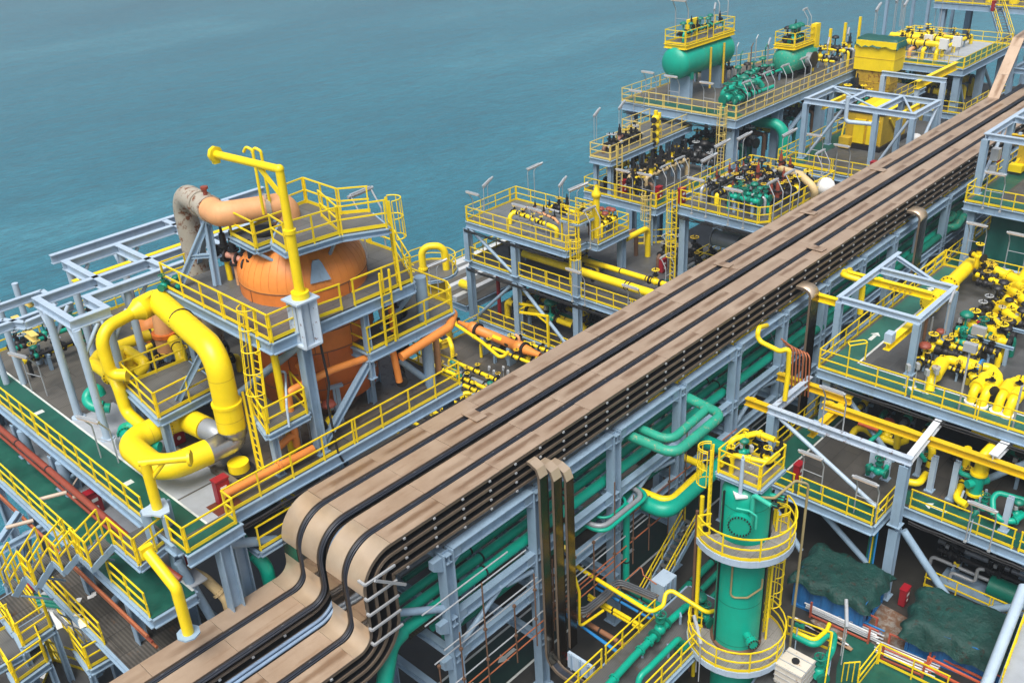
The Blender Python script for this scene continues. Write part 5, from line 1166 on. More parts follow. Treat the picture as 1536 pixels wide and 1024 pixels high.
pipe([(GX+5.9, 40.6, G3-1.1), (GX+8.2, 40.6, G3-1.1), (GX+8.2, 40.6, G2)], .17, 'brown', 'brown arched pipe behind the yellow arch right of the tower', fil=.4)
manifold(GX+1.2, GX+4.5, 36, 49, G1, 'y', 5, ['yellow', 'yellow', 'green_dark', 'yellow'], ['valve_yb', 'valve_yb', 'act_gn', 'valve_bk'], 'in the bottom storey of the tower', 'front', h=1.2, r=.19, per=4)
manifold(GX+2, GX+5, 40, 49, G2, 'y', 3, ['black', 'yellow', 'green_dark'], ['valve_bk', 'valve_yb'], 'in the middle storey of the tower', 'front', h=.8, r=.13, per=3)
manifold(GX+.8, GX+4.2, 30, 35, G1, 'y', 4, ['yellow', 'black', 'yellow'], ['valve_yb', 'valve_bk'], 'in the bottom storey beside the trays', 'front', h=1.4, r=.17, per=3)
pipe([(GX+1.6, 49.0, G1), (GX+1.6, 49.0, G2-.6)], .16, 'red', 'dark red upright pipe inside the bottom storey of the tower'); 
manifold(GX+7, 58, 34.5, 38.5, G2, 'x', 3, ['grey_pipe', 'black', 'brown'], ['valve_bg', 'valve_bk'], 'on the shadowed deck behind the tower', 'trays', h=.9, r=.16, per=2)
sd = thing('side_deck', 'white and grey outboard deck with channels beside the tower', 'deck', (55, 58, 3))
P = [A(590, 470, 3.0), A(705, 505, 3.0), A(720, 420, 3.0), A(690, 400, 3.0)]
x0, x1 = 47, 62; platform(sd, [(x0, 50.9), (x1, 50.9), (x1, 57.5), (x0, 57.5)], 3.0, .5, 'grating_brown', rails=[[(x0, 57.4), (x1, 57.4)]], cols=[(x0+1, 56), (x1-1, 56)], z0=-6, joist=3)
for y in (52.2, 54.0, 55.8): mb = MB(); mb.bar((x0, y, 3.2), (x1, y, 3.2), .5, .4); mb.build('channel', 'hull_white', sd)
mb = MB(); mb.slab([(x0, 56.4), (x1, 56.4), (x1, 57.3), (x0, 57.3)], 3.0, 3.5); mb.build('bulwark', 'hull_white', sd)
mb = MB(); p = Vector((48.4, 52.8, 3.9)); mb.cyl(p, p+Vector((0, -1.3, 0)), .35, n=14); one(mb, 'capped_pipe', 'yellow', 'yellow capped pipe end by the white deck beside the tower foot', 'pipe')
for k, (px, py) in enumerate(((737, 337), (803, 357), (823, 363))): lamp_at(px-18+k*3, py-2, G3, math.pi/2+0, ['twin pole lamp on the front rail of the tower top, nearest the sea', 'twin pole lamp on the front rail of the tower top, middle', 'twin pole lamp on the front rail of the tower top, nearest the trays'][k])
lamp_at(730, 318, G3, .2, 'tilted tube lamp at the sea corner of the tower top deck', 'mast'); lamp_at(797, 292, G3, -.4, 'tilted tube lamp at the back rail of the tower top deck', 'mast'); lamp_at(842, 318, G3, .3, 'tilted tube lamp near the back corner of the tower top', 'mast'); lamp_at(860, 330, G3, -.5, 'tilted tube lamp above the yellow cage on the tower top', 'mast', 1.1)
lamp_at(893, 366, G3, 0, 'twin pole lamp on the short right rail of the tower top deck'); lamp_at(868, 452, G2, math.pi/2, 'twin pole lamp on the middle storey rail beside the thick yellow pipe'); lamp_at(952, 478, G2, math.pi/2, 'twin pole lamp on the middle storey rail right by the leftmost tray')
lamp_at(1008, 400, G2, 0, 'twin pole lamp standing on the green walkway behind the tower'); lamp_at(1004, 430, G2, 0, 'twin pole lamp next to the red box on the green walkway', 'lamp', .9)
sr = thing('short_stair', 'short yellow railed stair down to the walkway beside the trays', 'staircase', A(1030, 395, G2)); a = A(1005, 408, G2); stairs(sr, (55.5, 29.8, G2), (58.5, 29.8, G2+2.4), .8)
fire_at(994, 408, G2, 'red fire box beside the short stair on the green walkway')
# ------------------------------------------------------------------ valve deck against the trays
MZ = 12.9
Mv = thing('valve_deck', 'railed deck crowded with black and green valves left of the trays', 'valve deck', (58, 32, 0))
platform(Mv, [(53.0, 28.7), (62.3, 28.7), (62.3, 35.3), (53.0, 35.3)], MZ, .6, 'grating_dark', rails=[[(53, 35.2), (53, 29.2), (53.6, 28.7), (62.3, 28.7), (62.3, 35.3), (53.2, 35.3)]], cols=[(53.3, 35), (53.3, 29.2), (62, 35), (62, 29)], cw=.5)
ladder(Mv, (52.8, 35.5, 7), (52.8, 35.5, MZ), (-1, .3, 0), cage=True)
manifold(54.4, 61.6, 31.2, 34.8, MZ, 'x', 6, ['black', 'galv', 'black', 'yellow'], ['valve_bk', 'act_bk', 'valve_bg', 'relief_rd', 'valve_bk'], 'on the valve deck', 'trays', h=.8, r=.14, per=5, vs=.9)
manifold(55, 61, 29.3, 31, MZ, 'x', 3, ['black', 'yellow', 'black'], ['valve_bk', 'relief_rd', 'valve_yb', 'valve_bk'], 'on the valve deck tray side', 'trays', h=.75, r=.15, per=4, vs=.9)
manifold(53.6, 55.4, 29.6, 32.2, MZ, 'y', 3, ['green', 'galv', 'green'], ['valve_gn', 'valve_gn', 'act_gn'], 'at the front of the valve deck', 'front rail', h=1.2, r=.12, per=3, vs=1.1)
pipe([A(1172, 254, MZ+1.2), A(1200, 262, MZ+1.6), A(1222, 282, MZ+1.0), A(1222, 300, MZ)], .26, 'cream_pipe', 'flaking cream hose pipe arching over the back of the valve deck', fil=.6)
q = A(1217, 306, MZ-1.5); mb = MB(); mb.cyl((60.4, 28.4, 9), (60.4, 28.4, MZ+.9), .3, n=12); mb.ball((60.5, 28.4, MZ+.5), .65, 10); one(mb, 'wrapped_post', 'white', 'blue grey post wrapped in white sheeting at the tray edge of the valve deck', 'post')
for k, (px, py, an) in enumerate(((1048, 320, math.pi/2), (1103, 337, math.pi/2), (1165, 330, 0), (1190, 315, 0), (1235, 282, 0))): lamp_at(px, py, MZ, an, f'twin pole lamp on the valve deck rail, {nth(k)} from the left')
for k, (px, py) in enumerate(((1075, 262), (1055, 285), (1108, 250), (1175, 245))): lamp_at(px, py, MZ, -.3, f'tilted tube lamp at the back rail of the valve deck, {nth(k)} of four', 'mast')
fire_at(1022, 305, MZ, 'red fire box at the ladder corner of the valve deck')
for k in range(3): p = (55.6+k*1.7, 34.9); mb = MB(); mb.cyl((p[0], p[1]-1, 10.0), (p[0], p[1]-3, 10.0), .55, n=16); mb.cyl((p[0], p[1]-.98, 10), (p[0], p[1]-.9, 10), .62, n=16); one(mb, 'pump_drum', 'grey_pipe', f'grey drum in the shadow under the valve deck, {nth(k)} from the front', 'drum', 'drums under the valve deck')

# ------------------------------------------------------------------ relief valve module on the sea side
KZ = 10.2
K = thing('process_module', 'blue steel module with rows of black relief valves, on the sea side beyond the tower', 'process module', (62, 44, 0))
platform(K, [(57.6, 40.4), (68, 40.4), (68, 47.4), (57.6, 47.4)], KZ, .6, 'grating_dark', rails=[[(68, 47.4), (57.6, 47.4), (57.6, 41.3)], [(57.6, 40.9), (57.6, 40.4), (68, 40.4)]], cols=[(58, 47), (58, 41), (67.5, 41), (67.5, 47)], cw=.55)
mb = MB(); mb.slab([(57.8, 40.5), (68, 40.5), (68, 41.6), (57.8, 41.6)], KZ, KZ+.006); mb.build('walkway_paint', 'deck_green', K)
ladder(K, (57.5, 41.1, 7), (57.5, 41.1, KZ), (-1, 0, 0), cage=True, mat='cream_rail')
manifold(59, 66, 42.4, 46.4, KZ, 'x', 5, ['cream_pipe', 'yellow', 'cream_pipe'], ['relief_bk', 'relief_bk', 'relief_yb'], 'on the relief valve module', 'trays', h=1.3, r=.16, per=5, vs=1.0)
manifold(58.6, 60.5, 42, 46.6, KZ, 'y', 2, ['black', 'brown'], ['valve_bg', 'relief_bk', 'valve_bk'], 'at the front of the relief valve module', 'front rail', h=.8, r=.15, per=4)
manifold(66, 74, 41, 46, KZ-.6, 'y', 5, ['black', 'brown', 'grey_pipe'], ['act_bk', 'valve_bk', 'valve_bg'], 'in the shadow below the green drum', 'front', h=1.6, r=.2, per=4)
K2Z = 13.2
K2 = thing('upper_walkway', 'narrow cream railed walkway above the relief valves on the sea side', 'walkway', (62, 45.5, KZ))
platform(K2, [(57.4, 44.6), (69, 44.9), (69, 48.5), (64, 48.5), (64, 46.6), (57.4, 46.6)], K2Z, .45, 'grating', rails=[[(58.4, 44.65), (69, 44.95)], [(58.2, 44.6), (57.4, 44.6), (57.4, 46.6), (64, 46.6), (64, 48.5), (68, 48.5)]], cols=[(57.8, 46.3), (57.8, 44.9), (62, 45), (66, 45.2), (68, 48)], z0=KZ, cw=.35, rail_mat='cream_rail')
ladder(K2, (58.3, 44.4, KZ), (58.3, 44.4, K2Z), (-.3, -1, 0), cage=False, mat='cream_rail')
manifold(58.5, 63.5, 45.6, 46.4, K2Z, 'x', 2, ['galv', 'brown'], ['valve_bk', 'valve_bg', 'relief_pk'], 'on the narrow cream walkway', 'trays', h=.6, r=.13, per=3)
q = A(983, 210, K2Z); t = thing('valve_tree', 'bright yellow stacked valve tree hanging at the edge of the cream walkway', 'valve tree', (q.x, q.y, K2Z-.6))
mb = MB(); mb.cyl((q.x, q.y, K2Z-.7), (q.x, q.y, K2Z+2.4), .2, .16, 10)
for k in range(4):
    z = K2Z-.1+k*.62; mb.ball((q.x, q.y, z), .34, 8); mb.cyl((q.x-.55, q.y-.2, z), (q.x+.6, q.y+.15, z), .15, n=8)
    mb.cyl((q.x+.62, q.y+.15, z-.1), (q.x+.62, q.y+.15, z+.3), .2, n=8)
mb.build('tree_body', 'yellow', t); mb = MB()
for k in range(4): z = K2Z-.1+k*.62; mb.cyl((q.x-.6, q.y-.22, z), (q.x-.5, q.y-.18, z), .25, n=10)
mb.build('flange', 'black', t)
fire_at(935, 290, KZ, 'red fire box under the cream walkway on the relief valve module'); fire_at(988, 300, KZ, 'red fire box at the cream rail corner of the relief valve module')
for k, (px, py) in enumerate(((940, 300), (972, 306))): lamp_at(px, py, KZ, math.pi/2, f'twin pole lamp on the front rail of the relief valve module, {nth(k)} from the sea')
for k, (px, py) in enumerate(((1005, 297), (1026, 285))): lamp_at(px, py, KZ, 0, f'twin pole lamp on the tray side of the relief valve module, {nth(k)} in line')
lamp_at(893, 212, K2Z, .3, 'tilted tube lamp at the sea end of the cream walkway', 'mast'); lamp_at(930, 200, K2Z, .3, 'tilted tube lamp halfway along the cream walkway', 'mast'); lamp_at(958, 178, K2Z, 1.57, 'twin pole lamp behind the yellow valve tree')

# ------------------------------------------------------------------ green drum deck
NZ = 14.5
N = thing('drum_deck', 'high cream railed deck carrying the big green drum', 'drum deck', (78, 45, 0))
platform(N, [(68.3, 40.3), (92, 40.3), (92, 47.5), (80, 51.8), (68.3, 51.8)], NZ, .7, 'grating_brown', rails=[[(80, 51.8), (68.3, 51.8), (68.3, 41.6)], [(68.3, 41.2), (68.3, 40.3), (92, 40.3)], [(92, 47.5), (80, 51.8)]], cols=[(68.8, 51), (68.8, 46), (68.8, 40.8), (76, 40.8), (84, 40.8), (91, 40.8), (76, 46)], cw=.75, rail_mat='cream_rail')
mb = MB(); mb.slab([(68.5, 40.5), (70, 40.5), (70, 51.5), (68.5, 51.5)], NZ, NZ+.006); mb.build('walkway_paint', 'deck_green', N)
ladder(N, (68.1, 41.4, KZ), (68.1, 41.4, NZ), (-1, -.2, 0), cage=True, mat='cream_rail')
brace(N, (76.4, 40.8, KZ), (83.6, 40.8, NZ-.8), .22)
dc = A(1022, 92, NZ+3.3)
gdm = thing('horizontal_drum', 'big glossy green horizontal drum on two grey saddles', 'drum', (dc.x+2, dc.y, NZ)); r = 1.36; a = A(1018, 91, NZ+3.3); a = Vector((73.2, a.y, NZ+3.25)); e = Vector((1, 0, 0))
ctr = A(1010, 94, NZ+3.2); a = Vector((ctr.x-.8, ctr.y-.3, NZ+3.2)); Ld = 8.6
mb = MB(); mb.lathe(a, e, [(0, 0)]+[(.75*(1-math.cos(t)), r*math.sin(t)) for t in [math.pi/2*k/8 for k in range(1, 9)]]+[(Ld-.75+.75*math.sin(t), r*math.cos(t)) for t in [math.pi/2*k/8 for k in range(0, 9)]], 32); mb.build('shell', 'green', gdm)
for t in (.78, 3.4, 5.6, Ld-.8): mb = MB(); mb.lathe(a, e, [(t-.03, r+.002), (t-.02, r+.02), (t+.02, r+.02), (t+.03, r+.002)], 32); mb.build('weld_band', 'green_worn', gdm)
for t in (1.7, 6.6):
    mb = MB(); mb.box(a+e*t-Z*(1.6+.6), (.5, 2.0, 2.0)); mb.build('saddle', 'steel_blue', gdm); mb = MB(); mb.box(a+e*t-Z*1.15, (.4, 2.2, .6)); mb.build('saddle_pad', 'green', gdm)
mb = MB(); q = a+e*.12-Z*.75-Vector((0, .3, 0)); mb.tube([q-e*.1, q-e*.35, q-e*.35+Vector((0, .4, 0)), q-e*.1+Vector((0, .4, 0))], .05, 6); mb.build('lifting_handle', 'green_dark', gdm)
for t in (3.9, 6.0): pipe([a+e*t-Vector((0, r+.1, -.9)), a+e*t-Vector((0, r+.12, 2.6))], .1, 'yellow_old', f'thin yellow stand pipe in front of the green drum, {"nearer" if t < 5 else "farther"} one', 'pipe')
dp = thing('drum_platform', 'yellow edged railed platform on top of the big green drum', 'platform', a+e*4+Z*r); pzz = a.z+r+.25; x0, x1 = a.x+.6, a.x+Ld-.3
platform(dp, [(x0, a.y-1.0), (x1, a.y-1.0), (x1, a.y+1.1), (x0, a.y+1.1)], pzz, .35, 'grating', rails=[[(x0+3.4, a.y-1.0), (x0, a.y-1.0), (x0, a.y+1.1), (x1, a.y+1.1), (x1, a.y-1.0), (x0+4.2, a.y-1.0)]], steel='yellow', joist=1.6)
manifold(x0+.6, x1-.5, a.y-.5, a.y+.7, pzz, 'x', 2, ['green', 'black'], ['relief_bk', 'relief_bk', 'act_gn', 'relief_bk'], 'on top of the big green drum', 'trays', h=.5, r=.12, per=4, vs=1.2)
lamp_at(1022, 52, pzz, 1.57, 'twin pole lamp at the near end of the drum platform', 'lamp', 1.2); lamp_at(1084, 44, pzz, 0, 'tall brown tube lamp at the far end of the drum platform', 'lamp', 1.3); lamp_at(1070, 52, pzz, .5, 'tilted tube lamp halfway along the drum platform', 'mast')
gb2 = thing('yellow_cabinet', 'flat yellow cabinet on top of the big green drum', 'cabinet', (x0+3.2, a.y+.5, pzz)); mb = MB(); mb.box((x0+3.4, a.y+.6, pzz+.75), (1.5, .3, 1.5)); mb.build('cabinet_body', 'yellow', gb2); mb = MB(); mb.box((x0+3.4, a.y+.44, pzz+.75), (1.2, .02, 1.2)); mb.build('door', 'yellow', gb2)
# second green drum
b0 = A(1188, 92, NZ+1.4); g2d = thing('horizontal_drum', 'shorter weathered green drum with round grey hatch farther along the deck', 'drum', (b0.x, b0.y, NZ)); b = Vector((b0.x-1.6, b0.y+.2, NZ+1.6)); r2 = 1.25; L2 = 5.0
mb = MB(); mb.lathe(b, e, [(0, 0)]+[(.7*(1-math.cos(t)), r2*math.sin(t)) for t in [math.pi/2*k/8 for k in range(1, 9)]]+[(L2-.7+.7*math.sin(t), r2*math.cos(t)) for t in [math.pi/2*k/8 for k in range(0, 9)]], 28); mb.build('shell', 'green_worn', g2d)
mb = MB(); mb.cyl(b+e*2.7-Vector((0, r2-.1, .1)), b+e*2.7-Vector((0, r2+.5, .1)), .62, n=18); mb.build('manway_neck', 'grey_pipe', g2d); mb = MB(); mb.cyl(b+e*2.7-Vector((0, r2+.5, .1)), b+e*2.7-Vector((0, r2+.6, .1)), .74, n=18); mb.build('hatch_cover', 'black', g2d)
for t in (1.2, 3.8): mb = MB(); mb.box(b+e*t-Z*1.25, (.4, 1.8, .8)); mb.build('saddle', 'black', g2d)
sp = thing('drum_platform', 'yellow railed platform on top of the shorter green drum', 'platform', b+Z*r2); pz2 = b.z+r2+.2
platform(sp, [(b.x+.3, b.y-1.0), (b.x+3.9, b.y-1.0), (b.x+3.9, b.y+1.0), (b.x+.3, b.y+1.0)], pz2, .3, 'grating', rails=[[(b.x+.3, b.y+1.0), (b.x+.3, b.y-1.0), (b.x+3.9, b.y-1.0), (b.x+3.9, b.y+1.0), (b.x+.3, b.y+1.0)]], steel='yellow')
manifold(b.x+.8, b.x+3.2, b.y-.5, b.y+.6, pz2, 'x', 2, ['green_dark', 'black'], ['relief_bk', 'act_bk', 'act_gn'], 'on top of the shorter green drum', 'trays', h=.5, r=.12, per=3, vs=1.4)
lamp_at(1212, 56, pz2, .2, 'twin pole lamp over the shorter green drum')
yb_ = thing('control_cabinet', 'upright yellow cabinet at the end of the shorter green drum', 'cabinet', (b.x+4.4, b.y-.9, NZ)); mb = MB(); mb.box((b.x+4.5, b.y-.8, pz2+.2), (.9, .5, 2.2)); mb.build('cabinet_body', 'yellow', yb_); mb = MB(); mb.bar((b.x+4.5, b.y-.8, NZ), (b.x+4.5, b.y-.8, pz2-.9), .25, .25); mb.build('post', 'yellow', yb_); mb = MB(); mb.box((b.x+4.5, b.y-1.06, pz2+.2), (.7, .02, 1.8)); mb.build('door', 'yellow', yb_)
pipe([A(1086, 149, NZ), A(1084, 140, NZ+.6), A(1092, 134, NZ+.9), A(1138, 122, NZ+.9), A(1143, 130, NZ+.4)], .28, 'green', 'thick green pipe with black joints on the drum deck', fil=.6, bands=[.35, .37, .6, .75], n=14)
pipe([A(1088, 134, NZ+.8), A(1100, 127, NZ+.8), A(1125, 120, NZ+.8)], .2, 'green', 'thinner green pipe behind the thick one on the drum deck', fil=.4, bands=[.5])
pipe([A(1117, 152, NZ), A(1117, 147, NZ+.6), A(1128, 142, NZ+.7), A(1160, 130, NZ+.7)], .17, 'green', 'short green elbow pipe by the tray side rail of the drum deck', fil=.4, bands=[.4, .6])
manifold(76, 84, 43.5, 46.5, NZ, 'x', 3, ['green', 'grey_pipe', 'green_dark'], ['act_gn', 'valve_gn', 'act_bk', 'valve_bk'], 'in the middle of the drum deck', 'trays', h=.7, r=.15, per=4, vs=1.1)
manifold(70.5, 74.5, 41.6, 43.4, NZ, 'x', 2, ['green_dark', 'green'], ['act_gn', 'valve_gn', 'valve_gn'], 'near the ladder of the drum deck', 'trays', h=.6, r=.15, per=3, vs=1.2)
manifold(85, 91, 44.5, 47, NZ, 'x', 2, ['yellow', 'black'], ['valve_yb', 'valve_bk', 'act_yl'], 'at the far end of the drum deck', 'trays', h=.9, r=.14, per=4, vs=1.2)
for k, (px, py, an) in enumerate(((976, 150, 1.57), (1010, 157, 1.57), (1063, 168, 1.57), (1125, 170, 0), (1155, 155, 0), (1182, 143, 0), (1210, 131, 0))): lamp_at(px, py, NZ, an, f'twin pole lamp on the cream rail of the drum deck, {nth(k)} from the sea corner')
for k, (px, py) in enumerate(((1238, 105), (1268, 88), (1150, 105))): lamp_at(px, py, NZ, .4, f'thin curved lamp standing at the back of the drum deck, {nth(k)} of three', 'mast', 1.1)
for k in range(3): q = A(1241+k*22, 98-k*10, NZ); t = thing('yellow_mast', f'slim yellow mast at the far end of the drum deck, {nth(k)} from the drums', 'mast', (q.x, q.y, NZ), 'slim yellow masts'); mb = MB(); mb.bar(q, q+Z*3.4, .22, .22); mb.build('post', 'yellow', t); mb = MB(); mb.box(q+Z*.4, (.4, .4, .8)); mb.build('base_box', 'yellow', t)
# green pipes dropping beside the drum deck
g0, g1 = A(1120, 180, 12.6), A(1178, 188, 12.6)
pipe([g0, g1, Vector((g1.x, g1.y, 7))], .48, 'green', 'thick green pipe bending down below the drum deck, front one', fil=1.2, n=18)
pipe([g0+Vector((1.2, 1.5, .6)), g0+Vector((1.2, .2, .6)), Vector((g0.x+1.2, g0.y+.2, 7))], .45, 'green', 'thick green pipe bending down below the drum deck, hidden behind the front one', fil=1.2, n=16)

t = thing('pipe_deck', 'crowded pipe deck between the drum deck and the far yellow piping', 'pipe deck', (92, 42, 0))
platform(t, [(84.5, 37.2), (99.3, 37.2), (99.3, 46), (92.2, 47.4), (92.2, 40), (84.5, 40)], 11.2, .5, 'grating_dark', rails=[[(84.5, 37.2), (99.3, 37.2)], [(99.3, 46), (92.2, 47.4)]], cols=[(85, 37.6), (92, 37.6), (98.8, 37.6), (98.8, 45.5)], cw=.45)
manifold(93, 99, 40.5, 46, 11.2, 'x', 5, ['yellow', 'black', 'yellow', 'grey_pipe'], ['valve_yb', 'valve_bk', 'act_yl', 'relief_bk'], 'on the crowded pipe deck', 'trays', h=1.8, r=.2, per=4)
manifold(85, 92, 37.6, 39.6, 11.2, 'x', 3, ['green_dark', 'yellow', 'black'], ['act_gn', 'valve_yb', 'relief_bk'], 'beside the tall yellow box', 'trays', h=1.3, r=.18, per=4)
manifold(68.8, 90, 41, 46, 9.5, 'y', 12, ['black', 'green_dark', 'grey_pipe', 'brown', 'yellow'], ['act_bk', 'valve_bk', 'relief_bk'], 'in the shade under the drum deck', 'front', h=2.0, r=.2, per=2)
manifold(86, 91.5, 41, 44, NZ, 'y', 4, ['yellow', 'grey_pipe'], ['valve_yb', 'act_bk', 'relief_yb'], 'past the shorter green drum', 'front', h=1.3, r=.14, per=2)
manifold(77, 80, 47.5, 51, NZ, 'y', 3, ['grey_pipe', 'green'], ['act_gn', 'valve_bk'], 'seaward on the drum deck', 'front', h=1.0, r=.13, per=3)
for k in range(7): p = (76.5+k*1.3, 47+.3*(k % 2)); mb = MB(); mb.tube([(p[0], p[1], NZ), (p[0], p[1], NZ+2.2+.5*(k % 3)), (p[0]+.3, p[1], NZ+2.5+.5*(k % 3))], .06, 6, fil=.1); one(mb, 'standpipe', ['green_dark', 'brown', 'galv'][k % 3], f'thin {["dark green", "brown", "grey"][k % 3]} standpipe between the two green drums, {nth(k)} from the front', 'pipe')
# ------------------------------------------------------------------ frame over the yellow winch house
FZ_ = 10.4
Fr = thing('machine_gantry', 'pale blue open frame over the yellow winch house beyond the valve deck', 'gantry', (76, 33, 0))
platform(Fr, [(71.8, 28.4), (90, 28.4), (90, 38.2), (71.8, 38.2)], FZ_, .5, 'grating_dark', rails=[[(72, 28.5), (71.8, 38.2), (90, 38.2)]], cols=[(72.3, 37.6), (72.3, 29), (89, 37.6), (83, 29)], cw=.5)
mb = MB(); mb.slab([(72, 36.3), (89.8, 36.3), (89.8, 38), (72, 38)], FZ_, FZ_+.006); mb.build('walkway_paint', 'deck_green', Fr)
ft = 15.45; xa, xb, ya, yb, ym = 74.0, 78.7, 28.3, 37.2, 31.2
for x, y in ((xa, yb), (xa, ym), (xa, ya), (xb, yb), (xb, ym), (xb, ya)): column(Fr, (x, y), FZ_, ft-.45, .42)
for a, b in (((xa, yb+.2), (xa, ya-.2)), ((xb, yb+.2), (xb, ya-.2)), ((xa+.15, yb), (xb-.15, yb)), ((xa+.15, ym), (xb-.15, ym)), ((xa+.15, ya), (xb-.15, ya)), ((xa+.15, 34.3), (xb-.15, 34.3))): beam(Fr, (*a, ft-.22), (*b, ft-.22), .44, .3, 'steel_pale', 'top_beam')
brace(Fr, (xa+.2, ym+.2, ft-.1), (xb-.2, yb-.2, ft-.1), .09, 'steel_pale'); brace(Fr, (xa+.2, ya+.2, ft-.12), (xb-.2, ym-.2, ft-.12), .09, 'steel_pale')
brace(Fr, (xa, yb-.4, FZ_+.2), (xa, 34.0, ft-.5), .12, 'steel_pale'); brace(Fr, (xa, ym-.3, FZ_+.2), (xa, ya+.3, ft-.6), .12, 'steel_pale'); brace(Fr, (xa+.6, ya, FZ_+.1), (xb-.2, ya, ft-.6), .12, 'steel_pale')
for y, la in ((35.9, 'left'), (29.8, 'right')):
    t = thing('runway_beam', f'mustard runway beam inside the frame over the winch house, {la} one', 'hoist beam', (76, y, ft-.6)); beam(t, (xa+.3, y, ft-.66), (xb+.3, y, ft-.66), .4, .28, 'yellow', 'runway')
    for x in (xa+.6, xb): mb = MB(); mb.box((x, y, ft-.45), (.2, .2, .04)); mb.build('hanger', 'steel_pale', t)
wh = thing('winch_house', 'grimy yellow winch house with black edged lid under the blue frame', 'machinery house', (81.4, 34.0, FZ_)); c = (81.4, 34.3)
mb = MB(); mb.slab([(c[0]-2.3, c[1]-1.6), (c[0]+2.6, c[1]-1.6), (c[0]+2.6, c[1]+1.6), (c[0]-2.3, c[1]+1.6)], FZ_+.4, FZ_+3.0); mb.build('house_body', 'yellow_old', wh)
mb = MB(); mb.slab([(c[0]-2.36, c[1]-1.66), (c[0]+2.66, c[1]-1.66), (c[0]+2.66, c[1]+1.66), (c[0]-2.36, c[1]+1.66)], FZ_+3.0, FZ_+3.18); mb.build('lid_edge', 'black', wh)
mb = MB(); mb.add([(c[0]-2.2, c[1]-1.5, FZ_+3.18), (c[0]+2.5, c[1]-1.5, FZ_+3.18), (c[0]+2.5, c[1]+1.5, FZ_+3.18), (c[0]-2.2, c[1]+1.5, FZ_+3.18), (c[0]-1.9, c[1], FZ_+3.6), (c[0]+2.2, c[1], FZ_+3.6)], [(0, 1, 5, 4), (2, 3, 4, 5), (1, 2, 5), (3, 0, 4)]); mb.build('roof', 'yellow', wh)
for dy in (-.9, .3): mb = MB(); mb.box((c[0]-2.45, c[1]+dy, FZ_+1.5), (.3, .95, 2.0)); mb.build('panel_door', 'yellow', wh)
mb = MB(); mb.box((c[0]-2.9, c[1]+1.2, FZ_+.55), (.8, .9, .9)); mb.build('gear_box', 'yellow_old', wh); mb = MB(); mb.box((c[0], c[1], FZ_+.2), (5.4, 3.6, .4)); mb.build('skid_base', 'black', wh)
mb = MB(); mb.bar((c[0]-2.9, c[1]+1.6, FZ_+1.0), (c[0]-2.3, c[1]+1.6, FZ_+2.8), .12, .12); mb.bar((c[0]+1.2, c[1]-1.7, FZ_+.4), (c[0]-1.2, c[1]-1.7, FZ_+2.6), .14, .14); mb.build('stay', 'yellow', wh)
t = thing('white_drums', 'white wrapped drum standing beside the yellow winch house', 'drum', (80.6, 30.4, FZ_)); mb = MB(); mb.lathe((80.6, 30.4, FZ_), Z, [(0, .5), (1.3, .55), (1.5, .3), (1.55, 0)], 14); mb.build('drum_body', 'white', t); mb = MB(); mb.lathe((80.6, 30.4, FZ_), Z, [(.6, .56), (.64, .58), (.7, .56)], 14); mb.build('strap', 'green_dark', t)
fire_at(1308, 262, FZ_, 'red fire box under the frame corner beside the leftmost tray')
for k, (px, py, an) in enumerate(((1262, 262, 1.57), (1222, 245, 1.57))): lamp_at(px, py, FZ_, an, f'twin pole lamp on the front rail before the winch house, {"nearer the trays" if k == 0 else "nearer the sea"}')
# goose neck vent of the frame
pipe([(73.8, 31.4, 14.2), (73.4, 33.2, 14.2), (73.4, 33.4, 14.4), (73.4, 33.4, 16.2)], .17, 'steel_pale', 'pale grey goose neck vent at the corner of the winch frame', 'vent', fil=.3)
# tall yellow tower box with green tarp
tb = A(1333, 138, FZ_); TB = Vector((90.0, 36.6, 0)); bx = thing('tower_box', 'tall bright yellow box tower with a dark green tarp on top', 'equipment box', (TB.x, TB.y, 10)); c = TB
bb = AX(1334, 140, 88.5); c = Vector((bb.x+1.0, bb.y+1.8, 0)); zb0 = bb.z; zt1 = H(110, bb); zt2 = H(65, bb)
for z0, z1, wx, wy, m_, nm in ((FZ_, zb0, 1.7, 2.8, 'yellow_rust', 'base_box'), (zb0, zt1-.05, 1.8, 3.3, 'yellow_rust', 'lower_box'), (zt1, zt2, 2.1, 3.8, 'yellow', 'upper_box')):
    mb = MB(); mb.slab([(c.x-wx/2, c.y-wy/2), (c.x+wx/2, c.y-wy/2), (c.x+wx/2, c.y+wy/2), (c.x-wx/2, c.y+wy/2)], z0, z1); mb.build(nm, m_, bx)
    m2 = MB(); zz = z0+(z1-z0)*.42
    m2.bar((c.x-wx/2-.012, c.y-wy/2, zz), (c.x-wx/2-.012, c.y+wy/2, zz), .03, .05); m2.bar((c.x-wx/2, c.y-wy/2-.012, zz), (c.x+wx/2, c.y-wy/2-.012, zz), .05, .03)
    m2.build('panel_seam', 'yellow_old', bx)
tp = thing('tarp', 'dark green tarp draped over the tall yellow box tower', 'tarp', (c.x, c.y, zt2)); mb = MB(); n_ = 13; vs = []; fs = []
for i in range(n_):
    for j in range(n_):
        u, v = (i/(n_-1)-.5)*2.7, (j/(n_-1)-.5)*4.4; e_ = max(abs(u)+.85, abs(v)); z = zt2+.2+random.uniform(-.03, .05)
        if e_ > 1.96: z = zt2-.35-random.uniform(0, .3); u, v = u*.93, v*.93
        vs.append((c.x+u, c.y+v, z))
fs = [(i*n_+j, (i+1)*n_+j, (i+1)*n_+j+1, i*n_+j+1) for i in range(n_-1) for j in range(n_-1)]
mb.add(vs, fs, True); mb.build('tarp_sheet', 'tarp_green', tp)
t = thing('portal_frame', 'tall pale blue portal frame with yellow beam right of the yellow box tower', 'frame', (88, 33, FZ_))
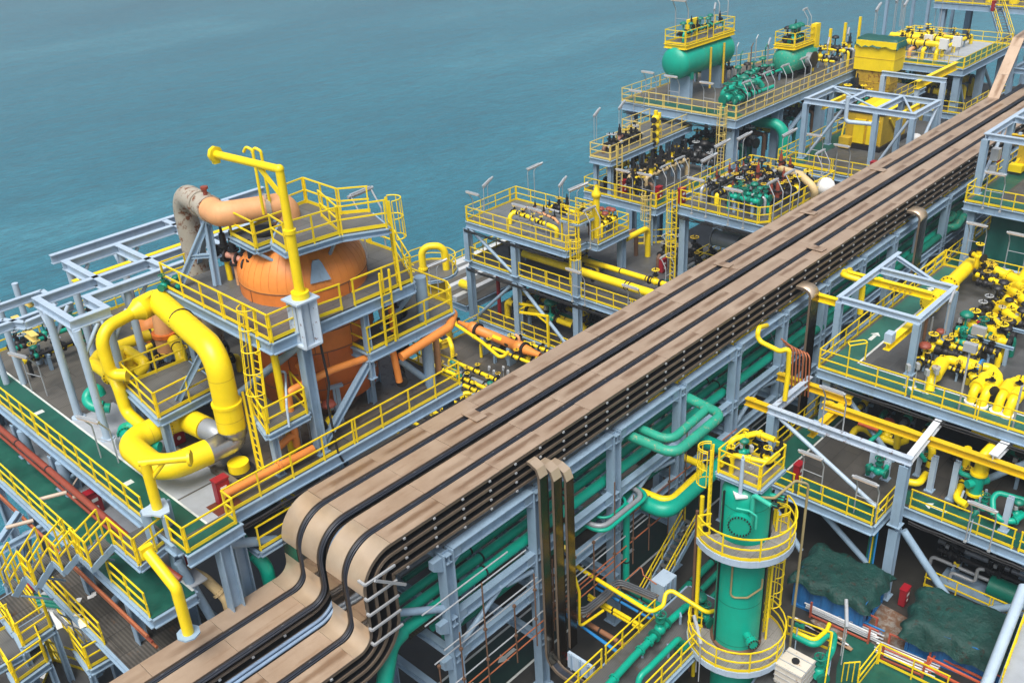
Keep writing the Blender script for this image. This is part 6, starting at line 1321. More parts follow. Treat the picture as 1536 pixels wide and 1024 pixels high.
p2 = A(1404, 197, FZ_); p1 = p2+Vector((0, 5.4, 0)); zt_ = H(121, p2)
for p in (p1, p2): column(t, p, FZ_-2, zt_-.2, .42, 'steel_pale')
beam(t, (p1.x, p1.y+.2, zt_), (p2.x, p2.y-.2, zt_), .4, .3, 'steel_pale', 'top_beam'); 
q = A(1375, 128, zt_-.5); t2 = thing('runway_beam', 'yellow hoist beam poking out under the portal frame toward the camera', 'hoist beam', q); beam(t2, q, q+Vector((9, 0, 0)), .7, .4, 'yellow', 'runway'); mb = MB(); mb.bar(q+Vector((.3, 0, -.4)), q+Vector((.3, 0, -3)), .35, .35); mb.build('hanger_post', 'steel_pale', t2)

# ------------------------------------------------------------------ far yellow piping deck
BZ = 13.2
B = thing('process_module', 'far two storey blue module with yellow piping on its railed top deck', 'process module', (106, 39, 0))
platform(B, [(99.8, 34.0), (113, 34.0), (113, 44.6), (99.8, 44.6)], BZ, .7, 'deck_steel', rails=[[(113, 44.6), (99.8, 44.6), (99.8, 34.0), (113, 34.0), (113, 44.6)]], cols=[(100.2, 34.5), (100.2, 44), (106.5, 34.5), (112.5, 34.5), (106.5, 44)], cw=.7, z0=0)
mb = MB(); mb.slab([(100, 34.2), (112.8, 34.2), (112.8, 35.8), (100, 35.8)], BZ, BZ+.006); mb.slab([(100, 35.8), (101.6, 35.8), (101.6, 44.4), (100, 44.4)], BZ, BZ+.006); mb.build('walkway_paint', 'deck_green', B)
platform(B, [(99.8, 33.2), (113, 33.2), (113, 44.6), (99.8, 44.6)], BZ-4.4, .6, 'grating_dark', rails=[[(99.8, 44), (99.8, 33.3)], [(99.8, 33.2), (106, 33.2)], [(106.8, 33.2), (113, 33.2)]])
brace(B, (100.3, 34.5, BZ-.8), (103, 34.5, BZ-4.4), .15); brace(B, (106.6, 34.5, BZ-.8), (111, 34.5, BZ-4.4), .18)
manifold(101.8, 111.5, 37, 43.6, BZ, 'x', 5, ['yellow', 'yellow', 'peach', 'yellow'], ['valve_yb', 'act_yl', 'valve_bk'], 'on the far yellow piping deck', 'trays', h=1.0, r=.2, per=3, vs=.75)
manifold(102, 107, 37.5, 43.6, BZ, 'y', 4, ['yellow'], ['valve_yb', 'valve_yb'], 'across the far yellow piping deck', 'front', h=1.5, r=.24, per=2, vs=.6)
manifold(101, 110, 35, 42, BZ-4.4, 'y', 5, ['yellow', 'green_dark', 'yellow'], ['valve_yb', 'act_gn', 'valve_bk'], 'in the lower storey of the far module', 'front', h=1.5, r=.3, per=3)
for k, (px, py) in enumerate(((1412, 92), (1432, 88), (1389, 85))): p = A(px, py, BZ); use('jbox', (p.x, p.y, BZ), 1.57, f'white box on posts among the far yellow pipes, {nth(k)} of three', 'white boxes on the far deck', 1.4)
for k, (px, py, an) in enumerate(((1310, 60, .2), (1340, 45, .2), (1352, 52, .2), (1405, 40, 1.2), (1350, 36, .2))): lamp_at(px, py, BZ, an, f'thin tube lamp seaward of the far yellow piping, {nth(k)} from the yellow box', 'mast', 1.5)
ladder(B, (99.5, 37.5, BZ-8), (99.5, 37.5, BZ-4.4), (-1, 0, 0), cage=True)
pipe([(99, 33.6, 7.5), (112, 33.6, 7.5)], .35, 'yellow', 'thick yellow pipe low under the far module beside the trays')
# farthest module and stair
Q = thing('process_module', 'farthest module at the top right corner with yellow stair and open blue frames', 'process module', (125, 40, 0)); QZ = 16.0
platform(Q, [(119, 33), (138, 33), (138, 45), (119, 45)], QZ, .7, 'grating', rails=[[(119, 45), (119, 33.6)], [(138, 33), (119.5, 33)]], cols=[(119.5, 34), (119.5, 44), (128, 34), (128, 44)], cw=.7)
stairs(Q, (114.5, 35, BZ), (119, 38.2, QZ), 1.2); platform(Q, [(113.2, 33.5), (118.5, 33.5), (118.5, 36), (113.2, 36)], BZ, .4, 'grating', rails=[[(113.2, 33.5), (118.5, 33.5)]])
brace(Q, (114, 30.5, 7), (128, 33.5, 14.5), .3)
for x, y in ((120, 46), (120, 51), (128, 46), (128, 51)): column(Q, (x, y), 5, QZ+3.6, .35)
for a, b in (((120, 46), (120, 51)), ((120, 51), (128, 51)), ((120, 46), (128, 46)), ((128, 46), (128, 51))): beam(Q, (*a, QZ+3.6), (*b, QZ+3.6), .4, .3, name='top_beam'); beam(Q, (*a, QZ+.3), (*b, QZ+.3), .4, .3, name='top_beam')
manifold(121, 134, 36, 42.5, QZ, 'x', 4, ['yellow', 'green_dark', 'yellow'], ['valve_yb', 'act_yl', 'relief_yb'], 'on the farthest module', 'trays', h=1.4, r=.34, per=3)
fire_at(1489, 17, QZ, 'red fire box on the farthest module at the top right')
for k in range(2): pipe([(121+k*3, 37, QZ), (121+k*3, 37, QZ+2.6), (121+k*3, 39.5, QZ+2.6), (121+k*3, 39.5, QZ)], .5, 'yellow', ['nearer fat yellow arch pipe on the farthest module', 'farther fat yellow arch pipe on the farthest module'][k], fil=.9)
Rk = thing('pipe_bridge', 'raised grey blue bridge with cable trays where the rack climbs at far right', 'pipe bridge', (98, 24, 0))
for x in (92.6, 97, 102): 
    for y in (21, 27.4): column(Rk, (x, y), 0, 17.6, .45)
    beam(Rk, (x, 20.8, 17.4), (x, 27.6, 17.4), .45, .35, name='cross_beam'); beam(Rk, (x, 20.8, 15.2), (x, 27.6, 15.2), .45, .35, name='cross_beam')
for y in (21, 27.4):
    for z in (15.2, 17.4): beam(Rk, (92.6, y, z-.03), (140, y, z-.03), .45, .3, name='chord')
pipe([(93, 22.4, 15.9), (140, 22.4, 15.9)], .3, 'yellow', 'yellow pipe inside the raised bridge at far right')
for k in range(3): mb = MB(); strip(mb, [(140, 16.6+.45*k), (93, 16.6+.45*k)], 20.6, 21.6, -.12); one(mb, 'bridge_tray', 'dark_rail', f'dark cable tray on the right side of the raised bridge, {["lowest", "middle", "topmost"][k]} of three', 'cable tray')
# ------------------------------------------------------------------ right hand process module: upper deck
AZ, BZ2 = 9.4, 5.0
Ra = thing('process_module', 'two level process module with yellow pipework right of the trays', 'process module', (50, 12, 0))
AX0, AX1, AY1 = 44.25, 61.4, 20.1
platform(Ra, [(AX0, -6), (AX1, -6), (AX1, AY1), (AX0, AY1)], AZ, .55, 'grating_dark', rails=[[(AX0, AY1), (AX1, AY1), (AX1, 5)], [(AX0, AY1), (AX0, 15.2)], [(AX0, 15.0), (AX0, 8.6)], [(AX0, 8.4), (AX0, -2)]], cols=[(AX0+.4, 19.6), (AX0+.4, 8), (AX0+.4, 0), (AX1-.4, 19.6), (53, 19.6), (53, 8)], z0=0, joist=2.2, cw=.5)
mb = MB(); mb.slab([(AX0+.15, 18.7), (AX1-.2, 18.7), (AX1-.2, AY1-.15), (AX0+.15, AY1-.15)], AZ, AZ+.006); mb.slab([(AX0+.15, -6), (AX0+1.6, -6), (AX0+1.6, 18.69), (AX0+.15, 18.69)], AZ, AZ+.006); mb.build('walkway_paint', 'deck_green_pale', Ra)
mb = MB(); mb.slab([(AX0+1.7, 18.55), (AX1-.2, 18.55), (AX1-.2, 18.67), (AX0+1.7, 18.67)], AZ, AZ+.01); mb.slab([(AX0+1.62, -6), (AX0+1.72, -6), (AX0+1.72, 18.5), (AX0+1.62, 18.5)], AZ, AZ+.012); mb.build('walkway_line', 'marking', Ra)
for x, y, rz in ((49.2, 19.3, 0), (AX0+.9, 14.8, 1.57), (AX0+.9, 4.5, 1.57), (57, 19.3, 0)):
    mb = MB(); mb.box((x, y, AZ+.009), (.8, .22, .004), rz); c, s = math.cos(rz), math.sin(rz); mb.add([(x+c*.75, y+s*.75, AZ+.011), (x+c*.35-s*.3, y+s*.35+c*.3, AZ+.011), (x+c*.35+s*.3, y+s*.35-c*.3, AZ+.011)], [(0, 1, 2)]); mb.build('arrow_mark', 'marking', Ra)
brace(Ra, (AX0+.4, 19.3, AZ-.7), (AX0+.4, 15.4, BZ2), .15); brace(Ra, (AX0+.5, 11.5, BZ2+.1), (AX0+.4, 8.2, AZ-.7), .18); brace(Ra, (AX0+.5, 5.0, BZ2+.1), (AX0+.4, 7.8, AZ-.7), .18)
rl = thing('swing_gate', 'small yellow loop gate by the near corner post of the upper right deck', 'gate', A(1278, 540, AZ)); q = A(1272, 545, AZ)
for dx in (0, .9): mb = MB(); mb.bar(q+Vector((dx, -dx*.6, 0)), q+Vector((dx, -dx*.6, 1.1)), .06, .06); mb.build('post', 'yellow_rail', rl)
mb = MB(); mb.tube([q+Z*1.1, q+Vector((.9, -.6, 1.1)), q+Vector((1.1, -.3, 1.1)), q+Vector((.3, .3, 1.1)), q+Z*1.1], .04, 6, fil=.15); mb.build('hoop', 'yellow_rail', rl)
# small lifting frame
f1 = thing('lifting_frame', 'small pale blue lifting frame with yellow cross beams on the upper right deck', 'lifting frame', (49.5, 18.2, AZ)); T1 = 12.75
P1 = [(46.5, 20.35), (53.0, 20.35), (46.5, 16.0), (51.4, 16.0)]
for p in ((46.5, 20.3), (46.5, 16.0), (51.4, 16.0), (52.6, 20.3)): column(f1, p, AZ, T1-.36, .36)
def fb(par, a, b, z, h=.36, w=.26, mat='steel_pale'): beam(par, (a[0], a[1], z-h/2), (b[0], b[1], z-h/2), h, w, mat, 'top_beam')
fb(f1, (46.35, 20.35), (54.2, 20.35), T1); fb(f1, (46.5, 20.2), (46.5, 15.85), T1); fb(f1, (46.65, 16.0), (51.5, 16.0), T1); fb(f1, (51.4, 20.2), (51.4, 16.15), T1); brace(f1, (53.6, 20.2, T1-.15), (51.5, 17.2, T1-.15), .1, 'steel_pale', tube=False)
for y0, y1, x in ((22.3, 20.55, 46.9), (22.2, 16.9, 50.7)):
    t = thing('runway_beam', 'yellow hoist beam '+('stub poking out left of the small lifting frame' if x < 48 else 'crossing the small lifting frame, stencilled on its side'), 'hoist beam', (x, 19, T1-.7)); beam(t, (x, y0, T1-.62), (x, y1, T1-.62), .42, .32, 'yellow', 'runway'); mb = MB(); mb.box((x, (y0 if x < 48 else 20.35)-.4, T1-.38), (.3, .3, .05)); mb.build('clamp', 'yellow', t)
    if x > 48:
        mb = MB()
        for k in range(5): mb.box((x-.17, 19.2-k*.28, T1-.62), (.012, .14, .18))
        mb.build('stencil_marks', 'yellow_old', t)
t = thing('runway_beam', 'long yellow hoist beam along the small lifting frame, trolley at its near end', 'hoist beam', (50, 17.5, T1-1.1)); q0, q1 = A(1330, 516, T1-.9), A(1412, 412, T1-.9)
beam(t, (q0.x, q0.y, T1-1.06), (q0.x+7.2, q0.y-.05, T1-1.06), .42, .34, 'yellow', 'runway'); mb = MB(); mb.box((q0.x+.3, q0.y, T1-.6), (.5, .4, .5)); mb.build('hanger', 'steel_pale', t)
# the yellow header and its branches
az = AZ+1.0
pipe([A(1394, 456, az), A(1456, 396, az)], .42, 'yellow', 'fat yellow header pipe with round end cover behind the small lifting frame', n=18, flanges=[.03, .45])
pipe([A(1456, 396, az+.1), A(1470, 392, az+.2), A(1480, 400, az+.2), A(1512, 414, az), A(1535, 425, az)], .3, 'yellow', 'yellow pipe bending right from the fat header towards the picture edge', fil=.6, flanges=[.45, .7], n=14)
pipe([A(1462, 420, AZ), A(1465, 398, az+.4), Vector((A(1465, 398, az+.4).x, A(1465, 398, az+.4).y, az+1.3))], .16, 'yellow', 'upright yellow branch with hand wheel on the fat header', fil=.3); q = A(1467, 384, az+1.0); use('valve_yb', (q.x, q.y, q.z), 1.2, 'yellow valve with hand wheel topping the upright branch', None, 1.0)
pipe([A(1465, 412, az-.2), A(1500, 425, az-.2), A(1516, 432, az-.2)], .18, 'yellow', 'thinner yellow pipe below the bending one at the far header', fil=.3, flanges=[.5])
for k, (px, py) in enumerate(((1474, 408), (1484, 413), (1478, 425))): use('valve_bk', A(px, py, az), 1.57, f'black valve by the far header on the upper right deck, {nth(k)} of three', 'valves by the far header', 1.0)
pipe([A(1486, 492, az-.3), A(1520, 440, az-.3), A(1545, 405, az-.3)], .4, 'yellow', 'fat yellow header running under the paired arches at the right edge', n=16, flanges=[.3, .6])
for k, (a, b, c) in enumerate((((1470, 516), (1474, 498), (1502, 508)), ((1478, 505), (1483, 488), (1508, 498)), ((1490, 489), (1496, 470), (1526, 481)), ((1500, 478), (1505, 462), (1532, 472)), ((1510, 462), (1516, 446), (1545, 458)), ((1518, 452), (1525, 437), (1550, 447)))):
    p = A(*a, AZ+.1); pipe([p, Vector((p.x, p.y, AZ+1.35)), A(*c, AZ+1.35)], .24, 'yellow', f'yellow arch pipe, {nth(k)} from the front in the paired row at the right edge', 'pipe', 'paired yellow arch pipes', fil=.5, n=12)
    if k % 2 == 0:
        use('valve_yb', A(c[0]-14, c[1]+2, AZ+.7), 1.57, f'yellow valve with big wheel under the {nth(k)} arch of the paired row', 'valves under the arches', 1.1)
    use('act_bk', A(c[0]+4, c[1]+4, AZ+1.1), 1.57, f'black valve stack at the {nth(k)} arch of the paired row', 'valve stacks at the arches', 1.0)
for k, (px, py) in enumerate(((1516, 520), (1532, 490), (1480, 540))):
    p = A(px, py, AZ); t = thing('pipe_support', f'blue grey pipe stool under the paired yellow arches, {nth(k)} of three', 'pipe support', (p.x, p.y, AZ), 'pipe stools'); 
    for dy in (-.9, .9): mb = MB(); mb.ibeam((p.x, p.y+dy, AZ), (p.x, p.y+dy, AZ+1.0), .18, .18, .03, up=(1, 0, 0)); mb.build('leg', 'steel_blue', t)
    mb = MB(); mb.ibeam((p.x, p.y-1.2, AZ+1.08), (p.x, p.y+1.2, AZ+1.08), .16, .16, .03); mb.build('cross_arm', 'steel_blue', t)
# front yellow run with fat sleeves, and four elbows through the deck
ab = AZ+.9
pipe([A(1394, 586, AZ), A(1397, 570, AZ+.5), A(1414, 541, ab), A(1424, 539, ab), A(1470, 554, ab)], .24, 'yellow', 'bent yellow pipe near the front rail of the upper right deck, diving into the deck', fil=.5, n=16)
for a, b, la in (((1401, 563), (1413, 544), 'sloping'), ((1437, 543), (1466, 552), 'level')):
    mb = MB(); q0, q1 = A(*a, ab-.12 if la == 'sloping' else ab), A(*b, ab); mb.cyl(q0, q1, .38, n=18); one(mb, 'pipe_sleeve', 'yellow', f'fat yellow {la} sleeve on the bent pipe near the front rail', 'pipe sleeve')
q = A(1404, 553, ab+.36); mb = MB(); mb.cyl(q, q+Z*.12, .22, n=14); one(mb, 'cap', 'rusty', 'rusty round cap on the sloping yellow sleeve', 'cap')
mb = MB(); q = A(1471, 551, ab); e = (A(1470, 554, ab)-A(1424, 539, ab)).normalized(); mb.cyl(q-e*.06, q+e*.06, .46, n=20); one(mb, 'blue_flange', 'cable_blue', 'blue ring flange at the end of the level yellow sleeve', 'flange')
for k, pts in enumerate((((1456, 604), (1461, 584), (1482, 562), (1490, 556)), ((1471, 610), (1480, 588), (1498, 565), (1488, 552), (1474, 550)), ((1494, 618), (1502, 594), (1520, 572), (1545, 568)), ((1510, 624), (1519, 600), (1532, 584), (1548, 580)))):
    pts3 = [A(*pts[0], AZ), A(*pts[1], AZ+.75)]+[A(*p, ab) for p in pts[2:]]
    t = pipe(pts3, .23, 'yellow', f'yellow elbow pipe diving through the front walkway, {nth(k)} from the left of four', 'pipe', 'yellow elbows through the front walkway', fil=.45, n=14)
    m2 = MB(); m2.cyl(pts3[1].lerp(pts3[2], .15), pts3[1].lerp(pts3[2], .8), .35, n=16); m2.build('sleeve', 'yellow', t); m2 = MB(); m2.cyl(pts3[0], pts3[0]+Z*.12, .34, n=16); m2.build('collar', 'white', t)
for k, (px, py) in enumerate(((1460, 566), (1486, 580), (1527, 585))): use('valve_yb', A(px, py, ab), .8, f'yellow wheel valve between the front elbows, {nth(k)} from the left', 'wheel valves at the front elbows', .9)
# left cluster of valves at the lifting frame
manifold(46.8, 49.3, 13.2, 16.2, AZ, 'y', 3, ['yellow', 'black', 'yellow'], ['valve_yb', 'valve_bk', 'act_yl', 'valve_yb'], 'by the near lifting frame post', 'front rail', h=.9, r=.14, per=3, vs=.9)
manifold(49.6, 52, 12.6, 15.4, AZ, 'y', 3, ['yellow', 'yellow', 'green_dark'], ['valve_yb', 'valve_bk', 'act_gn', 'valve_gn'], 'behind the near lifting frame post', 'front rail', h=1.0, r=.16, per=3, vs=.9)
manifold(53, 58, 13.6, 15.6, AZ, 'x', 2, ['grey_pipe', 'yellow'], ['valve_bg', 'act_gn', 'valve_yb', 'act_bk'], 'beside the fat yellow header', 'trays', h=.8, r=.12, per=4)
manifold(47, 58, 3, 9, AZ, 'y', 6, ['yellow'], ['valve_yb', 'valve_bk'], 'at the right edge of the upper deck', 'front rail', h=1.2, r=.26, per=3, vs=.7)
for k in range(4):
    p = A(1350+k*14, 588+k*4-(k % 2)*6, AZ); use('gauge', (p.x+.6, p.y, AZ), .8, f'grey instrument post near the frame foot, {nth(k)} from the left', 'instrument posts at the frame foot', .9)
use('act_yl', A(1384, 540, AZ+.6), 0, 'yellow valve with pink round cap near the frame foot', None, 1.1)
p = A(1460, 540, AZ); t = thing('junction_box', 'pale box on a leaning post by the paired yellow arches', 'junction box', (p.x, p.y, AZ)); mb = MB(); mb.bar(p, p+Z*1.6, .08, .08); mb.build('stand', 'galv', t); mb = MB(); mb.box(p+Z*1.8, (.3, .7, .5)); mb.build('case', 'galv', t)
fire_at(1466, 508, AZ, 'red fire box at the foot of the paired yellow arches')
for k, (px, py, s) in enumerate(((1468, 385, 1), (1528, 410, 1), (1352, 480, 1))): pass
lamp_at(1460, 386, AZ, 1.57, 'twin pole lamp at the far rail of the upper right deck, left one'); lamp_at(1520, 402, AZ, 1.57, 'twin pole lamp at the far rail of the upper right deck, right one'); lamp_at(1316, 392, AZ-1, .1, 'tilted tube lamp beyond the left rail of the upper right deck', 'mast')
lamp_at(1418, 495, AZ+2.0, .2, 'tilted tube lamp fixed on the small lifting frame', 'mast', .8)
for px, py, tx, ty, la in ((1436, 622, 1464, 510, 'left'), (1517, 648, 1531, 590, 'right')):
    p = A(px, py, AZ-.3); t = thing('lamp_mast', f'slim grey mast clamped to the front rail of the upper right deck, {la} one', 'mast', p, 'slim grey masts'); h = 3.6 if la == 'left' else 2.6
    mb = MB(); mb.tube([p, p+Z*h], .055, 8); mb.build('post', 'galv', t); mb = MB(); mb.box(p+Z*.15, (.35, .35, .14)); mb.build('foot', 'galv', t)
    if la == 'left': mb = MB(); mb.box(p+Z*(h+.25), (.3, .6, .42)); mb.build('lamp_box', 'galv', t)
    else: mb = MB(); mb.bar(p+Z*h, p+Z*(h+.6)+Vector((.4, -1, 0)), .05, .05); mb.build('arm', 'galv', t)
for k, (px, py) in enumerate(((1363, 640), (1371, 640))): p = A(px, py, BZ2); mb = MB(); mb.tube([p, (p.x, p.y, 12.2-k*.2)], .09-.03*k, 8); one(mb, 'standpipe', 'grey_pipe' if k else 'brown', ['slim brown standpipe rising past the front rail of the upper right deck', 'grey standpipe rising past the front rail of the upper right deck'][k], 'pipe')

# ---- lower deck
Rb = thing('process_deck', 'lower grating deck with green walkway and pipework under the big lifting frame', 'process deck', (44, 12, 0))
platform(Rb, [(38.85, 20.9), (38.85, 13.9), (41.35, 13.9), (41.35, -6), (54, -6), (54, 20.9)], BZ2, .55, 'grating_brown_dark', rails=[[(54, 20.9), (38.85, 20.9), (38.85, 18.2)], [(38.85, 18.0), (38.85, 13.95)], [(39.1, 13.9), (41.35, 13.9)], [(41.35, 13.2), (41.35, 8.2)], [(41.35, 8.0), (41.35, 2.5)]], cols=[(40.1, 13.25), (39.2, 20.5), (45, 20.5), (41.8, 4), (48, 13)], z0=0, joist=2, cw=.5, edge=(0, 1, 2))
mb = MB(); mb.slab([(39.0, 19.5), (53, 19.5), (53, 20.75), (39.0, 20.75)], BZ2, BZ2+.006); mb.slab([(39.0, 14.05), (40.2, 14.05), (40.2, 19.49), (39.0, 19.49)], BZ2, BZ2+.006); mb.slab([(41.5, 2), (42.7, 2), (42.7, 13.8), (41.5, 13.8)], BZ2, BZ2+.006); mb.build('walkway_paint', 'deck_green', Rb)
mb = MB(); mb.slab([(40.22, 14.05), (40.32, 14.05), (40.32, 19.4), (40.22, 19.4)], BZ2, BZ2+.012); mb.slab([(40.4, 19.36), (53, 19.36), (53, 19.46), (40.4, 19.46)], BZ2, BZ2+.012); mb.build('walkway_line', 'marking', Rb)
for y in (12, 7): mb = MB(); mb.box((42.1, y, BZ2+.009), (.2, .8, .004)); mb.add([(42.1, y+.75, BZ2+.011), (41.8, y+.35, BZ2+.011), (42.4, y+.35, BZ2+.011)], [(0, 1, 2)]); mb.build('arrow_mark', 'marking', Rb)
brace(Rb, (39.2, 20.3, BZ2-.6), (39.2, 17.6, 1.2), .16); brace(Rb, (40.1, 13.6, 1.0), (39.2, 16.8, BZ2-.7), .16); brace(Rb, (40.3, 12.9, BZ2-.7), (40.6, 9.6, .4), .2); brace(Rb, (41.8, 8.6, .6), (41.8, 3.9, BZ2-.8), .2)
cb = A(1520, 700, 0)
ladder(Rb, (41.2, 1.9+.6, 0), (41.2, 2.5, BZ2), (-1, .1, 0), cage=True, c0=1.6)
f2 = thing('lifting_frame', 'big pale blue lifting frame with yellow crane beams over the lower right deck', 'lifting frame', (42.5, 17, BZ2)); T2 = 8.72
for p in ((40.1, 20.4), (40.0, 13.25)): column(f2, p, BZ2 if p[1] > 15 else BZ2-.3, T2-.42, .46)
mb = MB(); mb.ibeam((40.0, 13.25, 0), (40.0, 13.25, BZ2-.8), .5, .46, .05, up=(1, 0, 0)); 
fb(f2, (40.1, 20.7), (40.1, 13.0), T2, .42, .3, 'steel_weathered'); fb(f2, (40.3, 20.45), (AX0-.02, 20.45), T2, .42, .3, 'steel_weathered'); fb(f2, (40.25, 13.2), (45.3, 13.45), T2, .42, .34, 'steel_white')
brace(f2, (40.1, 20.0, T2-.5), (40.0, 14.2, BZ2+.2), .12, 'steel_pale')
for (a, b, z, la) in (((40.6, 22.3), (40.6, 20.6), T2-.55, 'stub poking out left of the big lifting frame'), ((44.0, 22.3), (44.0, 17.9), T2-.55, 'with stencil marks at the back of the big lifting frame'), ((42.7, 18.9), (42.9, 4.0), T2-.5, 'running off to the right under the big lifting frame')):
    t = thing('runway_beam', 'yellow crane beam '+la, 'hoist beam', (*b, z)); beam(t, (*a, z), (*b, z), .42, .34, 'yellow_mustard', 'runway'); mb = MB(); mb.box((a[0], a[1]-.4, z+.24), (.3, .3, .06)); mb.build('clamp', 'yellow_mustard', t)
t = thing('runway_beam', 'yellow crane beam along the big lifting frame, slung lowest', 'hoist beam', (42, 18.3, T2-1)); beam(t, (40.4, 18.35, T2-.98), (44.6, 18.35, T2-.98), .4, .34, 'yellow_mustard', 'runway'); mb = MB(); mb.box((40.8, 18.35, T2-.6), (.35, .3, .36)); mb.build('hanger', 'steel_blue', t)
t = thing('beam_stub', 'short white steel beam stub at the front rail near the right edge', 'beam', (43.6, 7, T2)); q0, q1 = A(1490, 682, T2), A(1520, 650, T2); beam(t, q0-Z*.2, q1-Z*.2, .4, .4, 'steel_white', 'stub'); mb = MB(); mb.bar(q0-Z*.02, q1-Z*.02+Z*.01, .42, .04); mb.build('cap_plate', 'steel_white', t)
# lower deck pipework
bz = BZ2
pipe([A(1276, 655, bz+.3), A(1285, 641, bz+.8), A(1298, 643, bz+.9), A(1310, 652, bz+.9), A(1345, 665, bz+.9), A(1360, 660, bz+.9)], .19, 'yellow', 'yellow pipe with elbow at the back of the lower right deck', fil=.35, flanges=[.5])
mb = MB(); q0, q1 = A(1288, 632, bz+1.9), A(1318, 643, bz+1.7); d = (q1-q0).normalized(); mb.cyl(q0, q0+d*.75, .2, n=12); mb.cyl(q1-d*.8, q1, .19, n=12); mb.cyl(q0, q1, .09, n=8, m=1); one(mb, 'actuator_cylinder', ['coral', 'black'], 'coral red actuator cylinders lying over the yellow elbow on the lower deck', 'actuator')
pipe([A(1298, 668, bz+.9), A(1320, 648, bz+1.3), A(1322, 643, bz+1.0)], .12, 'green', 'slanting green pipe in front of the coral cylinders', fil=.3)
use('act_yl', A(1330, 653, bz+.9), 1.57, 'yellow flanged valve beside the coral cylinders', None, 1.1)
for k, (px, py) in enumerate(((1318, 702), (1300, 692), (1328, 700))): pass
q = A(1317, 706, bz+.9); use('valve_gn', q, 1.57, 'green hand wheel valve between two green elbows under the big frame', None, 1.0)
pipe([A(1302, 712, bz), A(1301, 696, bz+.9), A(1312, 705, bz+.9), A(1326, 710, bz+.9), A(1334, 690, bz+.9)], .12, 'green', 'green pipe with two elbows round the hand wheel valve under the big frame', fil=.3)
for (px, py, h, la) in ((1306, 712, 1.9, 'left of the green wheel'), (1328, 718, 1.2, 'right of the green wheel'), (1394, 735, 2.1, 'left of the yellow loop'), (1426, 748, 2.3, 'before the green control valve'), (1505, 795, 2.0, 'near the right edge ladder'), (1377, 712, 2.0, 'behind the yellow loop')):
    p = A(px, py, bz); t = thing('support_post', f'stout blue grey pipe post on the lower right deck {la}', 'pipe support', (p.x, p.y, bz)); mb = MB(); mb.ibeam(p, p+Z*h, .28, .28, .04, up=(1, 0, 0)); mb.build('post', 'steel_pale', t); mb = MB(); mb.box(p+Z*.03, (.45, .45, .06)); mb.build('base_plate', 'steel_blue', t)
pipe([A(1382, 655, bz+2.2), A(1400, 668, bz+2.2), Vector((A(1400, 668, bz+2.2).x, A(1400, 668, bz+2.2).y, bz+.6)), A(1378, 725, bz+.5), A(1362, 722, bz+.5)], .19, 'yellow', 'yellow pipe dropping and hooking back along the lower deck, left one', fil=.4, bands=[.4, .6])
pipe([A(1452, 672, bz+2.6), Vector((A(1452, 690, bz+1.6).x, A(1452, 690, bz+1.6).y, bz+.6)), A(1434, 748, bz+.5), A(1450, 757, bz+.5)], .19, 'yellow', 'yellow pipe dropping and hooking forward along the lower deck, middle one', fil=.4, bands=[.4, .6])
q = A(1464, 730, bz+1.2); t = thing('control_valve', 'green control valve with yellow top pipe near the right edge', 'control valve', (q.x, q.y, bz)); mb = MB(); mb.cyl((q.x, q.y, bz+.9), (q.x, q.y, bz+2.0), .32, n=14); mb.cyl((q.x-.5, q.y+.3, bz+1.5), (q.x+.5, q.y-.3, bz+1.5), .22, n=12); mb.build('valve_body', 'green', t); mb = MB(); mb.cyl((q.x, q.y, bz+2.0), (q.x, q.y, bz+2.12), .42, n=16); mb.cyl((q.x, q.y, bz+.8), (q.x, q.y, bz+.92), .42, n=16); mb.build('flange', 'yellow', t); mb = MB(); mb.tube([(q.x, q.y, bz+2.1), (q.x, q.y, bz+3.0), (q.x+.9, q.y-.2, bz+3.3)], .27, 14, fil=.4); mb.build('inlet_pipe', 'yellow', t)
mb = MB()
for dx, dy in ((-.5, -.5), (.5, -.5), (-.5, .5), (.5, .5)): mb.bar((q.x+dx, q.y+dy, bz), (q.x+dx*.8, q.y+dy*.8, bz+1.0), .1, .1)
mb.build('stand', 'steel_pale', t)
pipe([A(1490, 772, bz+.8), A(1489, 748, bz+1.3), A(1496, 738, bz+1.5), A(1538, 750, bz+1.5)], .14, 'green', 'green hooked pipe near the right edge of the lower deck', fil=.35)
pipe([A(1490, 768, bz+.8), A(1500, 778, bz+.6), A(1520, 782, bz+.6), A(1536, 770, bz+.7)], .16, 'green', 'low green elbow pipe near the right edge of the lower deck', fil=.35, flanges=[.6])
pipe([A(1388, 690, bz+1.4), A(1380, 680, bz+1.4), A(1394, 676, bz+1.4), A(1398, 686, bz+1.4)], .12, 'green', 'small green ring pipe behind a blue post on the lower deck', fil=.3)
pipe([A(1440, 700, bz+1.7), A(1438, 708, bz+1.7), A(1458, 715, bz+1.7)], .13, 'green', 'short green elbow pipe feeding the green control valve', fil=.3)
pipe([A(1345, 670, bz+.8), A(1348, 640, bz+2.4), A(1385, 655, bz+2.6)], .18, 'yellow', 'yellow pipe rising behind the grey standpipes under the upper deck', fil=.4)
for k, (px, py) in enumerate(((1380, 668), (1388, 700), (1436, 690), (1475, 760), (1448, 718), (1524, 770))): use(['valve_gn', 'valve_bk', 'act_bk', 'valve_gn', 'valve_bk', 'act_gn'][k], A(px, py, bz+.7), .5*k, ['green hand valve by the small green ring pipe', 'black valve below the small green ring pipe', 'black actuated valve behind the middle yellow drop pipe', 'green hand valve below the green control valve', 'black valve left of the green control valve', 'green actuated valve by the low green elbow'][k], None, .9)
manifold(46, 52, 14, 19, bz, 'x', 4, ['yellow', 'grey_pipe', 'green_dark'], ['valve_yb', 'valve_bk', 'act_gn'], 'in the shade under the upper deck', 'trays', h=1.2, r=.17, per=3)
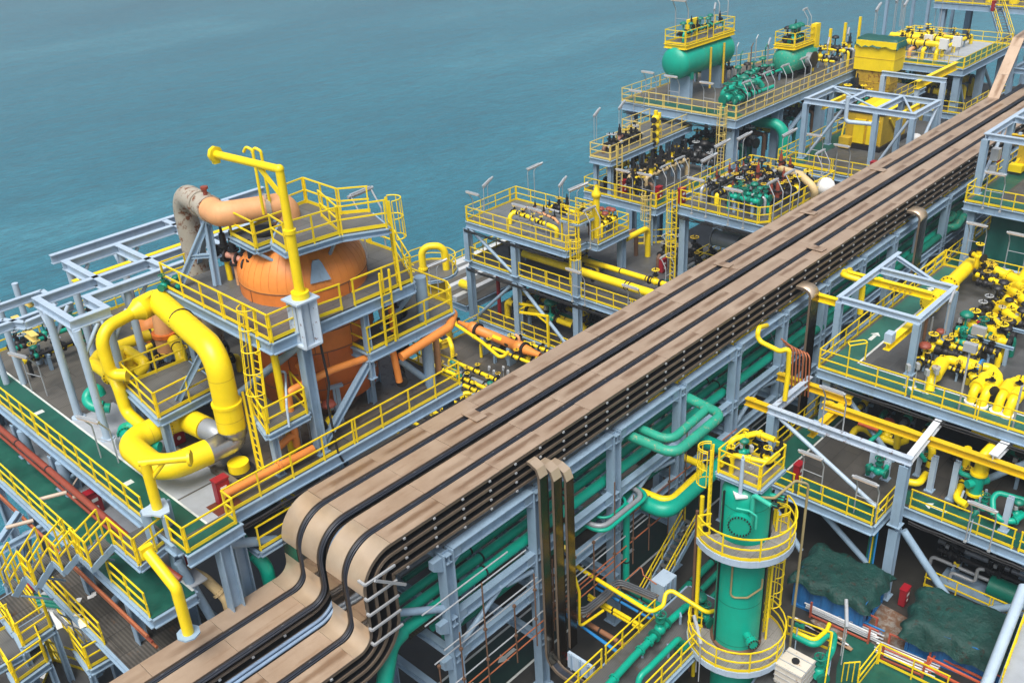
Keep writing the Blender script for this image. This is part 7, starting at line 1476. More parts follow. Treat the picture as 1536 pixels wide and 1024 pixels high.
manifold(45.5, 52, 3, 12, bz, 'y', 5, ['yellow', 'green', 'grey_pipe', 'yellow'], ['valve_yb', 'valve_gn', 'act_bk'], 'in the right half under the upper deck', 'front', h=1.3, r=.2, per=3)
pipe([(45.2, 12, AZ-1.2), (45.2, 2, AZ-1.2)], .22, 'yellow', 'yellow pipe hung under the front edge of the upper right deck', bands=[.3, .7])
for k, (px, py) in enumerate(((1275, 690), (1305, 770))):
    pass
lamp_at(1248, 643, T2, math.pi/2, 'twin pole lamp standing on the near beam of the big lifting frame', 'lamp', 1.0)
lamp_at(1216, 735, bz, math.pi/2, 'rusty topped twin pole lamp on the lower deck rail behind the green column'); lamp_at(1296, 775, bz, math.pi/2, 'twin pole lamp on the lower deck rail under the diagonal brace'); lamp_at(1466, 815, bz, math.pi/2, 'twin pole lamp on the lower deck rail near the control valve')
lamp_at(1168, 552, bz+2, 0, 'twin pole lamp on the left side of the big lifting frame by the copper tubes')
fire_at(1196, 720, bz, 'red fire box on the lower deck corner behind the green column')
use('horn', A(1452, 812, bz-.2), 1.57, 'horn on a pale post at the lower deck rail near the control valve')
# ---- far right module with frame and curtain
RZ = 12.5
R3 = thing('process_module', 'far right module with pale frame above a hanging green tarp', 'process module', (70, 16, 0))
platform(R3, [(65.5, 6), (80, 6), (80, 20.8), (65.5, 20.8)], RZ, .55, 'grating_dark', rails=[[(80, 20.8), (65.5, 20.8), (65.5, 10)]], cols=[(66, 20.3), (66, 12), (79, 20.3)], z0=0, cw=.5)
mb = MB(); mb.slab([(65.7, 19.2), (79.8, 19.2), (79.8, 20.6), (65.7, 20.6)], RZ, RZ+.006); mb.slab([(65.7, 6), (67.2, 6), (67.2, 19.19), (65.7, 19.19)], RZ, RZ+.006); mb.build('walkway_paint', 'deck_green', R3)
b0 = A(1464, 290, RZ); tz = H(200, b0)
for p in ((b0.x, b0.y), (b0.x+5, b0.y), (b0.x+10, b0.y), (b0.x, b0.y-6)): column(R3, p, RZ, tz-.4, .45)
beam(R3, (b0.x-.2, b0.y, tz-.2), (b0.x+10.2, b0.y, tz-.2), .42, .3, 'steel_pale', 'top_beam'); beam(R3, (b0.x, b0.y-.15, tz-.2), (b0.x, b0.y-8, tz-.2), .42, .3, 'steel_pale', 'top_beam'); beam(R3, (b0.x+5, b0.y-.15, tz-.2), (b0.x+5, b0.y-8, tz-.2), .42, .3, 'steel_pale', 'top_beam')
brace(R3, (b0.x+.1, b0.y, RZ+.2), (b0.x+3.6, b0.y, tz-.5), .12, 'steel_pale'); brace(R3, (b0.x+5, b0.y-.2, tz), (b0.x+1.2, b0.y-8, tz), .1, 'steel_pale')
t = thing('runway_beam', 'yellow hoist beam on the far right pale frame', 'hoist beam', (b0.x+2, b0.y-3, tz-.6)); beam(t, (b0.x+2, b0.y-1, tz-.55), (b0.x+2, b0.y-8, tz-.55), .4, .3, 'yellow_mustard', 'runway'); mb = MB(); mb.box((b0.x+2, b0.y-1.5, tz-.3), (.2, .2, .2)); mb.build('hanger', 'steel_pale', t)
q = A(1530, 258, RZ); t = thing('machine', 'yellow machine with slanted brace at the right edge of the far deck', 'machine', (q.x, q.y, RZ)); mb = MB(); mb.slab([(q.x-.4, q.y-2.5), (q.x+2.4, q.y-2.5), (q.x+2.4, q.y+.3), (q.x-.4, q.y+.3)], RZ+.5, RZ+2.4); mb.build('machine_body', 'yellow_old', t); mb = MB(); mb.box((q.x-.7, q.y+.1, RZ+.5), (.7, .9, .5)); mb.build('foot_box', 'yellow', t); mb = MB(); mb.bar((q.x-.6, q.y+.3, RZ+.7), (q.x+.6, q.y-.6, RZ+2.6), .12, .12); mb.build('stay', 'yellow', t)
fire_at(1498, 258, RZ, 'red fire box under the far right pale frame'); p = A(1488, 200, RZ+2); mb = MB(); mb.box((b0.x+1.0, b0.y-.5, RZ+2.6), (.6, .5, .8)); mb.box((b0.x+1.0, b0.y-.5, RZ+1.6), (.4, .4, .4)); one(mb, 'speaker_box', 'galv', 'grey box bracketed to the near post of the far right frame', 'box')
lamp_at(1487, 312, RZ, 1.57, 'twin pole lamp on the front rail of the far right module')
ct = thing('tarp_curtain', 'hanging dark green tarp curtain under the far right module', 'tarp', (66.4, 14, 7.5)); n_ = 40; vs = []; fs = []
for i in range(n_):
    y = 19.2-i*.32; dx = .12*math.sin(i*1.25)+.08*math.sin(i*.47+1)
    for j in range(8): f = j/7; vs.append((66.6+dx*(.4+f)-.5*f, y, RZ-.9-f*4.0-.15*math.sin(i*.6)*f))
fs = [(i*8+j, (i+1)*8+j, (i+1)*8+j+1, i*8+j+1) for i in range(n_-1) for j in range(7)]
mb = MB(); mb.add(vs, fs, True); mb.build('tarp_sheet', 'tarp_green', ct); mb = MB(); mb.bar((66.6, 19.3, RZ-.85), (66.6, 6.8, RZ-.85), .14, .14); mb.build('hanging_rail', 'yellow_mustard', ct)
dd = thing('lower_deck', 'dark lower deck with yellow rail between the far green loops and the tarp curtain', 'deck', (66, 17, 0)); platform(dd, [(62, 4), (80, 4), (80, 21.4), (62, 21.4)], 7.6, .5, 'deck_green', rails=[[(80, 21.4), (62, 21.4)]], cols=[(62.5, 21)], z0=0)
beam(dd, (65.2, 18.6, 8.3), (65.2, 8, 8.3), .4, .3, 'steel_pale', 'curtain_beam')
# ------------------------------------------------------------------ tall green column in the foreground right
CX, CY, CR = 29.8, 16.0, 1.02
fr_ = Vector((-.714, -.70, 0)); outp = Vector((CX, CY, 0))+fr_*2.12
z2r = 3.2; z1r = H(842, outp); cf = A(1145, 737, 9)
gc = thing('process_column', 'tall glossy green column with two curved yellow railed platforms', 'process column', (CX, CY, 0)); ztop = z1r+2.55
mb = MB(); mb.lathe((CX, CY, 0), Z, [(0.2, CR), (ztop-.5, CR), (ztop-.15, CR*.85), (ztop+.1, CR*.4), (ztop+.15, 0)], 40); mb.build('shell', 'green', gc)
for z in (z2r+.35, z2r+2.6, z1r-.5, z1r+1.6): mb = MB(); mb.lathe((CX, CY, 0), Z, [(z-.02, CR+.002), (z, CR+.012), (z+.02, CR+.002)], 40); mb.build('weld_seam', 'green_dark', gc)
mb = MB(); mb.lathe((CX, CY, 0), Z, [(z2r-.02, CR+.1), (z2r+.12, CR+.12), (z2r+.14, CR)], 40); mb.build('base_ring', 'brown', gc)
def boss(px, py, zz, r, L, bolts, nm):
    # nozzle on the shell where the photo shows it
    best = None
    for k in range(0, 360, 3):
        a = rad(k); d = Vector((math.cos(a), math.sin(a), 0)); p = Vector((CX, CY, zz))+d*(CR+L)
        if d.dot(fr_) < .2: continue
        e = abs(proj(p)[0]-px)
        if best is None or e < best[0]: best = (e, d)
    d = best[1]; c = Vector((CX, CY, zz)); mb = MB(); mb.cyl(c+d*(CR-.1), c+d*(CR+L), r*.72, n=20); mb.cyl(c+d*(CR+L), c+d*(CR+L+.12), r, n=26); mb.cyl(c+d*(CR+L+.13), c+d*(CR+L+.24), r, n=26); mb.build(nm, 'green', gc); mb = MB(); _, u, w_ = frame(d)
    for i in range(bolts): t = 6.283*i/bolts; q = c+d*(CR+L-.04)+u*(r*.87*math.cos(t))+w_*(r*.87*math.sin(t)); mb.cyl(q, q+d*.34, .035, n=6)
    mb.build('bolts', 'black', gc); return c, d
def zat(px, py): return H(py, Vector((CX, CY, 0))+fr_*CR)
zm = zat(1110, 780); c, d = boss(1110, 780, zm, .52, .22, 22, 'manway'); s = d.cross(Z); q = c+d*(CR+.3)
mb = MB(); mb.tube([q-s*.0+Z*.75+s*.2, q+Z*.75-s*.3, q-s*.62+Z*.55, q-s*.62-Z*.1], .05, 7, fil=.15); mb.build('davit_handle', 'green_pale', gc)
boss(1127, 955, zat(1127, 953), .27, .35, 12, 'nozzle'); boss(1158, 770, zat(1150, 768), .1, .05, 6, 'small_nozzle'); boss(1168, 757, zat(1172, 755), .16, .3, 8, 'side_nozzle')
mb = MB(); zz = zat(1100, 738); a0 = math.atan2(d.y, d.x)+.35; dd_ = Vector((math.cos(a0), math.sin(a0), 0)); q = Vector((CX, CY, zz))+dd_*(CR+.15); mb.tube([q-Z*1.3, q, q+dd_*.2+Vector((.1, -.7, -.12))], .1, 10, fil=.15); mb.build('vent_elbow', 'green_pale', gc)
mb = MB(); 
for px in (1137,): a = a0-.9; e_ = Vector((math.cos(a), math.sin(a), 0)); mb.tube([Vector((CX, CY, z1r-.2))+e_*(CR+.06), Vector((CX, CY, zat(1110, 870)))+e_*(CR+.06)], .05, 6)
e2 = Vector((math.cos(a0+.1), math.sin(a0+.1), 0)); zz = zat(1110, 890); e3 = Vector((math.cos(a0-.55), math.sin(a0-.55), 0)); e4 = Vector((math.cos(a0+.55), math.sin(a0+.55), 0))
one(MB().tube([Vector((CX, CY, z1r-.3))+e3*(CR+.06), Vector((CX, CY, zz-.3))+e3*(CR+.06), Vector((CX, CY, zz-.1))+e2*(CR+.14), Vector((CX, CY, zz+.4))+e4*(CR+.3), Vector((CX, CY, zz+.9))+e4*(CR+.3)], .045, 7, fil=.2), 'drain_pipe', 'brown_pale', 'thin olive brown drain pipe hooked across the green column', 'pipe')
for a_, la in ((a0-1.25, 'right'), (a0-.35+1.6, 'left')):
    e_ = Vector((math.cos(a_), math.sin(a_), 0)); mb = MB(); mb.bar(Vector((CX, CY, z2r+.1))+e_*(CR+.04), Vector((CX, CY, ztop-.3))+e_*(CR+.04), .06, .1); mb.build('cable_strip', 'black', gc)
def ring_platform(z, R, a0_, a1_, label, n=18):
    t = thing('curved_platform', label, 'platform', (CX, CY, z)); base = math.atan2(fr_.y, fr_.x)
    an = [base+rad(a0_+(a1_-a0_)*i/n) for i in range(n+1)]; pt = lambda r_, a, zz: Vector((CX+r_*math.cos(a), CY+r_*math.sin(a), zz))
    poly = [pt(R, a, z) for a in an]+[pt(CR+.12, a, z) for a in an[::-1]]; mb = MB()
    vs = [pt(R, a, z) for a in an]+[pt(CR+.12, a, z) for a in an]; k = n+1
    vs += [v-Z*.05 for v in vs]; fs = []
    for i in range(n): fs += [(i, i+1, k+i+1, k+i), (2*k+i, 3*k+i, 3*k+i+1, 2*k+i+1), (i, 2*k+i, 2*k+i+1, i+1)]
    mb.add(vs, fs); mb.build('deck_plate', 'grating_rusty', t)
    mb = MB(); 
    for i in range(n): mb.bar(pt(R+.02, an[i], z-.17), pt(R+.02, an[i+1], z-.17), .05, .32)
    mb.build('edge_skirt', 'steel_pale', t); mb = MB()
    for i in range(0, n+1, 3): mb.bar(pt(CR, an[i], z-.2), pt(R, an[i], z-.1), .1, .12)
    mb.build('deck_framing', 'steel_blue', t)
    railing(t, [pt(R, a, z) for a in an], post=1.15)
    railing(t, [pt(R, an[0], z), pt(CR+.5, an[0], z)]); railing(t, [pt(R, an[-1], z), pt(CR+.5, an[-1], z)]); return t, pt, base
t2_, pt, base = ring_platform(z2r, 2.15, -115, 120, 'lower curved platform with yellow rails at the foot of the green column')
t1_, pt, base = ring_platform(z1r, 2.1, -80, 108, 'upper curved platform with yellow rails round the green column')
right_a = base+rad(88); left_a = base+rad(-95)
p = pt(CR+.28, right_a, 0); ladder(t1_, (p.x, p.y, z2r), (p.x, p.y, z1r), (math.cos(right_a), math.sin(right_a), 0), cage=True, w=.45, c0=2.0)
la_ = base+rad(-78); p = pt(CR+.35, la_, 0)
topz = ztop+.35
tp_ = thing('top_platform', 'square yellow railed platform with valves on top of the green column', 'platform', (CX, CY, ztop))
rx, ry = Vector((1, 0, 0)), Vector((0, 1, 0)); h = .98; c = Vector((CX+.25, CY+.05, topz)); sq = [c+Vector((-h, h, 0)), c+Vector((-h, -h, 0)), c+Vector((h, -h, 0)), c+Vector((h, h, 0))]
platform(tp_, sq, topz, .14, 'grating_rusty', rails=[[sq[3], sq[2], sq[1], sq[0], sq[3]]], joist=.8, beams=True)
lp = c+Vector((-h+.1, h+.35, 0)); ladder(tp_, (lp.x, lp.y, z1r), (lp.x, lp.y, topz), (-.4, 1, 0), cage=True, w=.45, c0=2.1)
pipe([c+Vector((-.7, .5, 0)), c+Vector((-.7, .5, .9)), c+Vector((-.3, -.9, .9)), c+Vector((.5, -.9, .9))], .11, 'yellow', 'yellow pipe bending along the rail of the column top platform', fil=.25, flanges=[.5])
pipe([c+Vector((-.9, .9, .35)), c+Vector((-.2, .9, .35)), c+Vector((-.2, .9, 1.2)), c+Vector((.9, .3, 1.2)), c+Vector((.9, -.5, 1.2))], .13, 'yellow', 'yellow pipe with black flanges at the back of the column top platform', fil=.25, flanges=[.3, .6, .8])
for k, (dx, dy, key, w_) in enumerate(((.85, .6, 'relief_yb', 'yellow relief valve with black bonnet, left on the column top'), (.85, -.1, 'valve_bk', 'black hand valve, middle of the column top'), (.9, -.8, 'relief_bk', 'black relief valve, right on the column top'), (.2, .5, 'act_gn', 'green round actuator valve in the middle of the column top'), (-.5, .7, 'valve_yb', 'yellow wheel valve, front left on the column top'), (.35, -.5, 'valve_yb', 'yellow wheel valve, right front on the column top'))): use(key, c+Vector((dx, dy, .55)), k*.8, w_, None, .7)
use('gauge', c+Vector((.1, .1, 0)), .8, 'blue grey instrument box on the column top platform', None, .7)
q = c+Vector((-h-.1, -.2, -.5)); t = thing('davit_post', 'pale grey davit post clamped to the front of the column top', 'davit post', q); mb = MB(); mb.cyl(q, q+Z*1.7, .085, n=10); mb.cyl(q+Z*1.7, q+Z*1.85, .05, n=8); mb.build('post', 'steel_pale', t); mb = MB(); mb.box(q-Z*.05, (.5, .5, .08), .8); mb.build('base_plate', 'white', t)
pq = A(1206, 890, 2.2); p0 = A(1192, 945, z2r-.5); mb = MB(); mb.tube([Vector((CX+1.6, CY-1.9, .5)), Vector((CX+1.6, CY-1.9, z1r+2.3)), Vector((CX+1.2, CY-1.5, z1r+2.5)), Vector((CX-.3, CY-1.4, z1r+2.45)), Vector((CX-.9, CY-.9, z1r+2.6))], .06, 8, fil=.25); one(mb, 'vent_line', 'brown_pale', 'slim olive vent line standing right of the green column and bending over to it', 'pipe')
for k, (dx, dy, m_, la) in enumerate(((-.6, 1.75, 'yellow', 'yellow upright pipe left of the green column'), (-.45, 2.05, 'brown', 'rusty brown upright pipe left of the green column'))): mb = MB(); mb.tube([(CX+dx, CY+dy, 0), (CX+dx, CY+dy, z1r+1.2-k)], .1-.02*k, 8); one(mb, 'riser', m_, la, 'pipe')
lamp_at(1046, 1010, 2, .8, 'tube lamp on a bent pole below the lower curved platform', 'mast')
# ------------------------------------------------------------------ skid with green valves left of the column
SZ = 3.0
sk = thing('valve_skid', 'grating skid deck with green pipe valves left of the green column', 'skid deck', (26.5, 18.5, 0))
S0, S1, S2, S3 = Vector((19, 19.75, SZ)), Vector((31.2, 19.75, SZ)), Vector((31.2, 17.6, SZ)), Vector((19, 16.9, SZ))
platform(sk, [(18, 19.6), (31.4, 19.6), (31.4, 17.9), (28.6, 17.0), (18, 17.0)], SZ, .35, 'grating_dark', rails=[[(18, 19.6), (24.6, 19.6)], [(24.8, 19.6), (28.6, 19.6)], [(28.4, 17.0), (18, 17.0)]], cols=[(21, 19.4), (26, 19.4), (30, 19.4), (26, 17.2)], cw=.35)
t = pipe([A(905, 1035, SZ+.5), A(950, 985, SZ+.5), A(1000, 935, SZ+.5), A(1030, 908, SZ+.5), A(1040, 912, SZ+.4)], .17, 'green', 'long green pipe with big flanges along the skid left of the column', fil=.4, flanges=[.12, .42, .52, .6], n=14)
q = A(990, 943, SZ+.5); use('valve_gn', q, .1, 'green flanged valve in the middle of the long green skid pipe', None, 1.15)
t = pipe([A(957, 1040, SZ), A(958, 1015, SZ+.8), A(975, 1000, SZ+.9), A(1018, 957, SZ+.9), A(1022, 965, SZ+.2)], .14, 'green', 'second green pipe on the skid ending at a flanged elbow', fil=.4, n=12); mb = MB(); q = A(1022, 972, SZ+.1); mb.cyl(q, q+Z*.1, .34, n=16); mb.cyl(q+Z*.12, q+Z*.22, .34, n=16); one(mb, 'flange', 'green_dark', 'dark green flange pair under the second skid pipe elbow', 'flange')
for k, (px, py) in enumerate(((963, 985), (1002, 985), (1020, 935))): use('support', A(px, py, SZ), .8, f'pale support under the green skid pipes, {nth(k)} from the left', 'supports under the skid pipes', .55)
use('act_gn', A(1048, 918, SZ+.5), .4, 'dark green round valve where the skid meets the column', None, 1.2); use('valve_gn', A(1058, 925, SZ+.4), 1.2, 'green hand valve close to the column rail', None, 1.0)
# pipes bridging from the rack to the skid
pb = 'bridging pipes before the skid'
Y0 = 23.0
for k, (px, py, qx, qy, r, m_, z, la) in enumerate(((862, 838, 990, 944, .17, 'green', 2.2, 'green pipe dropping from the rack and running to the skid, middle one'), (868, 888, 972, 950, .11, 'yellow', 2.4, 'yellow pipe bridging to the skid, just behind the green one'), (905, 905, 985, 935, .1, 'yellow', 2.6, 'yellow pipe bridging to the skid, farther back'), (915, 893, 978, 925, .07, 'cable_blue', 2.7, 'bright blue tube bridging to the skid, left one'), (925, 890, 985, 920, .07, 'cable_blue', 2.8, 'bright blue tube bridging to the skid, right one'), (930, 888, 1000, 922, .1, 'green', 2.9, 'thin green pipe bridging to the skid behind the blue tubes'), (866, 925, 945, 975, .13, 'copper_rib', 2.0, 'rusty ribbed hose pipe bridging to the skid'))):
    a = A(px, py, z); b = A(qx, qy, z); b = Vector((a.x, 19.4 if k else 19.2, z)); pts = [Vector((a.x, 23.2, z)), b]
    if k == 0: pts = [Vector((a.x, 22.4, 7.4)), Vector((a.x, 22.4, z)), b, b-Z*.6]
    pipe(pts, r, m_, la, 'pipe', fil=.45, bands=[.4, .7])
pipe([AY(846, 820, 22.2), A(866, 850, 4.5), A(976, 918, 4.5), A(995, 908, 4.5), A(1000, 880, 5.0), A(1060, 918, 4.5), A(1075, 915, 4.0)], .1, 'yellow', 'long yellow pipe zigzagging over the blue tubes to the green column', fil=.35)
pipe([AY(852, 830, 22.3), Vector((AY(868, 840, 22.0).x, 22.0, 5.0)), Vector((AY(868, 895, 22.0).x, 22.0, 2.9)), A(905, 915, 2.9)], .07, 'yellow', 'thin yellow pipe dropping beside the green drop pipe', fil=.25)
pipe([A(880, 925, 3.2), A(962, 848, 3.4), A(965, 862, 3.2), A(985, 876, 3.0)], .035, 'copper', 'thin copper tube slanting across the bridging pipes', 'tube', fil=.1, n=6)
for k, (pts, la) in enumerate((([(850, 912), (875, 920), (912, 890), (925, 873), (945, 880), (985, 897)], 'black cable tray curling across the bridging pipes'), )):
    P_ = [A(x, y, 3.3) for x, y in pts]; mb = MB(); pth = mb.path(P_, .8, 6)
    for a, b in zip(pth[:-1], pth[1:]): mb.bar(a, b, .5, .05)
    t = thing('cable_tray', la, 'cable tray', P_[0]); mb.build('tray_bed', 'dark_rail', t); mb = MB()
    for dxy in (-.12, 0, .12): mb.tube([v+Vector((dxy, dxy, .09)) for v in pth], .055, 6, raw=True)
    mb.build('cables', 'cable_sheen', t)
mb = MB(); 
for k in range(4): mb.tube([A(842+k*3, 912+k*4, 2.6), A(860+k*3, 930+k*2, 2.4), A(925+k*3, 975+k*3, 2.4)], .07, 6, fil=.5)
one(mb, 'cable_bundle', 'cable_blue', 'bright blue cable bundle running from the vertical trays to the skid', 'cable bundle')
tb_ = thing('tray_end', 'steel bracket plate with open frame at the bottom edge left of the skid', 'bracket', A(875, 1010, 2)); q = A(868, 1015, 2.0)
mb = MB(); mb.box(q+Vector((.2, 0, .5)), (.15, 1.5, .9)); mb.build('plate', 'steel_pale', tb_); mb = MB()
for s in (-.5, 0, .5): mb.box(q+Vector((.1, s, .5)), (.1, .08, .9))
mb.build('stiffener', 'steel_blue', tb_)
t = thing('steel_block', 'pale blue steel block between the rack column and the long yellow pipe', 'steel block', A(995, 890, 1.5)); q = A(995, 893, 1.5); mb = MB(); mb.box(q+Z*.6, (1.1, .8, 1.2)); mb.build('block_body', 'steel_pale', t); mb = MB()
for s in (-.4, 0, .4): mb.box(q+Vector((s, -.42, .6)), (.06, .08, 1.2))
mb.build('rib', 'steel_blue', t)
p = A(802, 925, 1); mb = MB(); mb.tube([A(853, 985, 0), A(853, 985, 2.2)], .14, 10); one(mb, 'riser', 'red', 'dark red upright riser behind the vertical tray foot', 'pipe')
st2 = thing('access_stair', 'short yellow stair behind the thick green loop', 'staircase', A(1010, 800, .2)); stairs(st2, (31.5, 22.2, .1), (35.5, 22.2, 3.0), .8)
# column side skid with white tank
sk2 = thing('tank_skid', 'small railed skid with white caged tank right of the green column foot', 'skid deck', (28.5, 12.5, 0)); c0, c1, c2, c3 = A(1178, 950, 2.0), A(1245, 975, 2.0), A(1235, 1040, 2.0), A(1120, 1040, 2.0)
platform(sk2, [c0, c1, c2, c3], 2.0, .3, 'grating_dark', rails=[[c0, c1, c2]], cols=[(c1.x-.2, c1.y+.2), (c0.x, c0.y)])
ib = A(1190, 1020, 2.05); t = thing('caged_tank', 'stained white plastic tank in a wire cage at the bottom edge', 'caged tank', ib); mb = MB(); mb.box(ib+Z*.6, (1.25, 1.25, 1.1)); mb.build('tank_body', 'white_stained', t); mb = MB(); mb.cyl(ib+Z*1.15, ib+Z*1.24, .17, n=14); mb.build('lid', 'black', t); mb = MB()
for k in range(4):
    for s in (-1, 1): mb.bar(ib+Vector((-.65, s*.65, .2+k*.3)), ib+Vector((.65, s*.65, .2+k*.3)), .025, .025); mb.bar(ib+Vector((s*.65, -.65, .2+k*.3)), ib+Vector((s*.65, .65, .2+k*.3)), .025, .025)
for s in (-.3, .3): mb.bar(ib+Vector((s, -.65, 1.18)), ib+Vector((s, .65, 1.18)), .04, .03)
mb.build('cage', 'galv', t)
pipe([A(1188, 950, 2.8), A(1222, 968, 2.8), A(1238, 953, 2.8), A(1252, 948, 2.8), Vector((A(1250, 962, 2.6).x, A(1250, 962, 2.6).y, 2.1)), A(1225, 1015, 2.4)], .17, 'green', 'green pipe with elbow on the tank skid right of the column', fil=.35, flanges=[.8], n=12)
pipe([A(1190, 945, 3.0), A(1222, 960, 3.0), A(1240, 945, 3.0), A(1244, 935, 3.0)], .1, 'yellow', 'yellow pipe hugging the green elbow on the tank skid', fil=.3); use('valve_gn', A(1228, 1006, 2.4), .9, 'green valve beside the white caged tank', None, 1.1)
lamp_at(1262, 985, 2, .5, 'tilted tube lamp on the tank skid corner', 'mast'); use('horn', A(1192, 975, 2.0), .3, 'slim post with green head on the tank skid')
# ------------------------------------------------------------------ lower deck stores
def container(px, py, L, W, Hh, rz, label, glabel, sag, seed):
    random.seed(seed); p = A(px, py, 0); c, s = math.cos(rz), math.sin(rz); R = lambda x, y, z: Vector((p.x+x*c-y*s, p.y+x*s+y*c, z))
    t = thing('shipping_container', label, 'container', (p.x, p.y, 0)); mb = MB(); n = int(L/.28); vs = []
    for side in (0, 1):
        for i in range(2*n+1):
            x = L*i/(2*n); off = (.06 if i % 4 < 2 else 0); y = off if side == 0 else W-off; vs += [R(x, y, .15), R(x, y, Hh-.12)]
    k = 2*(2*n+1)
    for side in (0, 1):
        for i in range(2*n): mb_f = (side*k+2*i, side*k+2*i+2, side*k+2*i+3, side*k+2*i+1); mb.add([vs[j] for j in mb_f], [(0, 1, 2, 3)])
    vs = []
    for side in (0, 1):
        m = int(W/.28)
        for i in range(2*m): 
            o0 = .06 if i % 4 < 2 else 0; x = o0 if side == 0 else L-o0; y0, y1 = W*i/(2*m), W*(i+1)/(2*m); mb.add([R(x, y0, .15), R(x, y1, .15), R(x, y1, Hh-.12), R(x, y0, Hh-.12)], [(0, 1, 2, 3)])
    mb.add([R(0, 0, Hh-.02), R(L, 0, Hh-.02), R(L, W, Hh-.02), R(0, W, Hh-.02)], [(0, 1, 2, 3)]); mb.build('corrugated_wall', 'blue', t); mb = MB()
    for x in (0, L):
        for y in (0, W): mb.bar(R(x, y, 0), R(x, y, Hh), .14, .14)
    for z in (.08, Hh-.06):
        mb.bar(R(.07, 0, z), R(L-.07, 0, z), .12, .14); mb.bar(R(.07, W, z), R(L-.07, W, z), .12, .14); mb.bar(R(0, .07, z), R(0, W-.07, z), .12, .14); mb.bar(R(L, .07, z), R(L, W-.07, z), .12, .14)
    mb.build('frame', 'blue', t)
    tt = thing('tarp', glabel, 'tarp', R(L/2, W/2, Hh)); n1, n2 = 34, 26; vs = []; fs = []
    ph = [random.uniform(0, 6) for _ in range(6)]
    for i in range(n1+1):
        for j in range(n2+1):
            u, v = -.6+(L+1.2)*i/n1, -sag+(W+sag+.8)*j/n2; ox = max(0, -u, u-L); oy = max(0, -v, v-W); drop = max(ox, oy)
            uu = min(max(u, -.12-ox*.45), L+.12+ox*.45); vv = min(max(v, -.12-oy*.35), W+.12+oy*.35)
            z = Hh+.19+.06*math.sin(u*1.7+ph[0])*math.sin(v*1.9+ph[1])+.04*math.sin(u*4+ph[2]+v*2)+random.uniform(-.03, .03)-drop*.95*(1+.12*math.sin(u*3+ph[3]))
            if drop > 0: uu += .1*math.sin(v*5+ph[4]); vv += .1*math.sin(u*5+ph[5])
            vs.append(R(uu, vv, max(z, Hh+.01) if drop == 0 else max(z, .3)))
    fs = [(i*(n2+1)+j, (i+1)*(n2+1)+j, (i+1)*(n2+1)+j+1, i*(n2+1)+j+1) for i in range(n1) for j in range(n2)]
    mb = MB(); mb.add(vs, fs, True); mb.build('tarp_sheet', 'tarp', tt); return t
rz = -math.pi/2+.0
container(1190, 906, 3.5, 2.8, 1.9, -math.pi/2+.06, 'blue corrugated container behind the green column under a tarp', 'dark green torn tarp over the container behind the green column', .5, 3)
container(1358, 978, 4.1, 2.8, 1.9, -math.pi/2+.14, 'blue corrugated container on the open deck near the right corner', 'dark green tarp draped low over the right hand container', 1.0, 5)
def rack_stack(px, py, rz, label, glab, n, mats, L=3.0):
    p = A(px, py, 0); c, s = math.cos(rz), math.sin(rz); R = lambda x, y, z: Vector((p.x+x*c-y*s, p.y+x*s+y*c, z))
    t = thing('steel_rack', label, 'rack', (p.x, p.y, 0)); mb = MB()
    for x in (0, L):
        for y in (0, .9): mb.bar(R(x, y, 0), R(x, y, 1.0), .09, .09)
        mb.bar(R(x, .05, .15), R(x, .85, .15), .08, .08)
    for y in (0, .9): mb.bar(R(.05, y, .15), R(L-.05, y, .15), .08, .08)
    mb.bar(R(.05, .9, .98), R(L-.05, .9, .98), .07, .07); mb.build('rack_frame', 'coral_rust', t)
    for k in range(n):
        mb = MB(); y = .12+.66*(k % 5)/4; z = .27+.11*(k//5); mb.tube([R(-.3+random.uniform(-.2, .2), y, z), R(L+.3+random.uniform(-.2, .3), y, z)], .045, 6); one(mb, 'scaffold_pole', mats[k % len(mats)], glab, 'scaffold pole', glab)
rack_stack(1215, 925, -math.pi/2+.05, 'rusty red pole rack full of poles before the container behind the column', 'pale scaffold pole stacked in the rack before the left container', 15, ['galv', 'white', 'galv', 'coral_rust', 'cable_blue'])
rack_stack(1322, 990, -math.pi/2+.1, 'rusty red pole rack with few poles left of the right container', 'scaffold pole stacked in the rack left of the right container', 10, ['galv', 'coral_rust', 'white'], 1.9)
t = thing('steel_rack', 'empty orange red rack frame at the bottom edge before the right container', 'rack', A(1390, 1010, 0)); q = A(1388, 1010, 0); mb = MB()
for dx, dy in ((0, 0), (0, -3), (1, 0), (1, -3)): mb.bar(q+Vector((dx, dy, 0)), q+Vector((dx, dy, 1.1)), .1, .1)
for z in (.4, 1.05):
    for dx in (0, 1): mb.bar(q+Vector((dx, .05, z)), q+Vector((dx, -3.05, z)), .09, .09)
for dy in (0, -3): mb.bar(q+Vector((.05, dy, .4)), q+Vector((.95, dy, .4)), .09, .09)
mb.build('rack_frame', 'coral', t)
for k in range(9): a, b = A(1188+k*4, 925+k*2, .1+.05*(k % 3)), A(1262+k*2, 958+k*2, .1+.05*(k % 3)); mb = MB(); mb.bar(a, b, .18, .06); one(mb, 'scaffold_board', ['wood', 'white', 'wood', 'galv'][k % 4], 'scaffold board lying on the deck before the pole rack', 'board', 'boards lying before the pole rack')
mb = MB(); mb.slab([A(1255, 1000, 0.01), A(1275, 940, .01), A(1330, 980, .01), A(1420, 1010, .01), A(1400, 1080, .01), A(1250, 1080, .01)], .012, .02); struct(mb, 'deck_paint', 'deck_green')
mb = MB(); a, b = A(1272, 938, 0), A(1395, 1000, 0); mb.bar(a+Z*.024, b+Z*.024, .12, .008); struct(mb, 'deck_line', 'marking')
mb = MB(); mb.box((A(1460, 955, 0).x, A(1460, 955, 0).y, .012), (1.6, 1.4, .012), .2); struct(mb, 'deck_patch', 'deck_red')
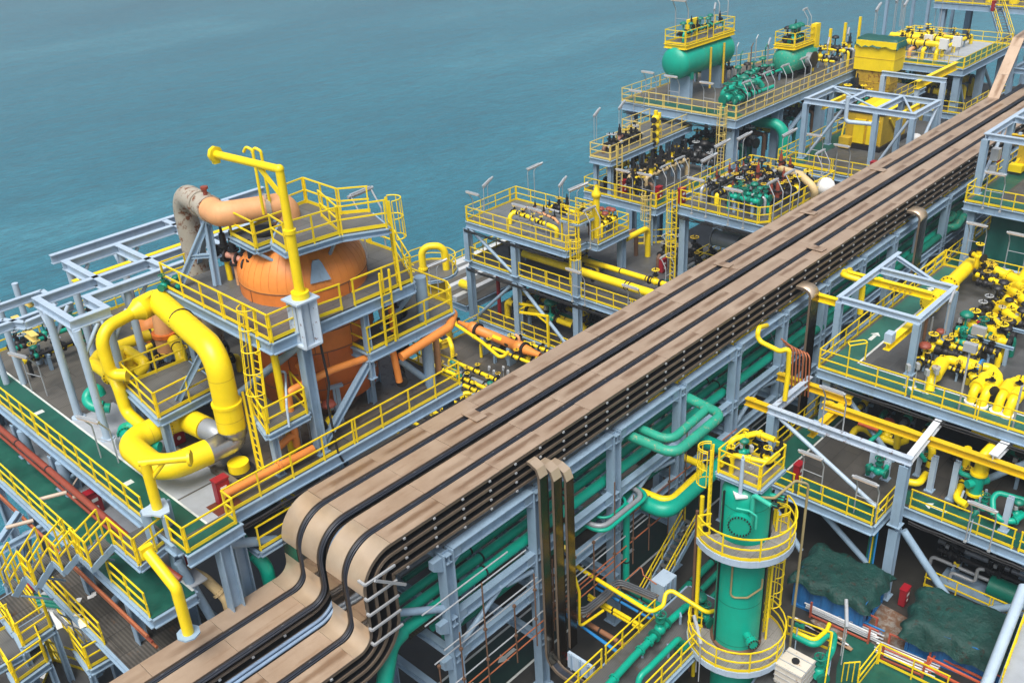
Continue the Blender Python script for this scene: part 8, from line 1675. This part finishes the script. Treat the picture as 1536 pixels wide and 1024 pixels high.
mb = MB(); pts = [A(1215+x, 870+y, 0) for x, y in ((0, 60), (80, 20), (190, 80), (140, 140), (60, 110))]; mb.slab(pts, .004, .009); struct(mb, 'deck_rust', 'deck_rusty')
hr = thing('guard_rail', 'yellow guard rail corner at the bottom edge right of the tank skid', 'guard rail', A(1310, 1000, 0)); railing(hr, [A(1285, 1030, .2), A(1316, 990, .2), A(1420, 1040, .2)])
mb = MB(); q = A(1275, 1020, .2); mb.torus(q+Z*.5, (1, .3, 0), .6, .035, 16, 6, arc=.5)
hoop = thing('ladder_hoop', 'yellow ladder hoops rising at the bottom edge before the right container', 'ladder hoop', q); mb = MB()
for k in range(4): a = A(1262+k*8, 1022-(k % 2)*2, .4); mb.bar(a, a+Z*1.2, .04, .04)
mb.bar(A(1262, 1022, .4)+Z*1.2, A(1286, 1020, .4)+Z*1.2, .05, .05); mb.build('hoop_bars', 'yellow_rail', hoop)
# right bottom corner: big sloping pipe and ladder rail
pipe([A(1536, 880, 4.5), A(1476, 1035, 3.0)], .24, 'steel_pale', 'pale grey sloping tube at the bottom right corner', n=14)
t = thing('corner_platform', 'yellow edged grey platform in the bottom right corner', 'platform', (30, 5, 3)); P = [A(1500, 1030, 3.0), A(1545, 905, 3.0), A(1600, 960, 3.0), A(1560, 1060, 3.0)]; platform(t, P, 3.0, .3, 'deck_steel', rails=[[P[0], P[1]]], cols=[(P[2].x, P[2].y)])
fire_at(1354, 905, 0, 'dark red fire box beside the big column on the lowest deck')
# machinery in the shade under the lower right deck
mm = thing('pump_set', 'pump set with green motor in the shade under the lower right deck', 'pump set', (44, 9, 0)); q = Vector((43.2, 8.6, 0)); mb = MB(); mb.cyl(q+Vector((0, .6, .9)), q+Vector((0, -.8, .9)), .55, n=18); mb.build('motor', 'green_dark', mm); mb = MB(); mb.box(q+Vector((0, .4, .2)), (1.4, 5, .3)); mb.build('base_frame', 'steel_blue', mm); mb = MB(); mb.tube([q+Vector((-.4, 2.4, .3)), q+Vector((-.4, 2.4, 1.0)), q+Vector((-.4, 1.2, 1.0)), q+Vector((-.4, 1.2, 1.9)), q+Vector((-.4, .9, 2.0))], .09, 8, fil=.2); mb.build('suction_pipe', 'galv', mm)
manifold(43, 46, 6, 12.5, 0, 'y', 5, ['galv', 'black', 'grey_pipe'], ['valve_bk', 'act_bk', 'relief_yb'], 'in the dark under the lower right deck', 'front', h=1.3, r=.12, per=3)
bw = MB(); bw.slab([(50, -6), (50.2, -6), (50.2, 20), (50, 20)], 0, 4.3); one(bw, 'shade_wall', 'black', 'added black wall keeping light out under the lower right deck', 'wall')  # added wall, blocks light so the space under the deck stays dark
gr_ = thing('guard_rail', 'yellow guard rail in the shade under the lower right deck', 'guard rail', (42, 9, 0)); railing(gr_, [(42, 12, .1), (42, 5.5, .1)])
for k in range(7): mb = MB(); y = 8-k*.12-(4 if k > 4 else 0); mb.tube([(41.6+.05*k, 4.6-k*.14, .2), (41.6+.05*k, 4.6-k*.14, 4.4)], .06, 6); one(mb, 'riser', ['green_dark', 'galv', 'cable_blue'][k % 3], ['green', 'grey', 'blue'][k % 3]+' thin upright pipe in the bundle behind the caged ladder', 'pipe', 'thin risers behind the caged ladder')
for k in range(5): mb = MB(); mb.tube([(39.6+.1*k, 13.9+.12*k, .2), (39.6+.1*k, 13.9+.12*k, 4.3)], .05, 6); one(mb, 'riser', ['cable_blue', 'green_dark', 'yellow'][k % 3], ['blue', 'green', 'yellow'][k % 3]+' thin upright pipe beside the big frame column', 'pipe', 'thin risers beside the big frame column')
# ------------------------------------------------------------------ fittings on the orange vessel's module
pe_z = EZ
for k, (px, py, key, w_) in enumerate(((346, 405, 'relief_bk', 'black relief valve left of the orange dome, first from the left'), (360, 412, 'relief_pk', 'pink bodied relief valve left of the orange dome, second from the left'), (377, 418, 'relief_pk', 'pink bodied relief valve left of the orange dome, third from the left'), (388, 428, 'relief_bk', 'black relief valve left of the orange dome, nearest the davit'))):
    p = A(px, py+14, EZ); use(key, (p.x, p.y, EZ+.95), 2.0, w_, None, 1.15)
    mb = MB(); mb.cyl((p.x, p.y, EZ), (p.x, p.y, EZ+.92), .13, n=10); one(mb, 'stand_pipe', 'yellow' if k in (0, 3) else 'peach', ['yellow stand pipe under the leftmost relief valve by the dome', 'peach stand pipe under the second relief valve by the dome', 'peach stand pipe under the third relief valve by the dome', 'yellow stand pipe under the relief valve nearest the davit'][k], 'pipe')
    mb = MB(); mb.bar((p.x+.25, p.y-.1, EZ), (p.x+.25, p.y-.1, EZ+1.3), .07, .07); one(mb, 'bracing_post', 'steel_blue', f'thin blue post beside the {nth(k)} relief valve by the dome', 'post')
q = CREST+Vector((.3, .1, R_)); use('valve_gn', (q.x, q.y, q.z+.15), .6, 'green valve on the crest of the huge yellow loop, left one', None, .6); use('act_gn', (q.x+.35, q.y-.5, q.z+.1), .2, 'small green actuated valve on the crest of the huge yellow loop', None, .55)
fire_at(337, 752, LB, 'red fire box at the near rail corner of the orange vessel module', 0); fire_at(146, 768, LW, 'red fire box on the lower green walkway by the zigzag stair'); fire_at(268, 665, LB, 'red fire box in the shade behind the yellow loop')
fire_at(283, 845, LW, 'dark red hose reel box on the lower walkway behind the red pipe')
lamp_at(60, 590, LB, math.pi/2+.3, 'twin pole lamp on the green walkway at the far left', 'lamp', .9); lamp_at(165, 690, LB, math.pi/2+.3, 'twin pole lamp on the green walkway beside the yellow loop', 'lamp', .9)
lamp_at(128, 948+30, 6.5, math.pi/2, 'twin pole lamp near the bottom left beside the tray', 'lamp', .9)
for k, (px, py, z) in enumerate(((100, 738, 12.6), (150, 735, 12.6), (50, 780, 11.2))):
    a = A(px, py, z); mb = MB(); mb.tube([a, a+Vector((-1.0, .35, .05))], .09, 8); mb.bar(a+Vector((.1, 0, 0)), a+Vector((.6, -.3, .7)), .05, .05); one(mb, 'tube_lamp', 'lens', ['tan tube lamp jutting over the lower green walkway, upper one', 'tan tube lamp jutting over the lower walkway beside the red fire box', 'tan tube lamp jutting out over the water at the left'][k], 'lamp')
lamp_at(565, 380, EZ, .1, 'twin pole lamp at the right end of the upper vessel platform', 'lamp', 1.1)
manifold(12.9, 18, 44.6, 47.6, LB, 'x', 4, ['black', 'yellow', 'green', 'black'], ['valve_bk', 'valve_gn', 'act_gn', 'valve_bg'], 'under the far left gantry', 'near rail', h=.8, r=.12, per=4, vs=.9)
manifold(16.5, 24, 39.5, 43, LB, 'x', 4, ['black', 'yellow', 'green_dark', 'grey_pipe'], ['valve_bk', 'relief_bk', 'act_gn', 'valve_yb'], 'beyond the blue gantry legs', 'near rail', h=1.2, r=.14, per=4)
manifold(15.5, 20, 37, 39.5, LB, 'x', 3, ['yellow', 'black', 'brown'], ['valve_bk', 'valve_yb', 'act_bk'], 'behind the orange horizontal vessel', 'near rail', h=.9, r=.13, per=3)
for k in range(4): p = (16.6+k*.5, 29.6+.1*(k % 2)); use('gauge', (p[0], p[1], LB), .3*k, f'grey instrument post under the ladder landing, {nth(k)} from the left', 'instrument posts under the landing', .9)
use('act_yl', (18.9, 29.2, LB+.9), 0, 'yellow valve with dark red round cap on the long orange pipe', None, 1.0); use('valve_bk', (22.9, 29.4, 15.2), 1.0, 'black valve stack at the right of the orange vessel, lower one', None, 1.0); use('valve_bk', (23.0, 29.3, 16.4), .2, 'black valve stack at the right of the orange vessel, upper one', None, .9)
use('valve_bk', (23.3, 29.7, DZ+.4), .4, 'black valve lying on the middle vessel platform', None, 1.1)
t = thing('hose_coil', 'pale coiled hose on the middle vessel platform behind the orange elbow', 'hose', (23.1, 30.2, DZ)); mb = MB(); mb.torus((23.0, 30.2, DZ+.5), (.6, -.7, .2), .45, .06, 18, 6); mb.build('hose_turns', 'white', t); mb = MB(); mb.torus((23.05, 30.15, DZ+.52), (.6, -.7, .2), .38, .06, 18, 6); mb.build('hose_turns', 'galv', t)
mb = MB(); pth = mb.path([(18.55, 28.6, EZ-.2), (18.6, 28.45, 17.2), (18.35, 28.4, 16.4), (18.4, 28.3, LB), (18.7, 28.2, LB-1.0)], .4, 5); mb.tube(pth, .05, 6, raw=True); one(mb, 'cable_run', 'black', 'black cable run down the corner column of the vessel platform', 'cable')
mb = MB(); mb.tube([A(415, 570, 16.8), A(415, 560, 17.6), A(428, 555, 17.6), A(430, 610, 17), A(434, 640, 16.2)], .05, 6, fil=.2); one(mb, 'conduit', 'steel_pale', 'pale conduit with hooked top on the ladder landing', 'conduit')
for pts, la in (([(GX-.3, GY1, G3-.62), (GX-.3, GY0+1, G3-.62)], 'under the front edge of the tower top deck'), ([(GX-.3, GY1, G2-.62), (GX-.3, 30, G2-.62)], 'under the front edge of the tower middle storey'), ([(AX0-.3, 19, AZ-.66), (AX0-.3, -2, AZ-.66)], 'under the front edge of the upper right deck'), ([(52.8, 35.2, MZ-.72), (52.8, 28.8, MZ-.72)], 'under the front edge of the valve deck'), ([(13.3, 28.0, LB-.62), (25.3, 28.0, LB-.62)], 'under the rail of the orange vessel module'), ([(41.1, 13, BZ2-.66), (41.1, 3, BZ2-.66)], 'under the front edge of the lower right deck'), ([(68.1, 51.5, NZ-.82), (68.1, 40.5, NZ-.82)], 'under the front edge of the drum deck')):
    a, b = Vector(pts[0]), Vector(pts[1]); mb = MB(); n = 24; mb.tube([a.lerp(b, i/n)-Z*.05*abs(math.sin(i*math.pi/4)) for i in range(n+1)], .055, 6, raw=True); mb.tube([a.lerp(b, i/n)-Z*(.13+.04*abs(math.sin(i*math.pi/3))) for i in range(n+1)], .04, 6, raw=True); one(mb, 'cable_run', 'black', 'sagging black cables clipped '+la, 'cable')
# things the kit still owes a proper name when a kind was not copied
for k_, p_ in PROTO.items():
    if not p_.get('moved'):
        for c_ in list(p_['o'].children): 
            for g_ in list(c_.children): bpy.data.objects.remove(g_)
            bpy.data.objects.remove(c_)
        bpy.data.objects.remove(p_['o'])
# ------------------------------------------------------------------ thin sea air
hm = bpy.data.materials.new('haze_air'); hm.use_nodes = True; MATS['haze_air'] = hm; t = hm.node_tree; t.nodes.clear()
o_ = t.nodes.new('ShaderNodeOutputMaterial'); v_ = t.nodes.new('ShaderNodeVolumePrincipled'); v_.inputs['Color'].default_value = (.80, .91, 1, 1); v_.inputs['Density'].default_value = .0006; v_.inputs['Anisotropy'].default_value = .2
t.links.new(v_.outputs['Volume'], o_.inputs['Volume'])
mb = MB(); mb.box((500, 500, 5), (3400, 3400, 70)); hz = mb.build('haze', 'haze_air'); hz['kind'] = 'stuff'
# ------------------------------------------------------------------ daylight: a bright overcast sky and a weak broad sun
SUN_EL, SUN_AZ = rad(62), rad(205)      # azimuth measured from +X towards +Y: over the photographer's left shoulder
w = bpy.data.worlds.new('World'); SC.world = w; w.use_nodes = True
t = w.node_tree; bg = t.nodes['Background']
sk = t.nodes.new('ShaderNodeTexSky'); sk.sky_type = 'NISHITA'; sk.sun_disc = False
sk.sun_elevation = SUN_EL; sk.sun_rotation = rad(90)-SUN_AZ
sk.air_density = 1.0; sk.dust_density = 5.0; sk.ozone_density = 1.0
hs = t.nodes.new('ShaderNodeHueSaturation'); hs.inputs['Saturation'].default_value = .7
t.links.new(sk.outputs['Color'], hs.inputs['Color']); t.links.new(hs.outputs['Color'], bg.inputs['Color'])
bg.inputs['Strength'].default_value = .05
sl = bpy.data.lights.new('sun', 'SUN'); sl.energy = 1.5; sl.angle = rad(40); sl.color = (1, .96, .9)
so = bpy.data.objects.new('sun', sl); COL.objects.link(so); so.location = (0, 0, 80)
dv = Vector((math.cos(SUN_EL)*math.cos(SUN_AZ), math.cos(SUN_EL)*math.sin(SUN_AZ), math.sin(SUN_EL)))
so.rotation_euler = (-dv).to_track_quat('-Z', 'Y').to_euler()
vs = SC.view_settings; vs.view_transform = 'Standard'; vs.look = 'None'; vs.gamma = 1; vs.exposure = 1.36; vs.use_curve_mapping = False
SC.cycles.max_bounces = 6; SC.cycles.use_denoising = True
